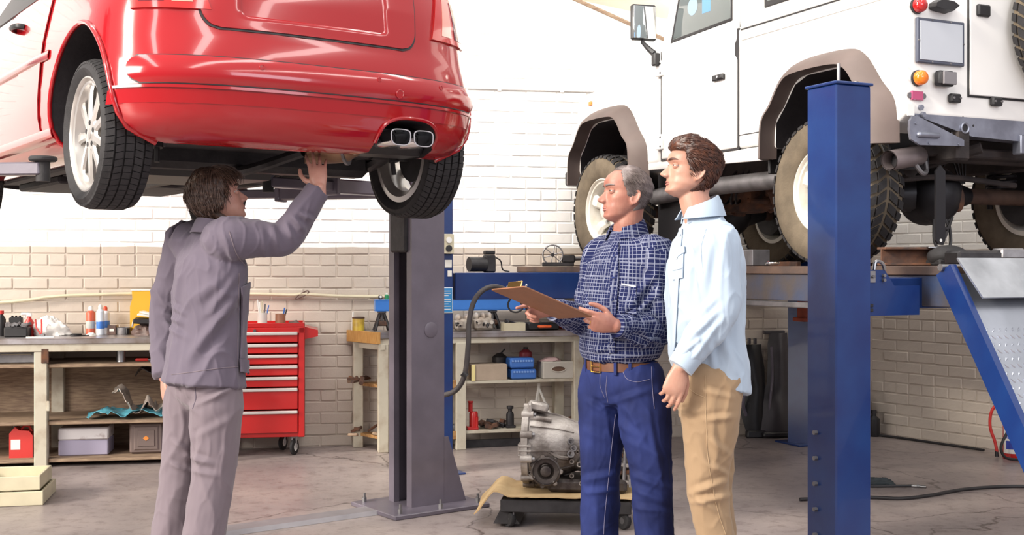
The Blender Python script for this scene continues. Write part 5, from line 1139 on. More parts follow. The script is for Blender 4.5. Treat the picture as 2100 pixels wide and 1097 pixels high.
# red bottle jack, dark jack, scrap, white A-shaped stand on the lower shelf
t = bput('bottle_jack', 'red bottle jack on the lower bench shelf beside the leg', 'jack', 968, .08, ZS2)
MB().box((.0, 0, .012), (.085, .085, .024), None, .005).build('base', M['red_enamel'], t); mb = MB(); lat(mb, [(0, .02), (.034, .02), (.034, .12), (.028, .135), (0, .135)], (.012, 0, 0)); mb.build('cylinder', M['red_enamel'], t); mb = MB(); lat(mb, [(0, .135), (.017, .135), (.017, .20), (.022, .205), (.022, .215), (0, .215)], (-.012, 0, 0)); mb.build('ram', M['red_enamel'], t)
MB().tube([(.03, -.03, .02), (.03, -.035, .10)], .012, 8).build('pump', M['red_enamel'], t)
t = bput('bottle_jack', 'small black bottle jack standing mid shelf under the right bench', 'jack', 1046, .12, ZS2)
MB().box((0, 0, .01), (.075, .075, .02), None, .005).build('base', M['dark_metal'], t); mb = MB(); lat(mb, [(0, .02), (.03, .02), (.03, .10), (.022, .12), (.016, .12), (.016, .14), (.026, .145), (.026, .165), (0, .165)]); mb.build('cylinder', M['dark_metal'], t)
t = bput('axle_stand', 'pale A-shaped stand on the lower shelf behind the gearbox', 'stand', 1107, .14, ZS2)
apex = Vector((-.01, 0, .30))
for (x, y) in ((-.075, -.05), (.105, -.05), (.02, .08)): MB().tube([(x, y, .008), apex], .010, 7).build('leg', M['paper'], t)
MB().tube([(-.012, 0, .28), (-.008, 0, .33)], .012, 8).build('head', M['paper'], t)
for k, (px, w_, lab) in enumerate(((1000, .10, 'dark scrap casting on the lower shelf right of the red jack'), (1022, .09, 'low brown scrap bracket on the lower shelf'), (1160, .12, 'dark heap of belt scrap at the right end of lower shelf'))):
    t = bput('scrap_part', lab, 'scrap', px, .12, ZS2); rd = random.Random(k)
    for q in range(7): MB().box((rd.uniform(-w_ / 2, w_ / 2), rd.uniform(-.06, .06), .02 + .012 * (q % 3)), (rd.uniform(.03, .07), rd.uniform(.03, .07), rd.uniform(.02, .035)), rotm(rd.uniform(-20, 20), rd.uniform(-20, 20), rd.uniform(0, 90)), .004).build('piece', M['rust'] if q % 2 else M['dark_metal'], t)
t = bput('pipe_piece', 'short grey pipe on the floor shelf between blue post and bench leg', 'pipe', 924, .12, .113); MB().tube([(-.07, 0, .035), (.07, 0, .035)], .035, 14).build('pipe', M['dull_steel'], t); MB().lathe([(.03, 0), (.045, 0), (.045, .012), (.03, .012)], (.06, 0, .035), (1, 0, 0), 16, closed=True).build('flange', M['dark_metal'], t)
for k, (z, lab) in enumerate(((.493, 'heap of rusty brackets on the upper wooden shelf at bench end'), (.113, 'heap of rusty brackets on the lower wooden shelf at bench end'))):
    t = bput('scrap_heap', lab, 'scrap', 768, .20, z); rd = random.Random(40 + k)
    for q in range(16): MB().box((rd.uniform(-.18, .30), rd.uniform(-.12, .10), .014 + .013 * (q % 3)), (rd.uniform(.03, .12), rd.uniform(.02, .05), rd.uniform(.01, .03)), rotm(rd.uniform(-25, 25), rd.uniform(-25, 25), rd.uniform(0, 180)), .003).build('bracket', M['rust'] if q % 3 else M['shelf_wood'], t)
# ================================================================ people
def etube(mb, pts, ra, rb, side, n=22, k=26, round_=True, caps=(1., 1.)):
    """smooth tube through pts; ra/rb = half widths along side / across it"""
    side = Vector(side); m = len(pts); S = spline(pts, k); ts = [i / (m - 1) for i in range(m)]
    A = [interp(i / k, ts, ra) for i in range(k + 1)]; B = [interp(i / k, ts, rb) for i in range(k + 1)]
    pre = []; post = []
    d0 = (S[0] - S[1]).normalized(); d1 = (S[-1] - S[-2]).normalized()
    if round_:
        for q, e in ((.97, .22), (.85, .52), (.6, .8), (.3, .955)):
            pre.append((S[0] + d0 * min(A[0], B[0]) * q * caps[0], A[0] * e, B[0] * e)); post.insert(0, (S[-1] + d1 * min(A[-1], B[-1]) * q * caps[1], A[-1] * e, B[-1] * e))
    L_s = pre + list(zip(S, A, B)) + post; P_ = [q[0] for q in L_s]; secs = []
    for i, (p, a, b) in enumerate(L_s):
        d = P_[min(i + 1, len(P_) - 1)] - P_[max(i - 1, 0)]; d.normalize()
        u = side - d * side.dot(d); u.normalize(); v = d.cross(u).normalized()
        secs.append([p + u * math.cos(t) * a + v * math.sin(t) * b for t in [2 * math.pi * j / n for j in range(n)]])
    mb.loft(secs); return mb
def remesh(mb, name, m, voxel, smooth_it=3, parent=None, fac=.5):
    o = mb.build(name, m, parent, 0)
    md = o.modifiers.new('r', 'REMESH'); md.mode = 'VOXEL'; md.voxel_size = voxel; md.use_smooth_shade = True
    if smooth_it:
        sm = o.modifiers.new('s', 'SMOOTH'); sm.factor = fac; sm.iterations = smooth_it
    apply_mods(o); o.data.polygons.foreach_set('use_smooth', [True] * len(o.data.polygons)); return o
def get_co(me):
    a = np.empty(len(me.vertices) * 3, np.float32); me.vertices.foreach_get('co', a); return a.reshape(-1, 3).astype(float)
def get_no(me):
    a = np.empty(len(me.vertices) * 3, np.float32); me.vertex_normals.foreach_get('vector', a); return a.reshape(-1, 3).astype(float)
def set_co(me, c): me.vertices.foreach_set('co', c.astype(np.float32).ravel()); me.update()
def displace(o, fn):
    me = o.data; c = get_co(me); n = get_no(me); set_co(me, c + n * fn(c, n)[:, None])
def vnoise(c, sc, off=(0, 0, 0)):
    o = Vector(off); return np.array([noise.noise(Vector((p[0] * sc[0], p[1] * sc[1], p[2] * sc[2])) + o) for p in c])
def folds(o, org, lines, seed=0, amp=.004, sc=(9, 9, 4), fine=.0012):
    """cloth folds: ridged noise over the whole garment + single creases given by the seen end points"""
    def fn(c, n):
        w = c + np.array(org); d = np.zeros(len(c))
        if amp: wv = w + vnoise(w, (5, 5, 5), (9, seed, 1))[:, None] * .05; nz = vnoise(wv, sc, (seed * 3.7, seed, 0)); d += ((1 - np.minimum(np.abs(nz) * 3.2, 1)) ** 2 - .30) * amp * 1.5; n2 = vnoise(wv, (sc[0] * 2.1, sc[1] * 2.1, sc[2] * 2.3), (seed, 8, 4)); d += ((1 - np.minimum(np.abs(n2) * 3.5, 1)) ** 2 - .25) * amp * .6; d += vnoise(w, (28, 28, 14), (seed, 5, 2)) * fine * 1.5
        px = CX_ + w[:, 0] / w[:, 1] * F_; py = CY_ - (w[:, 2] - H_) / w[:, 1] * F_
        view = np.array([0, 0, H_]) - w; view /= np.linalg.norm(view, axis=1)[:, None]; face = np.clip((n * view).sum(1) * 2.5, 0, 1)
        for (x0, y0, x1, y1, wd, a) in lines:
            ex, ey = x1 - x0, y1 - y0; l2 = ex * ex + ey * ey; t = ((px - x0) * ex + (py - y0) * ey) / l2; tc = np.clip(t, 0, 1)
            sd_ = ((px - x0) * ey - (py - y0) * ex) / math.sqrt(l2); end = np.exp(-((t - tc) * math.sqrt(l2) / (wd * 1.6)) ** 2) * (.35 + .65 * np.sin(np.pi * np.clip(t, .0, 1)) ** .6)
            d += 1.25 * face * a * end * (np.exp(-(sd_ / wd) ** 2) - .45 * np.exp(-((sd_ - wd * 1.7) / wd) ** 2))
        return d
    displace(o, fn)
class Head:
    """head in its own frame: x right, y forward, z up, origin between the ears"""
    def __init__(s, c, f, pitch, k=1., nose=1., jaw=1., roll=0, wide=1., brow=1., chin=0., zs=1.):
        f = Vector(f).normalized(); r = Vector((f.y, -f.x, 0)).normalized()
        Mr = Matrix((r, f, Vector((0, 0, 1)))).transposed(); s.M = Matrix.Translation(c) @ (Mr @ Matrix.Rotation(R(pitch), 3, 'X') @ Matrix.Rotation(R(roll), 3, 'Y')).to_4x4() @ Matrix.Diagonal((k, k, k * zs, 1))
        s.nose, s.jaw, s.wide, s.brow, s.chin = nose, jaw, wide, brow, chin
        s.zf = [-.116, -.110, -.098, -.084, -.070, -.055, -.040, -.02, .0, .016, .032, .055, .08, .10, .114, .122]
        s.yf = [.050, .066, .083 + chin, .079 + chin * .6, .083, .087, .084, .083, .083, .081, .0915 * brow, .092, .080, .059, .033, .004]
        s.zb = [-.116, -.10, -.085, -.06, -.03, .0, .03, .06, .085, .104, .116, .122]
        s.yb = [.012, -.002, -.020, -.055, -.082, -.097, -.103, -.098, -.080, -.055, -.03, -.004]
        s.zw = [-.116, -.108, -.098, -.085, -.06, -.03, .0, .03, .06, .085, .104, .116, .122]
        s.w_ = [.014, .026 * jaw, .037 * jaw, .049 * jaw, .060 * jaw, .067, .0705, .073, .072, .062, .046, .027, .003]
    def surf(s, a, z):
        yf, yb, w = interp(z, s.zf, s.yf), interp(z, s.zb, s.yb), interp(z, s.zw, s.w_) * s.wide
        yc = lerp(yf, yb, .52); ca, sa = math.cos(a), math.sin(a)
        x = w * math.copysign(abs(sa) ** .92, sa); y = yc + (yf - yc if ca > 0 else yc - yb) * math.copysign(abs(ca) ** (.86 if ca > 0 else .95), ca)
        if ca > 0:                                       # sockets, cheekbones, temples
            for sx in (-1, 1):
                g = math.exp(-((x - sx * .031) / .0135) ** 2 - ((z - .010) / .0105) ** 2); y -= .0115 * g
                g = math.exp(-((x - sx * .050) / .016) ** 2 - ((z + .016) / .014) ** 2); y += .0035 * g; x += sx * .003 * g
                g = math.exp(-((x - sx * .030) / .012) ** 2 - ((z + .052) / .018) ** 2); y -= .0035 * g
        return Vector((x, y, z))
    def normal(s, a, z):
        e = 1e-3; p = s.surf(a, z); n = (s.surf(a + e, z) - p).cross(s.surf(a, z + e) - p); n = n.normalized() if n.length > 0 else Vector((0, 0, 1))
        c = Vector((0, 0, .01)); return n if n.dot(p - c) > 0 else -n
    def W(s, p): return s.M @ Vector(p)
    def shell(s, mb):
        zs = [lerp(-.116, .122, i / 62) for i in range(63)]; t = MB()
        t.loft([[s.surf(-2 * math.pi * j / 64, z) for j in range(64)] for z in zs])
        # nose
        secs = []; q = s.nose
        for z, yt, w, wt in ((.024, .082, .011, .004), (.012, .088, .0105, .0038), (-.002, .083 + .014 * q, .0125, .004), (-.016, .083 + .024 * q, .0145, .005), (-.027, .083 + .0325 * q, .016, .0062), (-.034, .083 + .033 * q, .0165, .0068), (-.040, .083 + .026 * q, .0155, .0065), (-.0445, .083 + .010 * q, .012, .006)):
            secs.append([Vector((x, y, z)) for x, y in ((-w * 1.1, .070), (-w, .080), (-wt, yt - .003), (0, yt), (wt, yt - .003), (w, .080), (w * 1.1, .070), (0, .066))])
        t.loft(secs[::-1])
        for sx in (-1, 1):
            t.ball((sx * .0125, .083 + .010 * q, -.0355), (.0062, .0105, .0075), 12, 8)
            # ears
            E0 = Vector((sx * .069 * s.wide, -.006, -.008)); ou = Vector((sx * .42, -.9, .0)).normalized(); up = Vector((0, -.22, .97)).normalized(); on = Vector((sx, .4, 0)).normalized()
            rim = []
            for k in range(22):
                th = 2 * math.pi * k / 22; rr = .0155 * (1 + .18 * math.sin(th)); rim.append(E0 + ou * (.013 + rr * math.cos(th)) + up * (.030 * math.sin(th)) + on * .004)
            t.tube(rim + rim[:1], .0042, 8, cap=False)
            t.ball(E0 + ou * .011, (.016, .0045, .028), 14, 8, Matrix((ou, on, up)).transposed())
            t.ball(E0 + ou * .010 - up * .028, (.008, .006, .010), 10, 6)
            t.ball(E0 + on * .004 + ou * .0, (.006, .005, .009), 8, 6)
        t.v = [tuple(s.M @ Vector(v)) for v in t.v]; mb.add(t.v, t.f)
    def features(s, parent, skin_lip, hair_m, org, parent_skin, iris=(.08, .05, .03), brow_r=.0042, gaze=(0, 0)):
        def bld(mb, name, m, par): mb.v = [tuple(s.M @ Vector(v) - org) for v in mb.v]; return mb.build(name, m, par, 60)
        for sx in (-1, 1):
            c = Vector((sx * .031, .0668, .010)); mb = MB().ball(c, .0126, 18, 12); e = bld(mb, 'eye', M['eye_white'], parent)
            g = Vector((math.sin(R(gaze[0])), math.cos(R(gaze[0])) * math.cos(R(gaze[1])), math.sin(R(gaze[1])))).normalized()
            bld(MB().lathe([(0, .0), (.0062, .0), (.0058, .0011), (.003, .0016), (0, .0018)], c + g * .0112, g, 16), 'iris', M['iris'], e)
            bld(MB().lathe([(0, .0), (.0027, .0), (.002, .0003), (0, .0004)], c + g * .0128, g, 12), 'pupil', M['black_plastic'], e)
            for e0, e1, nm in ((15, 112, 'upper_eyelid'), (-13, -112, 'lower_eyelid')):
                gr = [[c + V((math.sin(u), math.cos(u) * math.cos(e), math.cos(u) * math.sin(e))) * .0140 for u in [lerp(-1.42, 1.42, q / 14) for q in range(15)]] for e in [R(lerp(e0, e1, i / 8)) for i in range(9)]]
                bld(MB().sheet(gr if e0 < 0 else gr[::-1], .0016), nm, parent_skin, parent)
            pts = []
            for k in range(8):
                x = sx * lerp(.011, .051, k / 7); z = .0315 + .0055 * math.sin(k / 7 * 2.4); a = math.asin(min(.98, abs(x) / (.073 * s.wide)) ** 1.08) * sx; p = s.surf(a, z); pts.append(p + s.normal(a, z) * .0022)
            bld(MB().tube(pts, [brow_r * q for q in (.6, 1, 1.1, 1.1, 1, .85, .6, .3)], 7, ell=1.25, round_=True), 'eyebrow', hair_m, parent)
        mb = MB()
        for z0, zc, r_, yo in ((-.0645, -.0600, .0040, .0865), (-.0675, -.0715, .0050, .0845)):
            pts = [Vector((x, lerp(yo, .0745, (abs(x) / .024) ** 2), lerp(zc, -.0665, (abs(x) / .024) ** 1.6))) for x in [lerp(-.024, .024, k / 12) for k in range(13)]]
            mb.tube(pts, [r_ * (1 - .75 * abs(k / 6 - 1) ** 2) for k in range(13)], 9, ell=.8, round_=True)
        l = bld(mb, 'lips', skin_lip, parent); l['kind'] = 'stuff'
        return l
    def hair(s, parent, m, org, mask, th, flow, n_str, L_, seed, lift=.12, rough=.004, rad=.0013):
        rd = random.Random(seed); na, nz_ = 96, 46; zs = [lerp(-.095, .1215, i / nz_) for i in range(nz_ + 1)]; g = {}; vs = []; vi = []
        for i, z in enumerate(zs):
            for j in range(na):
                a = -math.pi + 2 * math.pi * j / na; mk = mask(a, z, s.surf(a, z))
                if mk <= 0.02: continue
                p = s.surf(a, z); n = s.normal(a, z); o = th(a, z, p) * mk ** .6; q = p + n * (o + rough * (noise.noise(p * 45 + Vector((seed, 0, 0))) + .5 * noise.noise(p * 110)) * mk)
                g[(i, j)] = len(vs); vs.append(q); vi.append(p - n * .004)
        top = len(vs); zt = s.surf(0, .1215); vs.append(Vector((0, .0, .122 + th(0, .12, zt)))); vi.append(Vector((0, 0, .116)))
        k = len(vs); fs = []; edges = {}
        def addf(f):
            fs.append(f)
            for q in range(len(f)):
                e = (f[q], f[(q + 1) % len(f)])
                if (e[1], e[0]) in edges: del edges[(e[1], e[0])]
                else: edges[e] = 1
        for i in range(nz_):
            for j in range(na):
                j2 = (j + 1) % na; q = [(i, j), (i + 1, j), (i + 1, j2), (i, j2)]
                if all(x in g for x in q): addf(tuple(g[x] for x in q))
        for j in range(na):
            j2 = (j + 1) % na
            if (nz_, j) in g and (nz_, j2) in g: addf((g[(nz_, j)], top, g[(nz_, j2)]))
        al = fs + [tuple(x + k for x in f[::-1]) for f in fs] + [(b, a, a + k, b + k) for a, b in edges]
        mb = MB().add(vs + vi, al)
        cnt = 0; tries = 0
        while cnt < n_str and tries < n_str * 12:
            tries += 1; z = rd.uniform(-.095, .1205); a = rd.uniform(-math.pi, math.pi); p = s.surf(a, z); mk = mask(a, z, p)
            if mk < .15 or rd.random() > .5 + .5 * interp(z, s.zw, s.w_) / .073: continue
            n = s.normal(a, z); fl = Vector(flow(a, z, p)); fl = fl - n * fl.dot(n)
            if fl.length < 1e-5: continue
            fl.normalize(); fl = (fl + Vector((rd.uniform(-.22, .22), rd.uniform(-.22, .22), rd.uniform(-.22, .22)))); fl = (fl - n * fl.dot(n)).normalized()
            l = L_ * rd.uniform(.6, 1.2) * (.5 + .5 * mk); o = th(a, z, p) * mk ** .6; p0 = p + n * (o * .93); li = lift * rd.uniform(.5, 1.4)
            mb.tube([p0, p0 + fl * l * .33 + n * l * li, p0 + fl * l * .67 + n * l * (li * 1.1 - .06), p0 + fl * l + n * l * (li * .7 - .26)], [rad, rad * 1.1, rad * .8, rad * .2], 3)
            cnt += 1
        mb.v = [tuple(s.M @ Vector(v) - org) for v in mb.v]; return mb.build('hair', m, parent, 70)
def hand(mb, wrist, f, n, ts, curls, thumb, k=1., spread=.10, fold=None):
    """palm and five fingers. f towards the finger tips, n out of the back of the hand, ts = +1/-1 thumb side along f x n"""
    f = Vector(f).normalized(); n = Vector(n); n = (n - f * n.dot(f)).normalized(); w = f.cross(n) * ts; wrist = Vector(wrist)
    etube(mb, [wrist - f * .03 * k, wrist + f * .005 * k, wrist + f * .045 * k + n * .002, wrist + f * .082 * k, wrist + f * .094 * k - n * .002], [x * k for x in (.027, .029, .039, .042, .038)], [x * k for x in (.020, .018, .0165, .0145, .011)], w, 16, 14)
    etube(mb, [wrist + f * .012 * k + w * .012 * k - n * .008 * k, wrist + f * .05 * k + w * .022 * k - n * .010 * k], [.018 * k, .014 * k], [.016 * k, .012 * k], w, 12, 6)
    ln = (.074, .082, .076, .060); rr = (.0086, .0088, .0084, .0074); off = (.089, .093, .089, .081)
    J = []
    for i in range(4):
        fi = (f + w * spread * (1.5 - i)).normalized(); ax = fi.cross(n).normalized()
        p = wrist + f * (off[i] - .012) * k + w * (.0295 - .0195 * i) * k + n * .0005; ang = 0; pts = [p - fi * .01 * k]; rs_ = [rr[i] * 1.05]
        cu = curls[i]
        p = p + fi * .012 * k; pts.append(p.copy()); rs_.append(rr[i] * 1.1)
        for q, (sg, c) in enumerate(zip((.47, .29, .24), cu)):
            ang += R(c); d = fi * math.cos(ang) - n * math.sin(ang)
            pts.append(p + d * ln[i] * sg * k * .5); rs_.append(rr[i] * (.97 - .06 * q))
            p = p + d * ln[i] * sg * k; pts.append(p.copy()); rs_.append(rr[i] * (1.0 - .09 * q))
        mb.tube(pts, [r * k for r in rs_], 10, round_=True); J.append(pts)
    p = wrist + f * .022 * k + w * .024 * k - n * .008 * k; pts = [p]; rs_ = [.0135 * k]
    for (a, b, c), l, r in zip(thumb, (.042, .034, .028), (.0115, .0105, .0085)):
        d = (f * a + w * b + n * c).normalized(); p = p + d * l * k; pts.append(p.copy()); rs_.append(r * k)
    mb.tube(pts, rs_, 10, round_=True)
    return J
def garment_uv(o, chains):
    """UV in metres wrapped round the nearest limb: u across, v along"""
    me = o.data; c = get_co(me); nf = len(me.polygons); cen = np.empty(nf * 3, np.float32); me.polygons.foreach_get('center', cen); cen = cen.reshape(-1, 3).astype(float)
    best = np.full(nf, 1e9); bid = np.zeros(nf, int); segs = []
    for pts, rad, ref in chains:
        acc = 0
        for a, b in zip(pts[:-1], pts[1:]):
            a = np.array(a); b = np.array(b); segs.append((a, b, acc, rad, np.array(ref))); acc += np.linalg.norm(b - a)
    for i, (a, b, acc, rad, ref) in enumerate(segs):
        ab = b - a; t = np.clip(((cen - a) @ ab) / (ab @ ab), 0, 1); d = np.linalg.norm(cen - a - t[:, None] * ab, axis=1) / rad; m_ = d < best; best[m_] = d[m_]; bid[m_] = i
    uvl = me.uv_layers.new(name='UVMap'); nl = len(me.loops); lv = np.empty(nl, np.int32); me.loops.foreach_get('vertex_index', lv); ls = np.empty(nf, np.int32); me.polygons.foreach_get('loop_start', ls); lt = np.empty(nf, np.int32); me.polygons.foreach_get('loop_total', lt)
    lf = np.repeat(np.arange(nf), lt); uv = np.zeros((nl, 2))
    for i, (a, b, acc, rad, ref) in enumerate(segs):
        q = bid[lf] == i
        if not q.any(): continue
        p = c[lv[q]]; d = (b - a) / np.linalg.norm(b - a); u = ref - d * (ref @ d); u /= np.linalg.norm(u); v = np.cross(d, u); rel = p - a
        ang = np.arctan2(rel @ v, rel @ u); fc = cen[lf[q]] - a; af = np.arctan2(fc @ v, fc @ u); ang = af + (ang - af + np.pi) % (2 * np.pi) - np.pi
        uv[q, 0] = ang * rad; uv[q, 1] = acc + rel @ d
    uvl.data.foreach_set('uv', uv.astype(np.float32).ravel())
def decal(target, org, poly, m, name, parent, off=.002, th=.003, n=14, label=None):
    """piece of cloth lying on a garment: its four corners as seen in the photograph, laid on the real surface"""
    me = target.data; c = get_co(me) + np.array(org); bv = BVHTree.FromPolygons([tuple(x) for x in c], [tuple(p.vertices) for p in me.polygons]); g = []
    o = Vector((0, 0, H_)); last = None
    for i in range(n + 1):
        row = []
        for j in range(n + 1):
            a = i / n; b = j / n
            x = lerp(lerp(poly[0][0], poly[1][0], b), lerp(poly[3][0], poly[2][0], b), a); y = lerp(lerp(poly[0][1], poly[1][1], b), lerp(poly[3][1], poly[2][1], b), a)
            d = Vector(((x - CX_) / F_, 1, (CY_ - y) / F_)).normalized(); h, nn, _, _ = bv.ray_cast(o, d)
            if h is None: h, nn = (last if last else (o + d * 4.8, -d))
            last = (h, nn); row.append(h + nn.normalized() * off - Vector(org))
        g.append(row)
    return MB().sheet(g[::-1], th).build(name, m, parent, 50, label)
def seam(target, org, pts, m, name, parent, r=.0012, off=.0008, n=40):
    me = target.data; c = get_co(me) + np.array(org); bv = BVHTree.FromPolygons([tuple(x) for x in c], [tuple(p.vertices) for p in me.polygons]); out = []; o = Vector((0, 0, H_))
    for p in spline([Vector((x, y, 0)) for x, y in pts], n):
        d = Vector(((p.x - CX_) / F_, 1, (CY_ - p.y) / F_)).normalized(); h, nn, _, _ = bv.ray_cast(o, d)
        if h is not None: out.append(h + nn.normalized() * off - Vector(org))
    return MB().tube(out, r, 6, round_=False).build(name, m, parent, 60) if len(out) > 2 else None
def shoes(parent, spots, m):
    for (p, f) in spots:
        f = Vector(f).normalized(); s_ = Vector((f.y, -f.x, 0)); p = Vector(p); mb = MB()
        mb.loft([[p + f * y + s_ * x * w + Vector((0, 0, z)) for x, z in ((-1, .006), (-1, .03), (-.8, h * .7), (-.35, h), (.35, h), (.8, h * .7), (1, .03), (1, .006))] for y, w, h in ((-.085, .028, .075), (-.07, .036, .10), (-.02, .038, .115), (.05, .043, .085), (.11, .050, .060), (.16, .045, .048), (.19, .028, .036))])
        sh = mb.build('shoe', m, parent, 60); mb = MB()
        mb.loft([[p + f * y + s_ * x * w + Vector((0, 0, z)) for x, z in ((-1, .001), (1, .001), (1, .016), (-1, .016))] for y, w in ((-.09, .03), (-.07, .04), (0, .040), (.10, .052), (.16, .048), (.197, .028))]); mb.build('sole', M['black_plastic'], sh, 40)
mat('eye_white', (.50, .44, .41), .2); mat('iris', (.09, .07, .06), .15)
mat('skin_old', (.39, .185, .135), .5, col2=(.30, .12, .088), vscale=22, bump=.06, bscale=150, sss=.15)
mat('skin_young', (.47, .265, .195), .48, col2=(.40, .20, .145), vscale=18, bump=.04, bscale=150, sss=.15)
mat('skin_worker', (.48, .26, .20), .48, col2=(.41, .20, .155), vscale=18, bump=.05, bscale=150, sss=.15)
mat('lip', (.36, .14, .12), .4)
mat('hair_brown', (.085, .045, .030), .5, col2=(.035, .018, .013), vscale=40, stretch=(1, 1, 4))
mat('hair_auburn', (.095, .030, .013), .45, col2=(.030, .011, .008), vscale=40)
mat('hair_grey', (.235, .195, .19), .5, col2=(.085, .065, .06), vscale=14, vlo=.35, vhi=.65)
def cloth_mat(name, col, var=.12, weave=900, rough=.85):
    m = mat(name, col, rough, var=var, vscale=3.5, bump=.06, bscale=weave, sheen=.15, coords='Object'); return m
V = Vector
# ---------------------------------------------------------------- man in grey overalls reaching up under the red car
wo = V((-1.33, 5.0, 0))
worker = thing('person', 'man in grey overalls seen from behind, reaching up under the red car', 'person', wo)
def rel(p): return V(p) - wo
f_w = V((.77, .64, 0)); r_w = V((.64, -.77, 0))
cen = V((-1.302, 5.0, 0)); sh_r = rel((-1.175, 4.865, 1.475)); sh_l = rel((-1.435, 5.13, 1.47)); el_r = rel(P(583, 487, 4.98)); wr_r = rel(P(655, 385, 5.03))
el_l = rel(P(338, 640, 5.20)); wr_l = rel(P(338, 775, 5.08)); hip_r = rel((-1.238, 4.925, .93)); hip_l = rel((-1.375, 5.06, .93))
kn_r = rel((-1.255, 4.91, .48)); kn_l = rel((-1.43, 5.07, .48)); an_r = rel((-1.305, 4.86, .08)); an_l = rel((-1.485, 5.06, .08))
pel = rel((-1.305, 4.99, .95)); wai = rel((-1.30, 5.0, 1.10)); che = rel((-1.29, 4.995, 1.32)); nec = rel((-1.275, 4.99, 1.50)); hc = rel((-1.247, 5.0, 1.652))
hd = Head(hc + wo, (.95, .31, 0), 20, .99, nose=.95)
mb = MB(); 
t_ = MB(); hd.shell(t_); mb.add([V(v) - wo for v in t_.v], t_.f)
etube(mb, [hd.W((0, -.03, -.03)) - wo, hd.W((0, -.035, -.09)) - wo, nec + V((0, 0, .0)), nec - V((0, 0, .08))], [.052, .053, .060, .085], [.055, .056, .062, .08], r_w)
etube(mb, [pel, wai, che, nec - V((0, 0, .06))], [.15, .135, .155, .10], [.10, .095, .10, .07], r_w)
for a, e, w in ((sh_r, el_r, wr_r), (sh_l, el_l, wr_l)): etube(mb, [a, a.lerp(e, .5), e, e.lerp(w, .35), w], [.05, .046, .038, .040, .027], [.05, .046, .038, .038, .024], r_w, 16)
for h, k, a in ((hip_r, kn_r, an_r), (hip_l, kn_l, an_l)): etube(mb, [h, h.lerp(k, .5), k, k.lerp(a, .35), a, a - V((0, 0, .05))], [.085, .075, .052, .052, .036, .034], [.085, .075, .055, .055, .038, .04], r_w, 16)
hand(mb, wr_r, rel(P(648, 315, 5.07)) - wr_r, V((.15, -1, .0)), -1, [(6, 12, 10), (2, 8, 8), (10, 14, 10), (14, 16, 12)], [(.55, .8, -.2), (.8, .45, -.3), (.95, .1, -.2)], 1.0, .12)
hand(mb, wr_l, V((.05, 0, -1)), V((-.8, -.5, 0)), 1, [(20, 30, 20)] * 4, [(.7, .5, -.4), (.9, .2, -.3), (1, 0, -.2)], 1.0, .05)
body = remesh(mb, 'body', M['skin_worker'], .0042, 2, worker)
hd.features(worker, M['lip'], M['hair_brown'], wo, M['skin_worker'], gaze=(-10, 15))
def mask_w(a, z, p):
    fr = math.cos(a); side = abs(math.sin(a)); m_ = 0
    hairline = .068 + .0 * side
    if fr > .55: m_ = smoothstep(.064, .080, z)
    elif fr > 0.0: m_ = smoothstep(lerp(-.028, .058, smoothstep(.05, .55, fr)), lerp(-.006, .076, smoothstep(.05, .55, fr)), z)
    else: m_ = smoothstep(-.095, -.075, z)
    if -.45 < fr < .30 and z < -.012: m_ *= 1 - .9 * smoothstep(-.02, -.05, z) * smoothstep(-.45, -.30, fr) 
    if z < -.005: m_ *= 1 - smoothstep(-.005, -.03, z) * smoothstep(-.66, -.40, fr)
    return m_
hd.hair(worker, M['hair_brown'], wo, mask_w, lambda a, z, p: .020 + .006 * smoothstep(.0, .08, z) + .006 * smoothstep(0, -.6, math.cos(a)), lambda a, z, p: (p.x * 4, -.25 + (.5 if math.cos(a) > .2 else 0), -1 if z < .105 else -.3), 2200, .055, 3, rough=.005, rad=.0016)
ovm = cloth_mat('overall_grey', (.105, .085, .118), .12, 700); ovt = cloth_mat('overall_hazed', (.155, .122, .142), .10, 700)  # trousers lighter than the jacket: haze put into their colour
# trousers
mb = MB()
etube(mb, [pel + V((0, 0, .06)), pel - V((0, 0, .02)), pel - V((0, 0, .09))], [.165, .175, .165], [.118, .132, .125], r_w)
for h, k, a in ((hip_r, kn_r, an_r), (hip_l, kn_l, an_l)): etube(mb, [h + V((0, 0, .0)), h.lerp(k, .35), h.lerp(k, .7), k, k.lerp(a, .5), a + V((0, 0, -.02))], [.082, .106, .097, .090, .088, .088], [.092, .112, .10, .092, .09, .092], r_w, 20, round_=True, caps=(.3, .15))
tr = remesh(mb, 'trousers', ovt, .007, 4, worker)
folds(tr, wo, [(392, 835, 470, 800, 6, .008), (350, 800, 400, 845, 5, .006), (356, 905, 388, 925, 5, .009), (385, 935, 430, 950, 6, .010), (387, 962, 440, 975, 6, .008), (350, 950, 380, 965, 5, .008), (400, 880, 392, 960, 6, -.006), (430, 820, 480, 790, 5, .005), (395, 900, 470, 860, 8, .004)], 2, .004, (8, 8, 3))
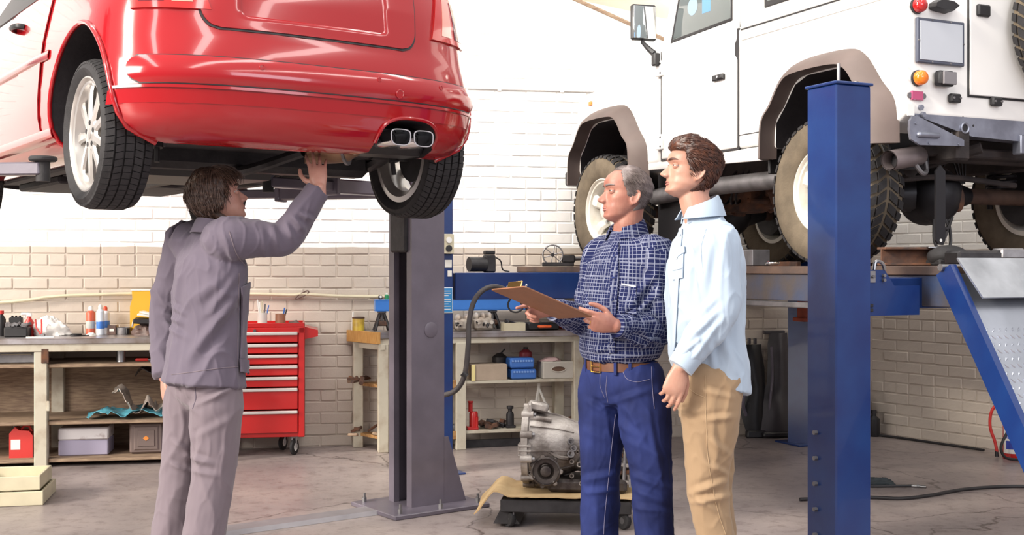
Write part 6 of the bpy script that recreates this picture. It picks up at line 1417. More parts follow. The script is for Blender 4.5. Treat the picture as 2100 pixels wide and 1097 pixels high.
# jacket
mb = MB(); hem = .865
etube(mb, [rel((-1.318, 4.985, hem)), rel((-1.312, 4.99, .95)), rel((-1.303, 4.995, 1.10)), rel((-1.293, 4.995, 1.25)), rel((-1.285, 4.995, 1.38)), rel((-1.277, 4.99, 1.47)), rel((-1.272, 4.99, 1.515))], [.206, .198, .184, .195, .203, .155, .074], [.172, .158, .140, .140, .135, .095, .068], r_w, 28, 34, True, (.10, .3))
etube(mb, [sh_r - r_w * .07 - V((0, 0, .02)), sh_r, sh_r.lerp(el_r, .5), el_r, el_r.lerp(wr_r, .5), wr_r - (wr_r - el_r).normalized() * .012], [.088, .090, .080, .070, .064, .058], [.10, .098, .082, .070, .062, .054], V((0, 1, 0)), 22, 30, True, (1, .12))
etube(mb, [sh_l + r_w * .09 - V((0, 0, .02)), sh_l + r_w * .015, sh_l.lerp(el_l, .5), el_l, el_l.lerp(wr_l, .5), wr_l + V((0, 0, .01))], [.092, .092, .080, .072, .062, .056], [.092, .092, .080, .070, .062, .056], r_w, 22, 30, True, (1, .12))
jk = remesh(mb, 'jacket', ovm, .006, 5, worker)
folds(jk, wo, [(500, 545, 430, 640, 9, .012), (505, 570, 400, 720, 10, .010), (498, 600, 380, 745, 12, .009), (470, 560, 400, 620, 10, .006), (440, 480, 470, 540, 8, -.006), (380, 470, 430, 480, 8, -.005), (370, 560, 350, 640, 7, .006), (585, 455, 600, 490, 6, .010), (600, 445, 622, 470, 6, .012), (615, 438, 640, 450, 5, .010), (560, 465, 570, 505, 6, .008), (535, 470, 545, 520, 7, .006), (330, 640, 370, 660, 6, .010), (335, 660, 375, 690, 6, .009), (345, 620, 372, 640, 5, .007), (360, 700, 350, 760, 7, .006), (480, 620, 490, 740, 7, .004)], 3, .006, (7, 7, 3.2))
c_ = MB(); nb = rel((-1.272, 4.99, 1.512))
secs = []
for z, ra, rb, dy in ((-.03, .076, .072, 0), (.0, .073, .070, .0), (.025, .070, .068, .0), (.045, .069, .066, -.003)):
    secs.append([nb + V((0, 0, z + .014 * math.cos(t))) - f_w * dy + r_w * math.sin(t) * ra - f_w * math.cos(t) * rb for t in [R(-150) + R(300) * k / 40 for k in range(41)]])
c_.sheet(secs[::-1], .006)
secs = []
for z, ra, rb in ((.046, .071, .069), (.03, .080, .079), (.0, .090, .092), (-.015, .095, .10)):
    secs.append([nb + V((0, 0, z + .014 * math.cos(t))) + r_w * math.sin(t) * ra - f_w * math.cos(t) * rb for t in [R(-150) + R(300) * k / 40 for k in range(41)]])
c_.sheet(secs, .005); co_ = c_.build('collar', ovm, worker, 60)
decal(jk, wo, [(492, 590), (512, 575), (516, 745), (490, 735)], ovm, 'front_pocket_flap', worker, .006, .008)
decal(jk, wo, [(487, 735), (515, 742), (514, 768), (488, 762)], ovm, 'front_hem', worker, .010, .010)
seam(jk, wo, [(470, 475), (485, 520), (505, 548)], ovt, 'armhole_seam', jk, .0022); seam(jk, wo, [(352, 768), (400, 762), (450, 755), (488, 752)], ovt, 'hem_seam', jk, .0018); seam(jk, wo, [(490, 560), (488, 650), (487, 750)], ovt, 'side_seam', jk, .0018)
seam(tr, wo, [(398, 780), (402, 815), (395, 838)], ovm, 'centre_seam', tr, .002); seam(tr, wo, [(478, 760), (474, 775), (462, 792)], ovm, 'pocket_seam', tr, .002)
shoes(worker, [(an_r - V((0, 0, .08)), f_w), (an_l - V((0, 0, .08)), f_w)], M['black_plastic'])
# ---------------------------------------------------------------- older man with the clipboard
oo = V((.465, 4.95, 0))
old = thing('person', 'older man in navy checked shirt and jeans holding a clipboard', 'person', oo)
def rel(p): return V(p) - oo
f_o = V((-.75, -.66, 0)); r_o = V((-.66, .75, 0))
sh_l = rel(P(1346, 528, 4.83)); sh_r = rel(P(1234, 526, 5.07)); el_l = rel(P(1350, 676, 4.86)); wr_l = rel(P(1262, 668, 4.665)); el_r = rel(P(1203, 655, 5.02)); wr_r = rel(P(1133, 636, 4.80))
pel = rel((.463, 4.95, .93)); wai = rel((.463, 4.945, 1.06)); che = rel((.478, 4.95, 1.29)); nec = rel((.487, 4.965, 1.475)); hc = rel((.478, 4.945, 1.662))
hip_l = rel((.535, 4.875, .90)); hip_r = rel((.395, 5.02, .90)); kn_l = rel((.575, 4.85, .49)); kn_r = rel((.38, 5.01, .49)); an_l = rel((.605, 4.84, .08)); an_r = rel((.375, 5.03, .08))
hd = Head(hc + oo, (-.965, -.26, 0), 6, 1.04, nose=1.05, jaw=1.0, brow=1.0, zs=.95)
mb = MB(); t_ = MB(); hd.shell(t_); mb.add([V(v) - oo for v in t_.v], t_.f)
etube(mb, [hd.W((0, -.03, -.03)) - oo, hd.W((0, -.025, -.10)) - oo, nec + V((0, 0, .02)), nec - V((0, 0, .08))], [.054, .056, .062, .085], [.058, .058, .064, .08], r_o)
etube(mb, [pel, wai, che, nec - V((0, 0, .06))], [.15, .14, .155, .10], [.10, .105, .105, .07], r_o)
for a, e, w in ((sh_r, el_r, wr_r), (sh_l, el_l, wr_l)): etube(mb, [a, a.lerp(e, .5), e, e.lerp(w, .35), w], [.05, .046, .038, .040, .028], [.05, .046, .038, .038, .025], V((0, 0, 1)), 16)
for h, k, a in ((hip_r, kn_r, an_r), (hip_l, kn_l, an_l)): etube(mb, [h, h.lerp(k, .5), k, k.lerp(a, .35), a, a - V((0, 0, .05))], [.085, .075, .052, .052, .036, .034], [.085, .075, .055, .055, .038, .04], r_o, 16)
# left hand grips the near end of the board, right hand points with the pen tucked behind the thumb
hl_f = rel(P(1188, 652, 4.60)) - wr_l
JL = hand(mb, wr_l, hl_f, V((.05, -1., -.12)), 1, [(22, 20, 8), (34, 42, 20), (46, 55, 28), (56, 62, 30)], [(.75, .62, -.25), (.95, .25, -.30), (1, .0, -.25)], 1.03, .02)
hr_f = V((-.97, -.28, -.02))
hand(mb, wr_r, hr_f, V((.1, .75, .45)), -1, [(16, 4, 2), (52, 70, 35), (60, 78, 40), (66, 80, 40)], [(.72, .62, -.25), (.93, .12, -.35), (.95, -.18, -.3)], 1.03, .02)
body = remesh(mb, 'body', M['skin_old'], .0042, 2, old)
hd.features(old, M['lip'], M['hair_grey'], oo, M['skin_old'], gaze=(0, 3), brow_r=.0034)
def mask_o(a, z, p):
    fr = math.cos(a)
    if fr > .62: m_ = smoothstep(.098, .112, z) * .55
    elif fr > .12: m_ = smoothstep(lerp(-.030, .086, smoothstep(.12, .62, fr)), lerp(.005, .104, smoothstep(.12, .62, fr)), z) * lerp(1, .55, smoothstep(.3, .62, fr))
    else: m_ = smoothstep(-.088, -.060, z)
    if -.35 < fr < .22 and z < .006: m_ *= 1 - smoothstep(.012, -.010, z) * smoothstep(-.35, -.20, fr)
    if z < -.005: m_ *= 1 - smoothstep(-.005, -.03, z) * smoothstep(-.66, -.40, fr)
    return m_
hd.hair(old, M['hair_grey'], oo, mask_o, lambda a, z, p: .006 + .007 * smoothstep(.03, .10, z), lambda a, z, p: (p.x * 3, -1.0, -.9 if z < .09 else -.25), 4200, .030, 5, rough=.0012, lift=.05, rad=.0010)
# plaid shirt
def plaid():
    m = mat('navy_check', (.02, .032, .135), .85, spec=.2, bump=.04, bscale=600); nt = m.node_tree; N = nt.nodes; L = nt.links; b = N['Principled BSDF']
    uv = N.new('ShaderNodeUVMap'); s = N.new('ShaderNodeSeparateXYZ'); L.new(uv.outputs[0], s.inputs[0]); outs = []
    for ax in (0, 1):
        for (per, half, wgt, ph) in ((.0155, .055, .50, 0), (.062, .05, .22, .3)):
            q = N.new('ShaderNodeMath'); q.operation = 'MULTIPLY_ADD'; L.new(s.outputs[ax], q.inputs[0]); q.inputs[1].default_value = 1 / per; q.inputs[2].default_value = ph
            f = N.new('ShaderNodeMath'); f.operation = 'PINGPONG'; L.new(q.outputs[0], f.inputs[0]); f.inputs[1].default_value = .5
            c = N.new('ShaderNodeMapRange'); L.new(f.outputs[0], c.inputs[0]); c.inputs[1].default_value = half * .7; c.inputs[2].default_value = half * 1.35; c.inputs[3].default_value = wgt; c.inputs[4].default_value = 0; outs.append(c.outputs[0])
    mx = outs[0]
    for o_ in outs[1:]:
        a = N.new('ShaderNodeMath'); a.operation = 'MAXIMUM'; L.new(mx, a.inputs[0]); L.new(o_, a.inputs[1]); mx = a.outputs[0]
    k = N.new('ShaderNodeMixRGB'); L.new(mx, k.inputs[0]); k.inputs[1].default_value = (.008, .012, .058, 1); k.inputs[2].default_value = (.46, .49, .62, 1); L.new(k.outputs[0], b.inputs['Base Color']); return m
PL = plaid()
mb = MB()
etube(mb, [rel((.462, 4.95, .985)), rel((.460, 4.945, 1.03)), rel((.463, 4.94, 1.13)), rel((.472, 4.945, 1.26)), rel((.480, 4.95, 1.37)), rel((.485, 4.96, 1.445)), rel((.488, 4.968, 1.505))], [.178, .196, .190, .196, .180, .122, .070], [.146, .162, .150, .145, .135, .10, .070], r_o, 30, 34, True, (.06, .3))
etube(mb, [sh_l + V((-.06, .05, .0)), sh_l, sh_l.lerp(el_l, .5), el_l, el_l.lerp(wr_l, .5), wr_l + (el_l - wr_l).normalized() * .02], [.085, .086, .080, .072, .062, .042], [.085, .088, .080, .074, .064, .046], V((0, 1, 0)), 22, 34, True, (1, .12))
etube(mb, [sh_r + V((.06, -.05, .0)), sh_r, sh_r.lerp(el_r, .5), el_r, el_r.lerp(wr_r, .5), wr_r + (el_r - wr_r).normalized() * .01], [.085, .084, .074, .068, .060, .044], [.085, .086, .074, .070, .060, .046], V((0, 1, 0)), 22, 34, True, (1, .12))
st = remesh(mb, 'shirt', PL, .0058, 4, old)
folds(st, oo, [(1345, 560, 1280, 640, 8, .010), (1350, 600, 1290, 655, 8, .008), (1262, 540, 1250, 640, 8, .006), (1225, 560, 1215, 690, 7, .007), (1240, 600, 1232, 720, 8, .007), (1300, 520, 1335, 560, 7, .006), (1215, 720, 1330, 700, 8, .008), (1210, 738, 1340, 725, 6, .009), (1280, 690, 1350, 715, 6, .009), (1330, 650, 1362, 680, 6, .010), (1320, 690, 1360, 705, 5, .008), (1270, 660, 1275, 690, 4, -.004), (1300, 655, 1330, 690, 6, .006), (1195, 600, 1210, 640, 5, .008), (1160, 640, 1190, 660, 5, .005), (1345, 540, 1360, 640, 7, .005)], 8, .005, (8, 8, 4))
garment_uv(st, [([rel((.462, 4.95, .90)), rel((.465, 4.945, 1.12)), rel((.48, 4.95, 1.37)), rel((.488, 4.968, 1.52))], .175, (1, .3, 0)), ([sh_l + V((-.02, .02, .05)), el_l], .075, (.3, 1, 0)), ([el_l, wr_l], .06, (0, .3, 1)), ([sh_r + V((.02, -.02, .05)), el_r], .075, (.3, 1, 0)), ([el_r, wr_r], .06, (0, .3, 1))])
def uv_plane(o, ua, va):
    me = o.data; l = me.uv_layers.new(name='UVMap'); c = get_co(me); ua = np.array(V(ua).normalized()); va = np.array(V(va).normalized()); lv = np.empty(len(me.loops), np.int32); me.loops.foreach_get('vertex_index', lv); l.data.foreach_set('uv', np.stack([c[lv] @ ua, c[lv] @ va], 1).astype(np.float32).ravel()); return o
nb = nec + V((0, -.0, .035)); c_ = MB()
def ring_row(nb, r_, f_, z, ra, rb, tilt, a0=-152, a1=152, n=44): return [nb + V((0, 0, z + tilt * math.cos(t))) + r_ * math.sin(t) * ra - f_ * math.cos(t) * rb for t in [R(lerp(a0, a1, k / n)) for k in range(n + 1)]]
c_.sheet([ring_row(nb, r_o, f_o, *q) for q in ((.040, .068, .068, .024), (.015, .070, .070, .020), (-.03, .074, .074, .016))], .004)
c_.sheet([ring_row(nb, r_o, f_o, *q) for q in ((.041, .070, .070, .024), (.022, .080, .082, .022), (-.006, .089, .094, .016), (-.024, .093, .104, .008))], .004)
uv_plane(c_.build('collar', PL, old, 60), (.75, -.5, .3), (0, .2, 1))
uv_plane(decal(st, oo, [(1256, 500), (1270, 498), (1262, 722), (1248, 724)], PL, 'placket', old, .003, .004, 18), r_o, (0, 0, 1))
uv_plane(decal(st, oo, [(1272, 585), (1306, 590), (1304, 648), (1270, 640)], PL, 'chest_pocket', old, .003, .004), r_o, (.05, 0, 1))
decal(st, oo, [(1276, 581), (1304, 587), (1304, 590), (1276, 584)], M['paper'], 'pocket_note', old, .004, .003, 6, 'white slip edge in the chest pocket')
cf = MB(); ax_ = (el_l - wr_l).normalized(); u_ = V((0, 0, 1)); u_ = (u_ - ax_ * u_.dot(ax_)).normalized(); v_ = ax_.cross(u_)
cf.loft([[wr_l + ax_ * t + (u_ * math.cos(a) * ra + v_ * math.sin(a) * ra * .92) for a in [2 * math.pi * k / 26 for k in range(26)]] for t, ra in ((.004, .035), (.006, .046), (.06, .052), (.064, .048))]); uv_plane(cf.build('cuff', PL, old, 50), ax_, u_)
cf = MB(); ax_ = (el_r - wr_r).normalized(); u_ = V((0, 0, 1)); u_ = (u_ - ax_ * u_.dot(ax_)).normalized(); v_ = ax_.cross(u_)
cf.loft([[wr_r + ax_ * t + (u_ * math.cos(a) * ra + v_ * math.sin(a) * ra * .92) for a in [2 * math.pi * k / 26 for k in range(26)]] for t, ra in ((.0, .034), (.002, .044), (.055, .05), (.06, .046))]); uv_plane(cf.build('cuff', PL, old, 50), ax_, u_)
# jeans
mat('denim', (.017, .028, .125), .8, col2=(.0045, .008, .045), vscale=5, bump=.1, bscale=500, spec=.25, vlo=.3, vhi=.65); mat('stitch', (.16, .15, .24), .7)
for (px, py) in ((1262, 527), (1259, 570), (1256, 614), (1253, 660), (1251, 706)): decal(st, oo, [(px - 1.7, py - 1.7), (px + 1.7, py - 1.7), (px + 1.7, py + 1.7), (px - 1.7, py + 1.7)], M['denim'], 'button', old, .0095, .002, 3)
mb = MB(); wl = .965
etube(mb, [rel((.463, 4.95, wl)), rel((.463, 4.95, .90)), rel((.463, 4.95, .84))], [.158, .172, .165], [.125, .132, .125], r_o, 28, 12, True, (.05, .6))
etube(mb, [hip_l, hip_l.lerp(kn_l, .35), hip_l.lerp(kn_l, .7), kn_l, kn_l.lerp(an_l, .5), an_l - V((0, 0, .05))], [.095, .108, .096, .083, .077, .080], [.110, .112, .100, .090, .088, .094], r_o, 22, 26, True, (1, .1))
etube(mb, [hip_r, hip_r.lerp(kn_r, .35), hip_r.lerp(kn_r, .7), kn_r, kn_r.lerp(an_r, .5), an_r - V((0, 0, .05))], [.095, .106, .094, .083, .077, .080], [.110, .112, .100, .090, .088, .094], r_o, 22, 26, True, (1, .1))
jn = remesh(mb, 'jeans', M['denim'], .0068, 4, old)
folds(jn, oo, [(1245, 830, 1330, 800, 7, .008), (1250, 850, 1310, 900, 8, .007), (1200, 820, 1245, 850, 6, .006), (1300, 975, 1365, 1000, 7, .009), (1305, 1005, 1365, 1030, 7, .009), (1300, 1040, 1370, 1050, 6, .007), (1195, 985, 1265, 970, 7, .008), (1195, 1010, 1270, 1005, 6, .007), (1195, 880, 1265, 910, 9, .005), (1330, 850, 1350, 960, 7, .005), (1280, 900, 1360, 940, 8, .005)], 12, .0045, (8, 8, 3.5))
seam(jn, oo, [(1245, 770), (1243, 800), (1247, 825)], M['stitch'], 'fly_stitch', jn, .0011); seam(jn, oo, [(1232, 760), (1231, 790), (1240, 815)], M['stitch'], 'fly_stitch', jn, .0009)
seam(jn, oo, [(1277, 760), (1285, 776), (1305, 783), (1332, 778)], M['stitch'], 'pocket_stitch', jn, .0012); seam(jn, oo, [(1336, 752), (1338, 800), (1342, 838)], M['stitch'], 'side_stitch', jn, .0011); seam(jn, oo, [(1262, 850), (1256, 900), (1248, 980), (1240, 1060), (1238, 1096)], M['stitch'], 'inseam_stitch', jn, .0012)
bl = MB(); bz = .948
def oval(z, ra, rb): return [rel((.463, 4.95, z)) + r_o * math.cos(t) * ra + f_o * math.sin(t) * rb for t in [2 * math.pi * k / 56 for k in range(56)]]
bl.loft([oval(bz - .019, .150, .118), oval(bz - .019, .167, .134), oval(bz + .019, .168, .135), oval(bz + .019, .150, .118)]); mat('belt_leather', (.14, .055, .028), .4, col2=(.08, .03, .016), vscale=14); belt = bl.build('belt', M['belt_leather'], old, 50)
fb = rel((.463, 4.95, bz)) + f_o * .137 + r_o * .018
def fbx(c, s_, nm, m, par, bev=.004): return MB().box(c, s_, Matrix((r_o, f_o, V((0, 0, 1)))).transposed(), bev).build(nm, m, par)
for (dx, dz, sx_, sz_) in ((-.026, 0, .006, .05), (.026, 0, .006, .05), (0, .023, .05, .006), (0, -.023, .05, .006), (.004, 0, .044, .005)): fbx(fb + r_o * dx + V((0, 0, dz)), (sx_, .008, sz_), 'buckle_bar', M['gold'], belt, .002)
for t in (40, 62, 128): 
    p = rel((.463, 4.95, bz)) + r_o * math.cos(R(t)) * -.172 + f_o * math.sin(R(t)) * .139; n_ = (r_o * -math.cos(R(t)) / .17 + f_o * math.sin(R(t)) / .137).normalized(); s_ = V((0, 0, 1)).cross(n_)
    MB().box(p, (.013, .006, .062), Matrix((s_, n_, V((0, 0, 1)))).transposed(), .002).build('belt_loop', M['denim'], old)
shoes(old, [(an_l - V((0, 0, .08)), f_o), (an_r - V((0, 0, .08)), f_o)], M['leather'])
rp = JL[2][1].lerp(JL[2][3], .45); ra_, rb2, _ = basis(JL[2][3] - JL[2][1]); MB().tube([rp + (ra_ * math.cos(a) + rb2 * math.sin(a)) * .0098 for a in [2 * math.pi * k / 16 for k in range(17)]], .0018, 6).build('wedding_ring', M['gold'], old)
# clipboard, pen
cb0 = P(1216, 650, 4.595); cu_ = (P(1084, 592, 4.42) - cb0); cv_ = V((-.015, .205, -.052)); cn_ = cu_.cross(cv_).normalized()
if cn_.z < 0: cn_ = -cn_
cbd = thing('clipboard', 'brown clipboard with metal clip held by the older man', 'clipboard', cb0)
cu1 = cu_.normalized(); cv1 = (cv_ - cu1 * cv_.dot(cu1)).normalized(); Lb, Wb = cu_.length * 1.06, .225; Mb = Matrix((cu1, cv1, cn_)).transposed()
def cbox(u, v, n_, s_, nm, m, par=cbd, bev=.001): return MB().box(cu1 * u + cv1 * v + cn_ * n_, s_, Mb, bev).build(nm, m, par)
mat('hardboard', (.25, .105, .05), .55, var=.15, vscale=20)
pts = [(x, y) for x, y in ((.008, 0), (Lb - .008, 0), (Lb, .008), (Lb, Wb - .008), (Lb - .008, Wb), (.008, Wb), (0, Wb - .008), (0, .008))]
mb = MB(); mb.prism(pts, (0, 0, 0), cu1, cv1, cn_ * .0045); mb.build('board', M['hardboard'], cbd, 0)
cbox(Lb * .47, Wb / 2, .0058, (Lb * .82, Wb * .92, .0025), 'paper_sheets', M['paper'], cbd, 0)
cbox(Lb - .045, Wb / 2, .0075, (.03, .11, .005), 'clip_plate', M['steel']); cl = cbox(Lb - .030, Wb / 2, .022, (.006, .09, .035), 'clip_lever', M['gold'], cbd, .002)
MB().tube([cu1 * (Lb - .038) + cv1 * (Wb / 2 - .055) + cn_ * .014, cu1 * (Lb - .038) + cv1 * (Wb / 2 + .055) + cn_ * .014], .0055, 10).build('clip_spring', M['steel'], cbd)
for dv in (-.07, .07): MB().tube([cu1 * (Lb - .045) + cv1 * (Wb / 2 + dv * .7) + cn_ * .008, cu1 * (Lb - .04) + cv1 * (Wb / 2 + dv * .9) + cn_ * .026], .004, 7, round_=True).build('clip_corner', M['steel'], cbd)
p0 = wr_r + oo + hr_f * .125 + V((0, -.022, .040)); pen = thing('pen', 'dark pen held between thumb and finger of the pointing hand', 'pen', p0)
d = V((.22, .35, -.5)).normalized(); MB().tube([d * -.025, d * .085], .0045, 10, round_=True).build('barrel', M['dark_metal'], pen); MB().tube([d * -.024, d * -.034], .003, 8).build('button', M['chrome'], pen)
# ---------------------------------------------------------------- young man in the pale blue shirt
yo = V((.80, 4.62, 0))
yng = thing('person', 'young man in pale blue shirt and tan trousers standing in profile', 'person', yo)
def rel(p): return V(p) - yo
f_y = V((-.97, -.22, 0)).normalized(); r_y = V((f_y.y, -f_y.x, 0)); l_y = -r_y
hc = rel((.706, 4.645, 1.740)); hd = Head(hc + yo, (-.985, -.17, 0), 9, 1.02, nose=1.05, jaw=1.08, brow=1.03, chin=.006, zs=.91)
nec = rel((.748, 4.64, 1.55)); che = rel((.775, 4.64, 1.36)); wai = rel((.765, 4.635, 1.12)); pel = rel((.775, 4.63, .96))
sh_l = rel(P(1470, 500, 4.48)); sh_r = rel(P(1452, 500, 4.79)); el_l = rel(P(1478, 632, 4.44)); wr_l = rel(P(1396, 752, 4.40)); el_r = rel(P(1452, 640, 4.86)); wr_r = rel(P(1420, 760, 4.84))
hip_l = rel((.775, 4.535, .92)); hip_r = rel((.79, 4.73, .92)); kn_l = rel(P(1450, 1000, 4.56)); kn_r = rel(P(1462, 1000, 4.74)); an_l = rel(P(1488, 1215, 4.58)); an_r = rel(P(1478, 1205, 4.76))
an_l.z = .085; an_r.z = .085
mb = MB(); t_ = MB(); hd.shell(t_); mb.add([V(v) - yo for v in t_.v], t_.f)
etube(mb, [hd.W((0, -.035, -.03)) - yo, hd.W((0, -.03, -.10)) - yo, nec + V((0, 0, .0)), nec - V((0, 0, .09))], [.052, .054, .062, .085], [.060, .060, .066, .08], r_y)
etube(mb, [pel, wai, che, nec - V((0, 0, .06))], [.14, .13, .15, .10], [.09, .09, .10, .07], r_y)
for a, e, w in ((sh_r, el_r, wr_r), (sh_l, el_l, wr_l)): etube(mb, [a, a.lerp(e, .5), e, e.lerp(w, .35), w], [.05, .046, .038, .040, .029], [.05, .046, .038, .038, .025], r_y, 16)
for h, k, a in ((hip_r, kn_r, an_r), (hip_l, kn_l, an_l)): etube(mb, [h, h.lerp(k, .5), k, k.lerp(a, .35), a, a - V((0, 0, .05))], [.085, .075, .052, .052, .036, .034], [.085, .075, .055, .055, .038, .04], r_y, 16)
hand(mb, wr_l, rel(P(1381, 800, 4.40)) - wr_l, V((.12, -1, .10)), -1, [(14, 22, 14), (20, 34, 18), (24, 38, 20), (28, 40, 22)], [(.80, .50, -.35), (.95, .18, -.3), (1, -.02, -.25)], 1.08, .03)
hand(mb, wr_r, V((-.2, 0, -1)), V((.2, 1, .0)), 1, [(15, 25, 15)] * 4, [(.8, .5, -.35), (.95, .2, -.3), (1, 0, -.2)], 1.05, .06)
body = remesh(mb, 'body', M['skin_young'], .0042, 2, yng)
hd.features(yng, M['lip'], M['hair_auburn'], yo, M['skin_young'], gaze=(0, -12), brow_r=.0036)
def mask_y(a, z, p):
    fr = math.cos(a)
    if fr > .60: m_ = smoothstep(.072, .086, z)
    elif fr > .22: m_ = smoothstep(lerp(-.022, .072, smoothstep(.22, .60, fr)), lerp(-.008, .086, smoothstep(.22, .60, fr)), z)
    else: m_ = smoothstep(-.092, -.072, z)
    if -.32 < fr < .24 and z < .022: m_ *= 1 - smoothstep(.026, .008, z) * smoothstep(-.32, -.18, fr)
    if z < -.005: m_ *= 1 - smoothstep(-.005, -.03, z) * smoothstep(-.66, -.40, fr)
    return m_
hd.hair(yng, M['hair_auburn'], yo, mask_y, lambda a, z, p: .013 + .014 * smoothstep(.03, .095, z) + .008 * smoothstep(.06, .10, z) * smoothstep(.2, .9, math.cos(a)), lambda a, z, p: (p.x * 3, -1, -.25 if z > .05 else -1.0), 4200, .040, 9, rough=.006, lift=.14, rad=.0015)
ps_ = cloth_mat('pale_shirt', (.35, .43, .53), .08, 500); mat('tan_cotton', (.30, .20, .115), .85, var=.12, vscale=4, bump=.08, bscale=500, sheen=.1); mat('tan_stitch', (.36, .25, .15), .8)
mb = MB()
etube(mb, [rel((.800, 4.635, .875)), rel((.785, 4.635, .96)), rel((.768, 4.638, 1.10)), rel((.765, 4.64, 1.25)), rel((.770, 4.642, 1.38)), rel((.766, 4.642, 1.475)), rel((.758, 4.642, 1.525)), rel((.750, 4.642, 1.56))], [.180, .182, .178,   .190, .185, .138, .098, .070], [.140, .150, .148, .152, .150, .132, .092, .068], r_y, 30, 36, True, (.05, .3))
etube(mb, [sh_l + V((0, .07, .0)), sh_l, sh_l.lerp(el_l, .5), el_l, el_l.lerp(wr_l, .5), wr_l + (el_l - wr_l).normalized() * .015], [.085, .086, .078, .068, .062, .046], [.088, .092, .086, .078, .068, .050], r_y, 22, 34, True, (1, .12))
etube(mb, [sh_r + V((0, -.07, .0)), sh_r, sh_r.lerp(el_r, .5), el_r, el_r.lerp(wr_r, .5), wr_r], [.085, .085, .075, .066, .060, .046], [.085, .088, .082, .074, .064, .050], r_y, 22, 34, True, (1, .12))
st = remesh(mb, 'shirt', ps_, .0058, 4, yng)
def hem_cut(o):                                   # curved shirt tail: front shorter than the back
    c = get_co(o.data); d = (c[:, :2] @ np.array(f_y[:2])); z = c[:, 2]; low = np.clip((1.02 - z) / .14, 0, 1); c[:, 2] += low * np.clip(d * .42 + .012, -.05, .09) ; set_co(o.data, c)
hem_cut(st)
folds(st, yo, [(1455, 500, 1440, 620, 8, .008), (1490, 500, 1492, 640, 9, .007), (1470, 640, 1410, 700, 7, .010), (1478, 655, 1420, 735, 7, .009), (1465, 615, 1430, 650, 6, .008), (1440, 690, 1400, 725, 5, .008), (1500, 560, 1515, 700, 9, .006), (1480, 690, 1510, 770, 9, .008), (1455, 700, 1465, 755, 7, .007), (1385, 640, 1392, 740, 7, .005), (1420, 520, 1410, 600, 7, .005), (1500, 640, 1480, 720, 8, .006), (1440, 480, 1420, 520, 6, .005)], 15, .0045, (8, 8, 3.4))
nb = nec + V((-.002, 0, .030)); c_ = MB()
c_.sheet([ring_row(nb, r_y, f_y, *q) for q in ((.040, .066, .070, .028), (.015, .068, .072, .024), (-.03, .072, .078, .018))], .004)
c_.sheet([ring_row(nb, r_y, f_y, *q) for q in ((.041, .068, .072, .028), (.022, .079, .084, .026), (-.006, .088, .096, .018), (-.022, .092, .104, .008))], .004)
c_.build('collar', ps_, yng, 60)
decal(st, yo, [(1394, 470), (1401, 470), (1384, 735), (1376, 735)], ps_, 'placket', yng, .003, .004, 16)
pk = decal(st, yo, [(1382, 520), (1404, 514), (1402, 570), (1381, 574)], ps_, 'chest_pocket', yng, .003, .004)
decal(st, yo, [(1381, 512), (1406, 505), (1407, 518), (1394, 527)], ps_, 'pocket_flap', yng, .0065, .004)
decal(st, yo, [(1383, 552), (1402, 548), (1402, 551), (1383, 555)], ps_, 'pocket_hem', yng, .007, .003, 6)
seam(st, yo, [(1432, 425), (1470, 432), (1498, 455)], M['white_plastic'], 'yoke_seam', st, .0012); seam(st, yo, [(1448, 470), (1438, 510), (1442, 560)], ps_, 'armhole_seam', st, .002)
for px, py in ((1396, 485), (1391, 530)): decal(st, yo, [(px - 2, py - 2), (px + 2, py - 2), (px + 2, py + 2), (px - 2, py + 2)], M['white_plastic'], 'button', yng, .009, .002, 3)
cf = MB(); ax_ = (el_l - wr_l).normalized(); u_ = r_y; u_ = (u_ - ax_ * u_.dot(ax_)).normalized(); v_ = ax_.cross(u_)
cf.loft([[wr_l + ax_ * t + (u_ * math.cos(a) * ra * .92 + v_ * math.sin(a) * ra) for a in [2 * math.pi * k / 26 for k in range(26)]] for t, ra in ((-.006, .038), (-.004, .052), (.058, .056), (.062, .05))]); cf.build('cuff', ps_, yng, 50)
# trousers
mb = MB()
etube(mb, [pel + V((0, 0, .04)), pel - V((.0, 0, .03)), pel - V((0, 0, .11))], [.158, .165, .155], [.118, .132, .125], r_y, 26, 12)
for h, k, a in ((hip_l, kn_l, an_l), (hip_r, kn_r, an_r)): etube(mb, [h, h.lerp(k, .3), h.lerp(k, .65), k, k.lerp(a, .4), a + V((0, 0, .0))], [.095, .098, .085, .074, .068, .064], [.128, .122, .098, .082, .078, .072], r_y, 22, 28, True, (1, .12))
tr = remesh(mb, 'trousers', M['tan_cotton'], .0068, 4, yng)
folds(tr, yo, [(1450, 860, 1500, 855, 6, .009), (1455, 900, 1490, 930, 7, .008), (1430, 900, 1450, 960, 7, .005), (1420, 1010, 1490, 985, 7, .010), (1425, 1030, 1495, 1015, 6, .009), (1420, 1015, 1470, 1050, 6, .007), (1400, 850, 1440, 840, 7, .006), (1450, 950, 1495, 975, 6, .008), (1460, 870, 1470, 950, 7, .005), (1380, 830, 1420, 870, 7, .004), (1440, 800, 1500, 815, 6, .006)], 22, .0045, (8, 8, 3.5))
seam(tr, yo, [(1405, 775), (1410, 790), (1425, 806), (1446, 815)], M['tan_stitch'], 'pocket_stitch', tr, .0016); seam(tr, yo, [(1446, 770), (1448, 860), (1452, 940), (1470, 1040), (1488, 1096)], M['tan_stitch'], 'side_stitch', tr, .0013)
shoes(yng, [(an_l - V((0, 0, .085)), f_y), (an_r - V((0, 0, .085)), f_y)], M['leather'])
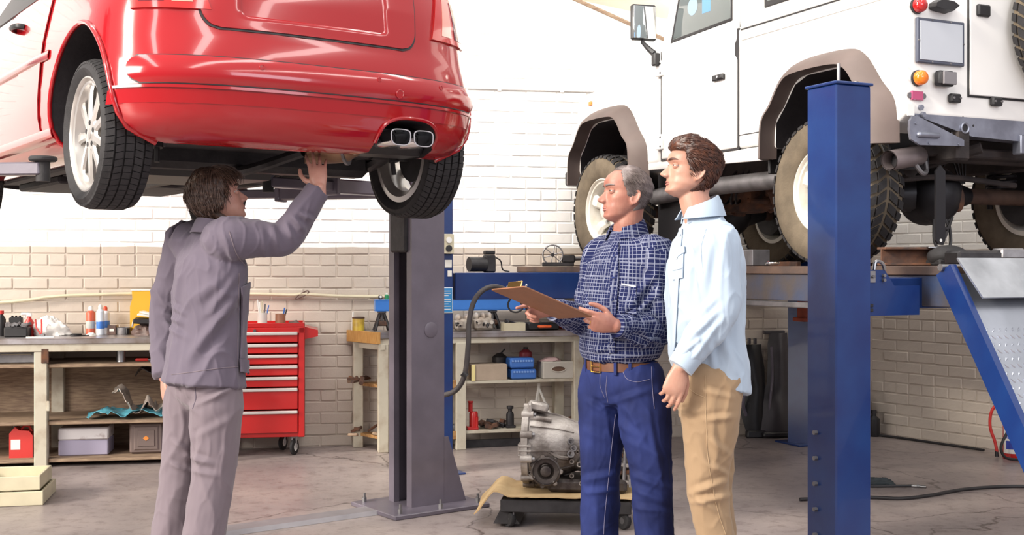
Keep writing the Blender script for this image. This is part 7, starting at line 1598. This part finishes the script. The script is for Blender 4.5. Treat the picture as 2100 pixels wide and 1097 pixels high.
# ================================================================ gearbox on its low cart
gx = thing('cart', 'low dark workshop dolly carrying the gearbox behind the older man', 'cart', (.36, 6.28, 0), -6)
MB().box((-.06, 0, .125), (.68, .44, .05), None, .006).build('frame', M['dark_metal'], gx, 0)
for y in (-.21, .21): MB().box((-.06, y, .118), (.68, .03, .065), None, .004).build('side_rail', M['dark_metal'], gx, 0)
for (x, y) in ((-.36, -.18), (.24, -.18), (-.36, .18), (.24, .18)):
    c = bpy.data.objects.new('caster', None); COL.objects.link(c); c.parent = gx; c.location = (x, y, 0)
    MB().lathe([(.018, -.016), (.042, -.015), (.046, -.01), (.046, .01), (.042, .015), (.018, .016)], (0, 0, .047), (.7, .7, 0), 18, closed=True).build('tyre', M['rubber'], c); MB().lathe([(0, -.014), (.022, -.014), (.022, .014), (0, .014)], (0, 0, .047), (.7, .7, 0), 14).build('hub', M['steel'], c)
    MB().box((.016, -.012, .07), (.008, .04, .06), rotm(0, 0, 45), .002).box((-.012, .016, .07), (.008, .04, .06), rotm(0, 0, 45), .002).box((0, 0, .098), (.06, .06, .008), None, .002).build('fork', M['dull_steel'], c, 0)
mb = MB(); mb.prism([(-.44, .02), (-.30, .02), (-.36, .10), (-.40, .10)], (0, -.2, 0), (1, 0, 0), (0, 0, 1), (0, .40, 0)); mb.build('foot_plate', M['dark_metal'], gx, 0)
g = []
for i in range(34):
    t = i / 33; x = lerp(-.54, .30, t); row = []
    for j in range(13):
        y = lerp(-.235, .21, j / 12); z = .158
        if x < -.36: z = .158 + .03 * math.sin((x + .36) / -.18 * math.pi) - .10 * smoothstep(-.42, -.54, x) * (1 - .3 * j / 12)
        z += .006 * noise.noise(V((x * 9, y * 9, 3))) + .004 * noise.noise(V((x * 25, y * 25, 1)))
        row.append(V((x + .03 * noise.noise(V((y * 5, 2, 0))), y + .02 * noise.noise(V((x * 6, 7, 0))), z)))
    g.append(row)
cbm = MB().sheet(g, .006).build('cardboard_sheet', M['cardboard']); tag(cbm, 'bent brown cardboard sheet between the gearbox and the dolly', 'cardboard', None, (.36, 6.28, .014), -6)
gb = thing('gearbox', 'dirty aluminium gearbox lying on cardboard on the low dolly', 'gearbox', (.36, 6.30, .175), -6)
mat('cast_alu', (.42, .385, .36), .5, .5, col2=(.085, .065, .055), vscale=6, bump=.35, bscale=60, vlo=.36, vhi=.62)
mat('oily_alu', (.10, .085, .075), .45, .5, col2=(.04, .03, .03), vscale=14, bump=.3)
ZG = .225
def gz(z): return z
mb = MB(); mb.lathe([(.0, -.30), (.175, -.30), (.205, -.295), (.207, -.262), (.188, -.255), (.182, -.20), (.165, -.10), (.135, -.02), (.128, .02), (.0, .02)], (0, 0, ZG), (1, 0, 0), 40); mb.build('bell_housing', M['cast_alu'], gb, 35)
mb = MB(); mb.loft([[V((x, math.cos(t) * r * .95, ZG + q + math.copysign(abs(math.sin(t)) ** .7, math.sin(t)) * r)) for t in [2 * math.pi * k / 20 for k in range(20)]] for x, r, q in ((-.02, .130, 0), (.04, .128, -.01), (.05, .14, -.03), (.18, .14, -.03), (.19, .12, -.03), (.285, .11, -.04), (.30, .08, -.04))]); mb.build('main_case', M['cast_alu'], gb, 35)
MB().box((.05, -.02, .035), (.42, .26, .07), None, .02).build('sump', M['oily_alu'], gb)
for k in range(9):                                                   # cast ribs
    th = R(20 + k * 40); mb = MB(); c, s = math.cos(th), math.sin(th)
    mb.loft([[V((x, c * r + dy * -s, ZG + s * r + dy * c)) for r, dy in ((r0, -.006), (r1, -.004), (r1, .004), (r0, .006))] for x, r0, r1 in ((-.25, .175, .20), (-.12, .155, .178), (-.02, .12, .142))]); mb.build('rib', M['cast_alu'], gb, 0)
for k in range(10):                                                  # bolt lugs round the bell mouth
    th = R(12 + k * 36); c, s = math.cos(th), math.sin(th)
    l = MB().cyl((-.30, c * .205, ZG + s * .205), (-.235, c * .205, ZG + s * .205), .019, n=12, bev=.003).build('bolt_lug', M['cast_alu'], gb); MB().cyl((-.235, c * .205, ZG + s * .205), (-.222, c * .205, ZG + s * .205), .012, n=6).build('bolt', M['dull_steel'], l)
mb = MB(); mb.box((-.215, -.04, ZG + .215), (.11, .09, .045), rotm(0, 12, 0), .010); mb.cyl((-.28, -.10, ZG + .165), (-.14, -.10, ZG + .15), .014, n=10); mb.box((-.255, -.09, ZG + .19), (.018, .05, .10), rotm(10, 0, 0), .005); mb.build('starter_mount', M['cast_alu'], gb)
mb = MB(); mb.box((-.275, -.17, ZG - .0), (.075, .05, .085), None, .012); 
for dz in (-.025, .0, .025): mb.box((-.275, -.20, ZG + dz), (.07, .02, .012), None, .004)
mb.build('mount_bracket', M['cast_alu'], gb)
# drive flange towards the viewer with a bolted ring
fl = MB().lathe([(0, 0), (.05, 0), (.058, .03), (.074, .035), (.078, .06), (.070, .065), (.066, .05), (.045, .046), (.032, .03), (.028, .056), (.018, .06), (0, .06)], (-.165, -.125, .115), (0, -1, 0), 30).build('output_flange', M['oily_alu'], gb)
for k in range(7):
    th = 2 * math.pi * k / 7; p = V((-.165 + .078 * math.cos(th), -.172, .115 + .078 * math.sin(th)))
    e = MB().cyl(p, p + V((0, -.014, 0)), .013, n=12, bev=.003).build('flange_ear', M['oily_alu'] if k % 2 else M['cast_alu'], fl)
mb = MB(); mb.tube(spline([(-.25, -.15, .16), (-.18, -.165, .225), (-.10, -.16, .19), (-.05, -.15, .18)], 12), .012, 7); mb.tube([(-.10, -.14, .19), (-.09, -.12, .32)], [.014, .008], 8); mb.build('cast_web', M['cast_alu'], gb)
for (x, z, r) in ((-.035, .27, .016), (-.02, .235, .017), (.0, .215, .010), (-.035, .205, .020), (-.03, .165, .013), (.01, .150, .014), (-.03, .09, .012), (.03, .10, .015), (.05, .07, .013), (-.25, .10, .013), (.02, .05, .012), (.065, .13, .018), (.085, .20, .015), (.07, .26, .013)):
    l = MB().lathe([(0, -.02), (r, -.02), (r, .018), (r * .62, .018), (r * .58, .004), (0, .004)], (x, -.135, z), (0, -1, 0), 14).build('boss', M['cast_alu'] if r < .016 else M['dull_steel'], gb)
MB().ball((.045, -.125, .155), (.045, .03, .05), 16, 10).build('cover_dome', M['steel'], gb)
for k in range(5): MB().box((.215 + .018 * (k % 2), -.115 + .01 * (k % 2), .06 + k * .045), (.11, .03, .022), rotm(0, (-1) ** k * 8, 0), .004).build('selector_rib', M['rust'] if k % 2 else M['cast_alu'], gb)
for x in (.19, .24, .275): MB().cyl((x, -.125, .03), (x + .01, -.125, .25), .009, n=8).build('rod', M['dull_steel'], gb)
MB().tube([(.24, -.05, .32), (.25, -.05, .37)], [.025, .014], 10).build('breather', M['cast_alu'], gb)

# ================================================================ floor, right side
def fpt(px, py, z=.0): Y = H_ * 2400 / (py - CY_); return V(((px - CX_) / F_ * Y, Y, z))
ps = [fpt(x, y, .011) for x, y in ((1640, 1028), (1720, 1024), (1790, 1024), (1850, 1026), (1910, 1019), (1970, 1008), (2040, 1002), (2100, 1001), (2180, 1004), (2300, 1016))]
tag(MB().tube(spline(ps, 60), .0105, 8).build('air_hose', M['hose_black']), 'long grey-black hose curving over the floor at lower right', 'hose')
ps = [fpt(x, y, .009) for x, y in ((1690, 990), (1740, 998), (1790, 1000), (1870, 999))]
t = thing('air_line', 'short air line with metal quick coupling lying on the floor', 'hose', ps[-1]); o = t.location.copy()
MB().tube(spline([p - o for p in ps], 24), .0085, 8).build('hose', M['hose_black'], t); q = fpt(1893, 1001, .009) - o; d = q.normalized()
MB().cyl((0, 0, 0), d * .03, .010, n=10).build('ferrule', M['steel'], t); MB().cyl(d * .03, d * .05, .013, n=6).build('nut', M['steel'], t); MB().cyl(d * .05, d * .085, .008, n=10).build('nipple', M['steel'], t)
p = fpt(1803, 996); o = crumple('cloth', .20, .14, .045, 51, mat('dark_cloth', (.035, .045, .05), .9), 16); tag(o, 'dark cloth lying on the floor beside the near blue post', 'cloth', None, (p.x, p.y + .03, .0), 10)
ps = [RC + RU * u + RN * d + V((0, 0, .012)) for u, d in ((.08, .17), (.22, .15), (.4, .13), (.8, .12), (1.15, .12))]
tag(MB().tube(spline(ps, 40), .010, 8).build('cable', M['hose_black']), 'thin black cable running along the foot of the right wall', 'cable')
# fire extinguisher with hose
p = fpt(2076, 941); ex = thing('fire_extinguisher', 'red fire extinguisher standing at the right wall behind the ramp', 'fire extinguisher', p, -30)
MB().lathe([(0, 0), (.058, 0), (.064, .006), (.064, .30), (.055, .345), (.030, .365), (.024, .375), (0, .375)], (0, 0, 0), (0, 0, 1), 30).build('cylinder', M['red_enamel'], ex)
g = [[V((.0648 * math.sin(a), -.0648 * math.cos(a), z)) for a in [lerp(-.95, .95, k / 14) for k in range(15)]] for z in (.045, .15, .27)]
lb_ = MB().sheet(g[::-1], .0006).build('label', M['paper'], ex, 60)
def curved(body, size, z, m, name='label_text'):
    o = text_mesh(name, body, size, m, lb_, (0, 0, 0), (1, 0, 0), (0, 1, 0), ext=.0002, bold=.0012)
    c = get_co(o.data); a = c[:, 0] / .0655; r_ = .0652 + c[:, 2]; set_co(o.data, np.stack([r_ * np.sin(a), -r_ * np.cos(a), z + c[:, 1]], 1)); o['kind'] = 'stuff'; return o
mat('print_red', (.6, .02, .02), .5); mat('print_blue', (.03, .05, .35), .5)
curved('TURN', .030, .245, M['print_blue']); curved('FIRE', .044, .205, M['print_red'], 'label_title'); curved('USING', .034, .160, M['print_blue'])
g = [[V((.0653 * math.sin(a), -.0653 * math.cos(a), z)) for a in [lerp(-.55, .55, k / 8) for k in range(9)]] for z in (.075, .105, .135)]; MB().sheet(g[::-1], .0005).build('blue_panel', M['print_blue'], lb_, 60)
MB().box((0, 0, .392), (.035, .03, .04), None, .006).build('valve', M['steel'], ex); MB().box((-.03, 0, .425), (.11, .022, .014), rotm(0, 8, 0), .004).build('lever', M['black_plastic'], ex)
MB().tube(spline([(-.02, -.01, .395), (-.08, -.02, .40), (-.135, -.02, .33), (-.145, -.015, .22), (-.115, -.01, .12), (-.10, -.01, .045)], 24), .011, 10).build('hose', M['red_plastic'], ex)
MB().tube([(-.102, -.01, .05), (-.10, -.01, .01)], [.011, .014], 10).build('nozzle', M['black_plastic'], ex)
pp = [p + V(q) for q in ((.02, -.09, .27), (-.05, -.10, .24), (-.11, -.12, .16), (-.135, -.13, .09), (-.10, -.13, .03), (.0, -.13, .014), (.12, -.15, .012), (.30, -.2, .012))]
tag(MB().tube(spline(pp, 30), .010, 8).build('black_hose', M['hose_black']), 'black rubber hose looped in front of the fire extinguisher', 'hose')
# plastic bumpers leaning on the back wall behind the far post
mat('bumper_grey', (.075, .068, .075), .4, col2=(.04, .035, .04), vscale=4, bump=.05)
def panel(prof, lean, th, m, name):
    g = []
    for (z, xl, xr, b_) in prof:
        g.append([V((lerp(xl, xr, k / 10), lean * (z / .85) - b_ * math.sin(math.pi * k / 10), z)) for k in range(11)])
    mb = MB(); mb.sheet(g[::-1], th); return mb
bp = thing('bumper', 'tall dark grey plastic bumper leaning on wall beside the far post', 'car part', tuple(wallpt(wall_frame_pt(1600, .16), 0, .16)), WA)
panel([(0, -.16, .12, .01), (.10, -.16, .12, .05), (.28, -.155, .12, .06), (.32, -.15, .12, .03), (.42, -.09, .12, .04), (.60, -.07, .12, .045), (.74, -.065, .11, .05), (.83, -.04, .11, .03)], .12, .012, M['bumper_grey'], 's').build('skin', M['bumper_grey'], bp, 40)
MB().tube(spline([(-.09, .02, .12), (-.085, .0, .30), (-.05, .04, .48), (-.04, .08, .72)], 16), .012, 8).build('edge_bead', M['lift_gray'], bp)
MB().box((.0, .13, .835), (.18, .04, .03), None, .006).build('top_flange', M['bumper_grey'], bp)
MB().box((-.02, -.03, .03), (.28, .05, .04), None, .01).build('lip', M['black_plastic'], bp)
bp = thing('bumper', 'shorter dark bumper with clips leaning left of the tall grey one', 'car part', tuple(wallpt(wall_frame_pt(1545, .14), 0, .14)), WA)
panel([(.05, -.06, .10, .02), (.2, -.10, .12, .05), (.40, -.05, .12, .06), (.55, -.09, .12, .05), (.70, -.09, .10, .05), (.74, -.06, .10, .02)], .10, .012, M['bumper_grey'], 's').build('skin', M['black_plastic'], bp, 40)
MB().tube(spline([(-.06, .0, .18), (-.10, -.03, .28), (-.07, -.04, .40), (-.03, -.02, .46)], 16), .014, 8).build('edge_bead', M['lift_gray'], bp)
for x in (-.06, 0, .05): MB().box((x, .09, .765), (.025, .02, .05), None, .004).build('clip', M['bumper_grey'], bp)
MB().box((.02, .0, .03), (.16, .06, .06), None, .01).build('foot', M['black_plastic'], bp)
p = RC + RU * .02 + RN * .16
t = thing('dark_moulding', 'rounded dark plastic moulding by the wall behind the near post', 'car part', (p.x - .02, p.y - .05, 0), -30)
mb = MB(); mb.ball((0, 0, .24), (.10, .07, .12), 18, 10); mb.tube([(0, 0, .02), (0, 0, .24)], [.105, .10], 18, ell=.7); mb.build('shell', M['bumper_grey'], t)
t = thing('oil_bottle', 'dark oil bottle beside the rounded moulding at the right wall', 'bottle', (p.x + .085, p.y - .13, 0), -30)
mb = MB(); lat(mb, [(0, 0), (.045, 0), (.05, .01), (.048, .14), (.02, .165), (.02, .19), (0, .19)]); mb.build('body', M['black_plastic'], t); mb = MB(); lat(mb, [(0, .185), (.023, .185), (.023, .21), (0, .21)], n=12); mb.build('cap', M['dark_metal'], t)

# ================================================================ things lying on the raised lift
ZR = 1.3695
def onrun(name, label, cat, x, y, rz=25, z=ZR): q = S_(x, y, 0); return thing(name, label, cat, (q.x, q.y, z), rz)
t = onrun('trolley_jack', 'jack lever with spoked hand wheel on the front end of the runway', 'jack', -.92, 2.98, 0)
rim = MB().tube([(.075 * math.cos(a), 0, .085 + .075 * math.sin(a)) for a in [2 * math.pi * k / 30 for k in range(31)]], .006, 8, cap=False).build('hand_wheel', M['dull_steel'], t)
for k in range(6):
    a = math.pi * k / 3 + .3; MB().tube([(0, 0, .085), (.072 * math.cos(a), 0, .085 + .072 * math.sin(a))], .004, 6).build('spoke', M['dull_steel'], rim)
MB().cyl((0, -.02, .085), (0, .03, .085), .014, n=12).build('hub', M['dark_metal'], rim)
MB().box((.12, .02, .055), (.10, .05, .06), None, .01).build('bracket', M['dark_metal'], t); MB().tube([(.06, .02, .05), (.30, .05, .065)], .016, 10).build('lever', M['dull_steel'], t); MB().box((.04, .03, .015), (.24, .09, .03), None, .005).build('base', M['dark_metal'], t)
t = thing('winch_motor', 'dark winch motor sitting on the front crossbeam by blue post', 'motor', (-.20, 7.92, 1.326), 25)
MB().tube([(-.10, 0, .055), (.02, 0, .055)], .05, 14).build('motor', M['dark_metal'], t); MB().box((.05, 0, .06), (.07, .08, .12), None, .01).build('gear_case', M['dark_metal'], t); MB().box((.05, 0, .135), (.07, .05, .025), None, .005).build('cap', M['black_plastic'], t); MB().tube(spline([(.08, 0, .11), (.13, -.01, .08), (.15, 0, .02), (.2, 0, .006)], 10), .005, 6).build('wire', M['hose_black'], t)
t = onrun('steel_block', 'grey steel block on the runway in front of the rear wheel', 'block', -.93, .50); MB().box((0, 0, .045), (.12, .17, .09), None, .004).build('block', M['dull_steel'], t, 0)
t = onrun('shackle', 'small bright shackle lying on the runway by the rear wheel', 'shackle', -.97, .27); MB().tube(spline([(-.03, 0, .012), (-.02, -.03, .014), (.02, -.03, .014), (.03, 0, .012), (.02, .02, .014), (-.01, .015, .02)], 16), .008, 8).build('loop', M['chrome'], t); MB().cyl((-.04, .0, .01), (.04, .0, .01), .006, n=8).build('pin', M['steel'], t)
t = onrun('channel_beam', 'short rusty channel beam behind the rear wheel on the lift', 'beam', -.74, -.50, 5)
for z in (.006, .084): MB().box((0, 0, z), (.27, .10, .012), None, .002).build('flange', M['rust'], t, 0)
MB().box((0, 0, .045), (.27, .012, .07)).build('web', M['rust'], t, 0); MB().box((.12, -.02, .088), (.09, .1, .008), None, .002).build('bright_strip', M['steel'], t, 0)
t = onrun('jack_head', 'dark jack beam lying across the rear of the lift', 'jack', -.62, -.82, 8)
MB().box((.02, 0, .035), (.30, .14, .07), None, .012).build('body', M['dark_metal'], t); MB().box((.14, -.03, .055), (.12, .09, .05), None, .008).build('cylinder_block', M['dull_steel'], t)
t = onrun('rubber_pad', 'domed black rubber cover on the jack at the rear of lift', 'rubber cover', -.60, -.62, 8); MB().ball((0, 0, .045), (.10, .09, .055), 20, 10).build('dome', M['rubber'], t); MB().box((0, 0, .015), (.16, .14, .03), None, .01).build('base', M['rubber'], t)
t = onrun('wheel_strap', 'black strap lying over the runway above the ramp', 'strap', -.47, -.80, 6); g = [[V((x, y, .035 * (1 - (x / .11) ** 2) + .002)) for y in (-.03, 0, .03)] for x in [lerp(-.11, .11, k / 12) for k in range(13)]]; MB().sheet(g[::-1], .006).build('strap', M['rubber'], t)
# black hose from the grey column over to the crossbeam
ps = [P(x, y, Y) for x, y, Y in ((905, 812, 7.35), (935, 800, 7.30), (953, 768, 7.28), (960, 710, 7.28), (962, 660, 7.30), (972, 618, 7.32), (992, 594, 7.34), (1016, 588, 7.38), (1042, 596, 7.5), (1060, 606, 7.9))]
t = thing('hydraulic_hose', 'black hydraulic hose arching from grey column towards the blue crossbeam', 'hose', ps[0]); o = ps[0]
MB().tube(spline([p - o for p in ps], 60), .0165, 10).build('hose', mat('hose_brown', (.06, .05, .05), .6, var=.3, vscale=20), t)
for i in (2, 8): MB().tube([ps[i] - o - V((.012, 0, -.012)), ps[i] - o + V((.012, 0, -.012))], .022, 10).build('sleeve', M['dark_metal'], t)
ps = [P(x, y, 7.62) for x, y in ((1036, 598), (1052, 606), (1066, 618), (1072, 632), (1060, 640), (1046, 636), (1042, 622), (1052, 606))]
tag(MB().tube(spline(ps, 30), .006, 7).build('cable_loop', M['hose_black']), 'small black cable loop hanging from the blue crossbeam', 'cable')
# ================================================================ repeats share a group
GROUPS = {'spray_can': 'spray cans on the left bench', 'beam_stand': 'stands under the blue beam', 'scrap_part': 'scrap on the lower bench shelf', 'scrap_heap': 'scrap heaps on the wooden shelves',
          'bottle_jack': 'bottle jacks under the right bench', 'wooden_crate': 'crates on the floor at left', 'bumper': 'bumpers leaning on the back wall', 'engine_casting': 'engine castings on the right bench',
          'person': 'people in the workshop', 'tool_pot': 'tool pots on the red chest', 'workbench': 'workbenches along the back wall'}
for o in list(SC.objects):
    k = o.name.split('.')[0]
    if o.parent is None and o.get('category') and k in GROUPS: o['group'] = GROUPS[k]
for o in SC.objects:
    if o.name.split('.')[0] == 'parts_tray' and o.get('category') and 'blue' in o['label']: o['group'] = 'blue trays on the bench shelf'
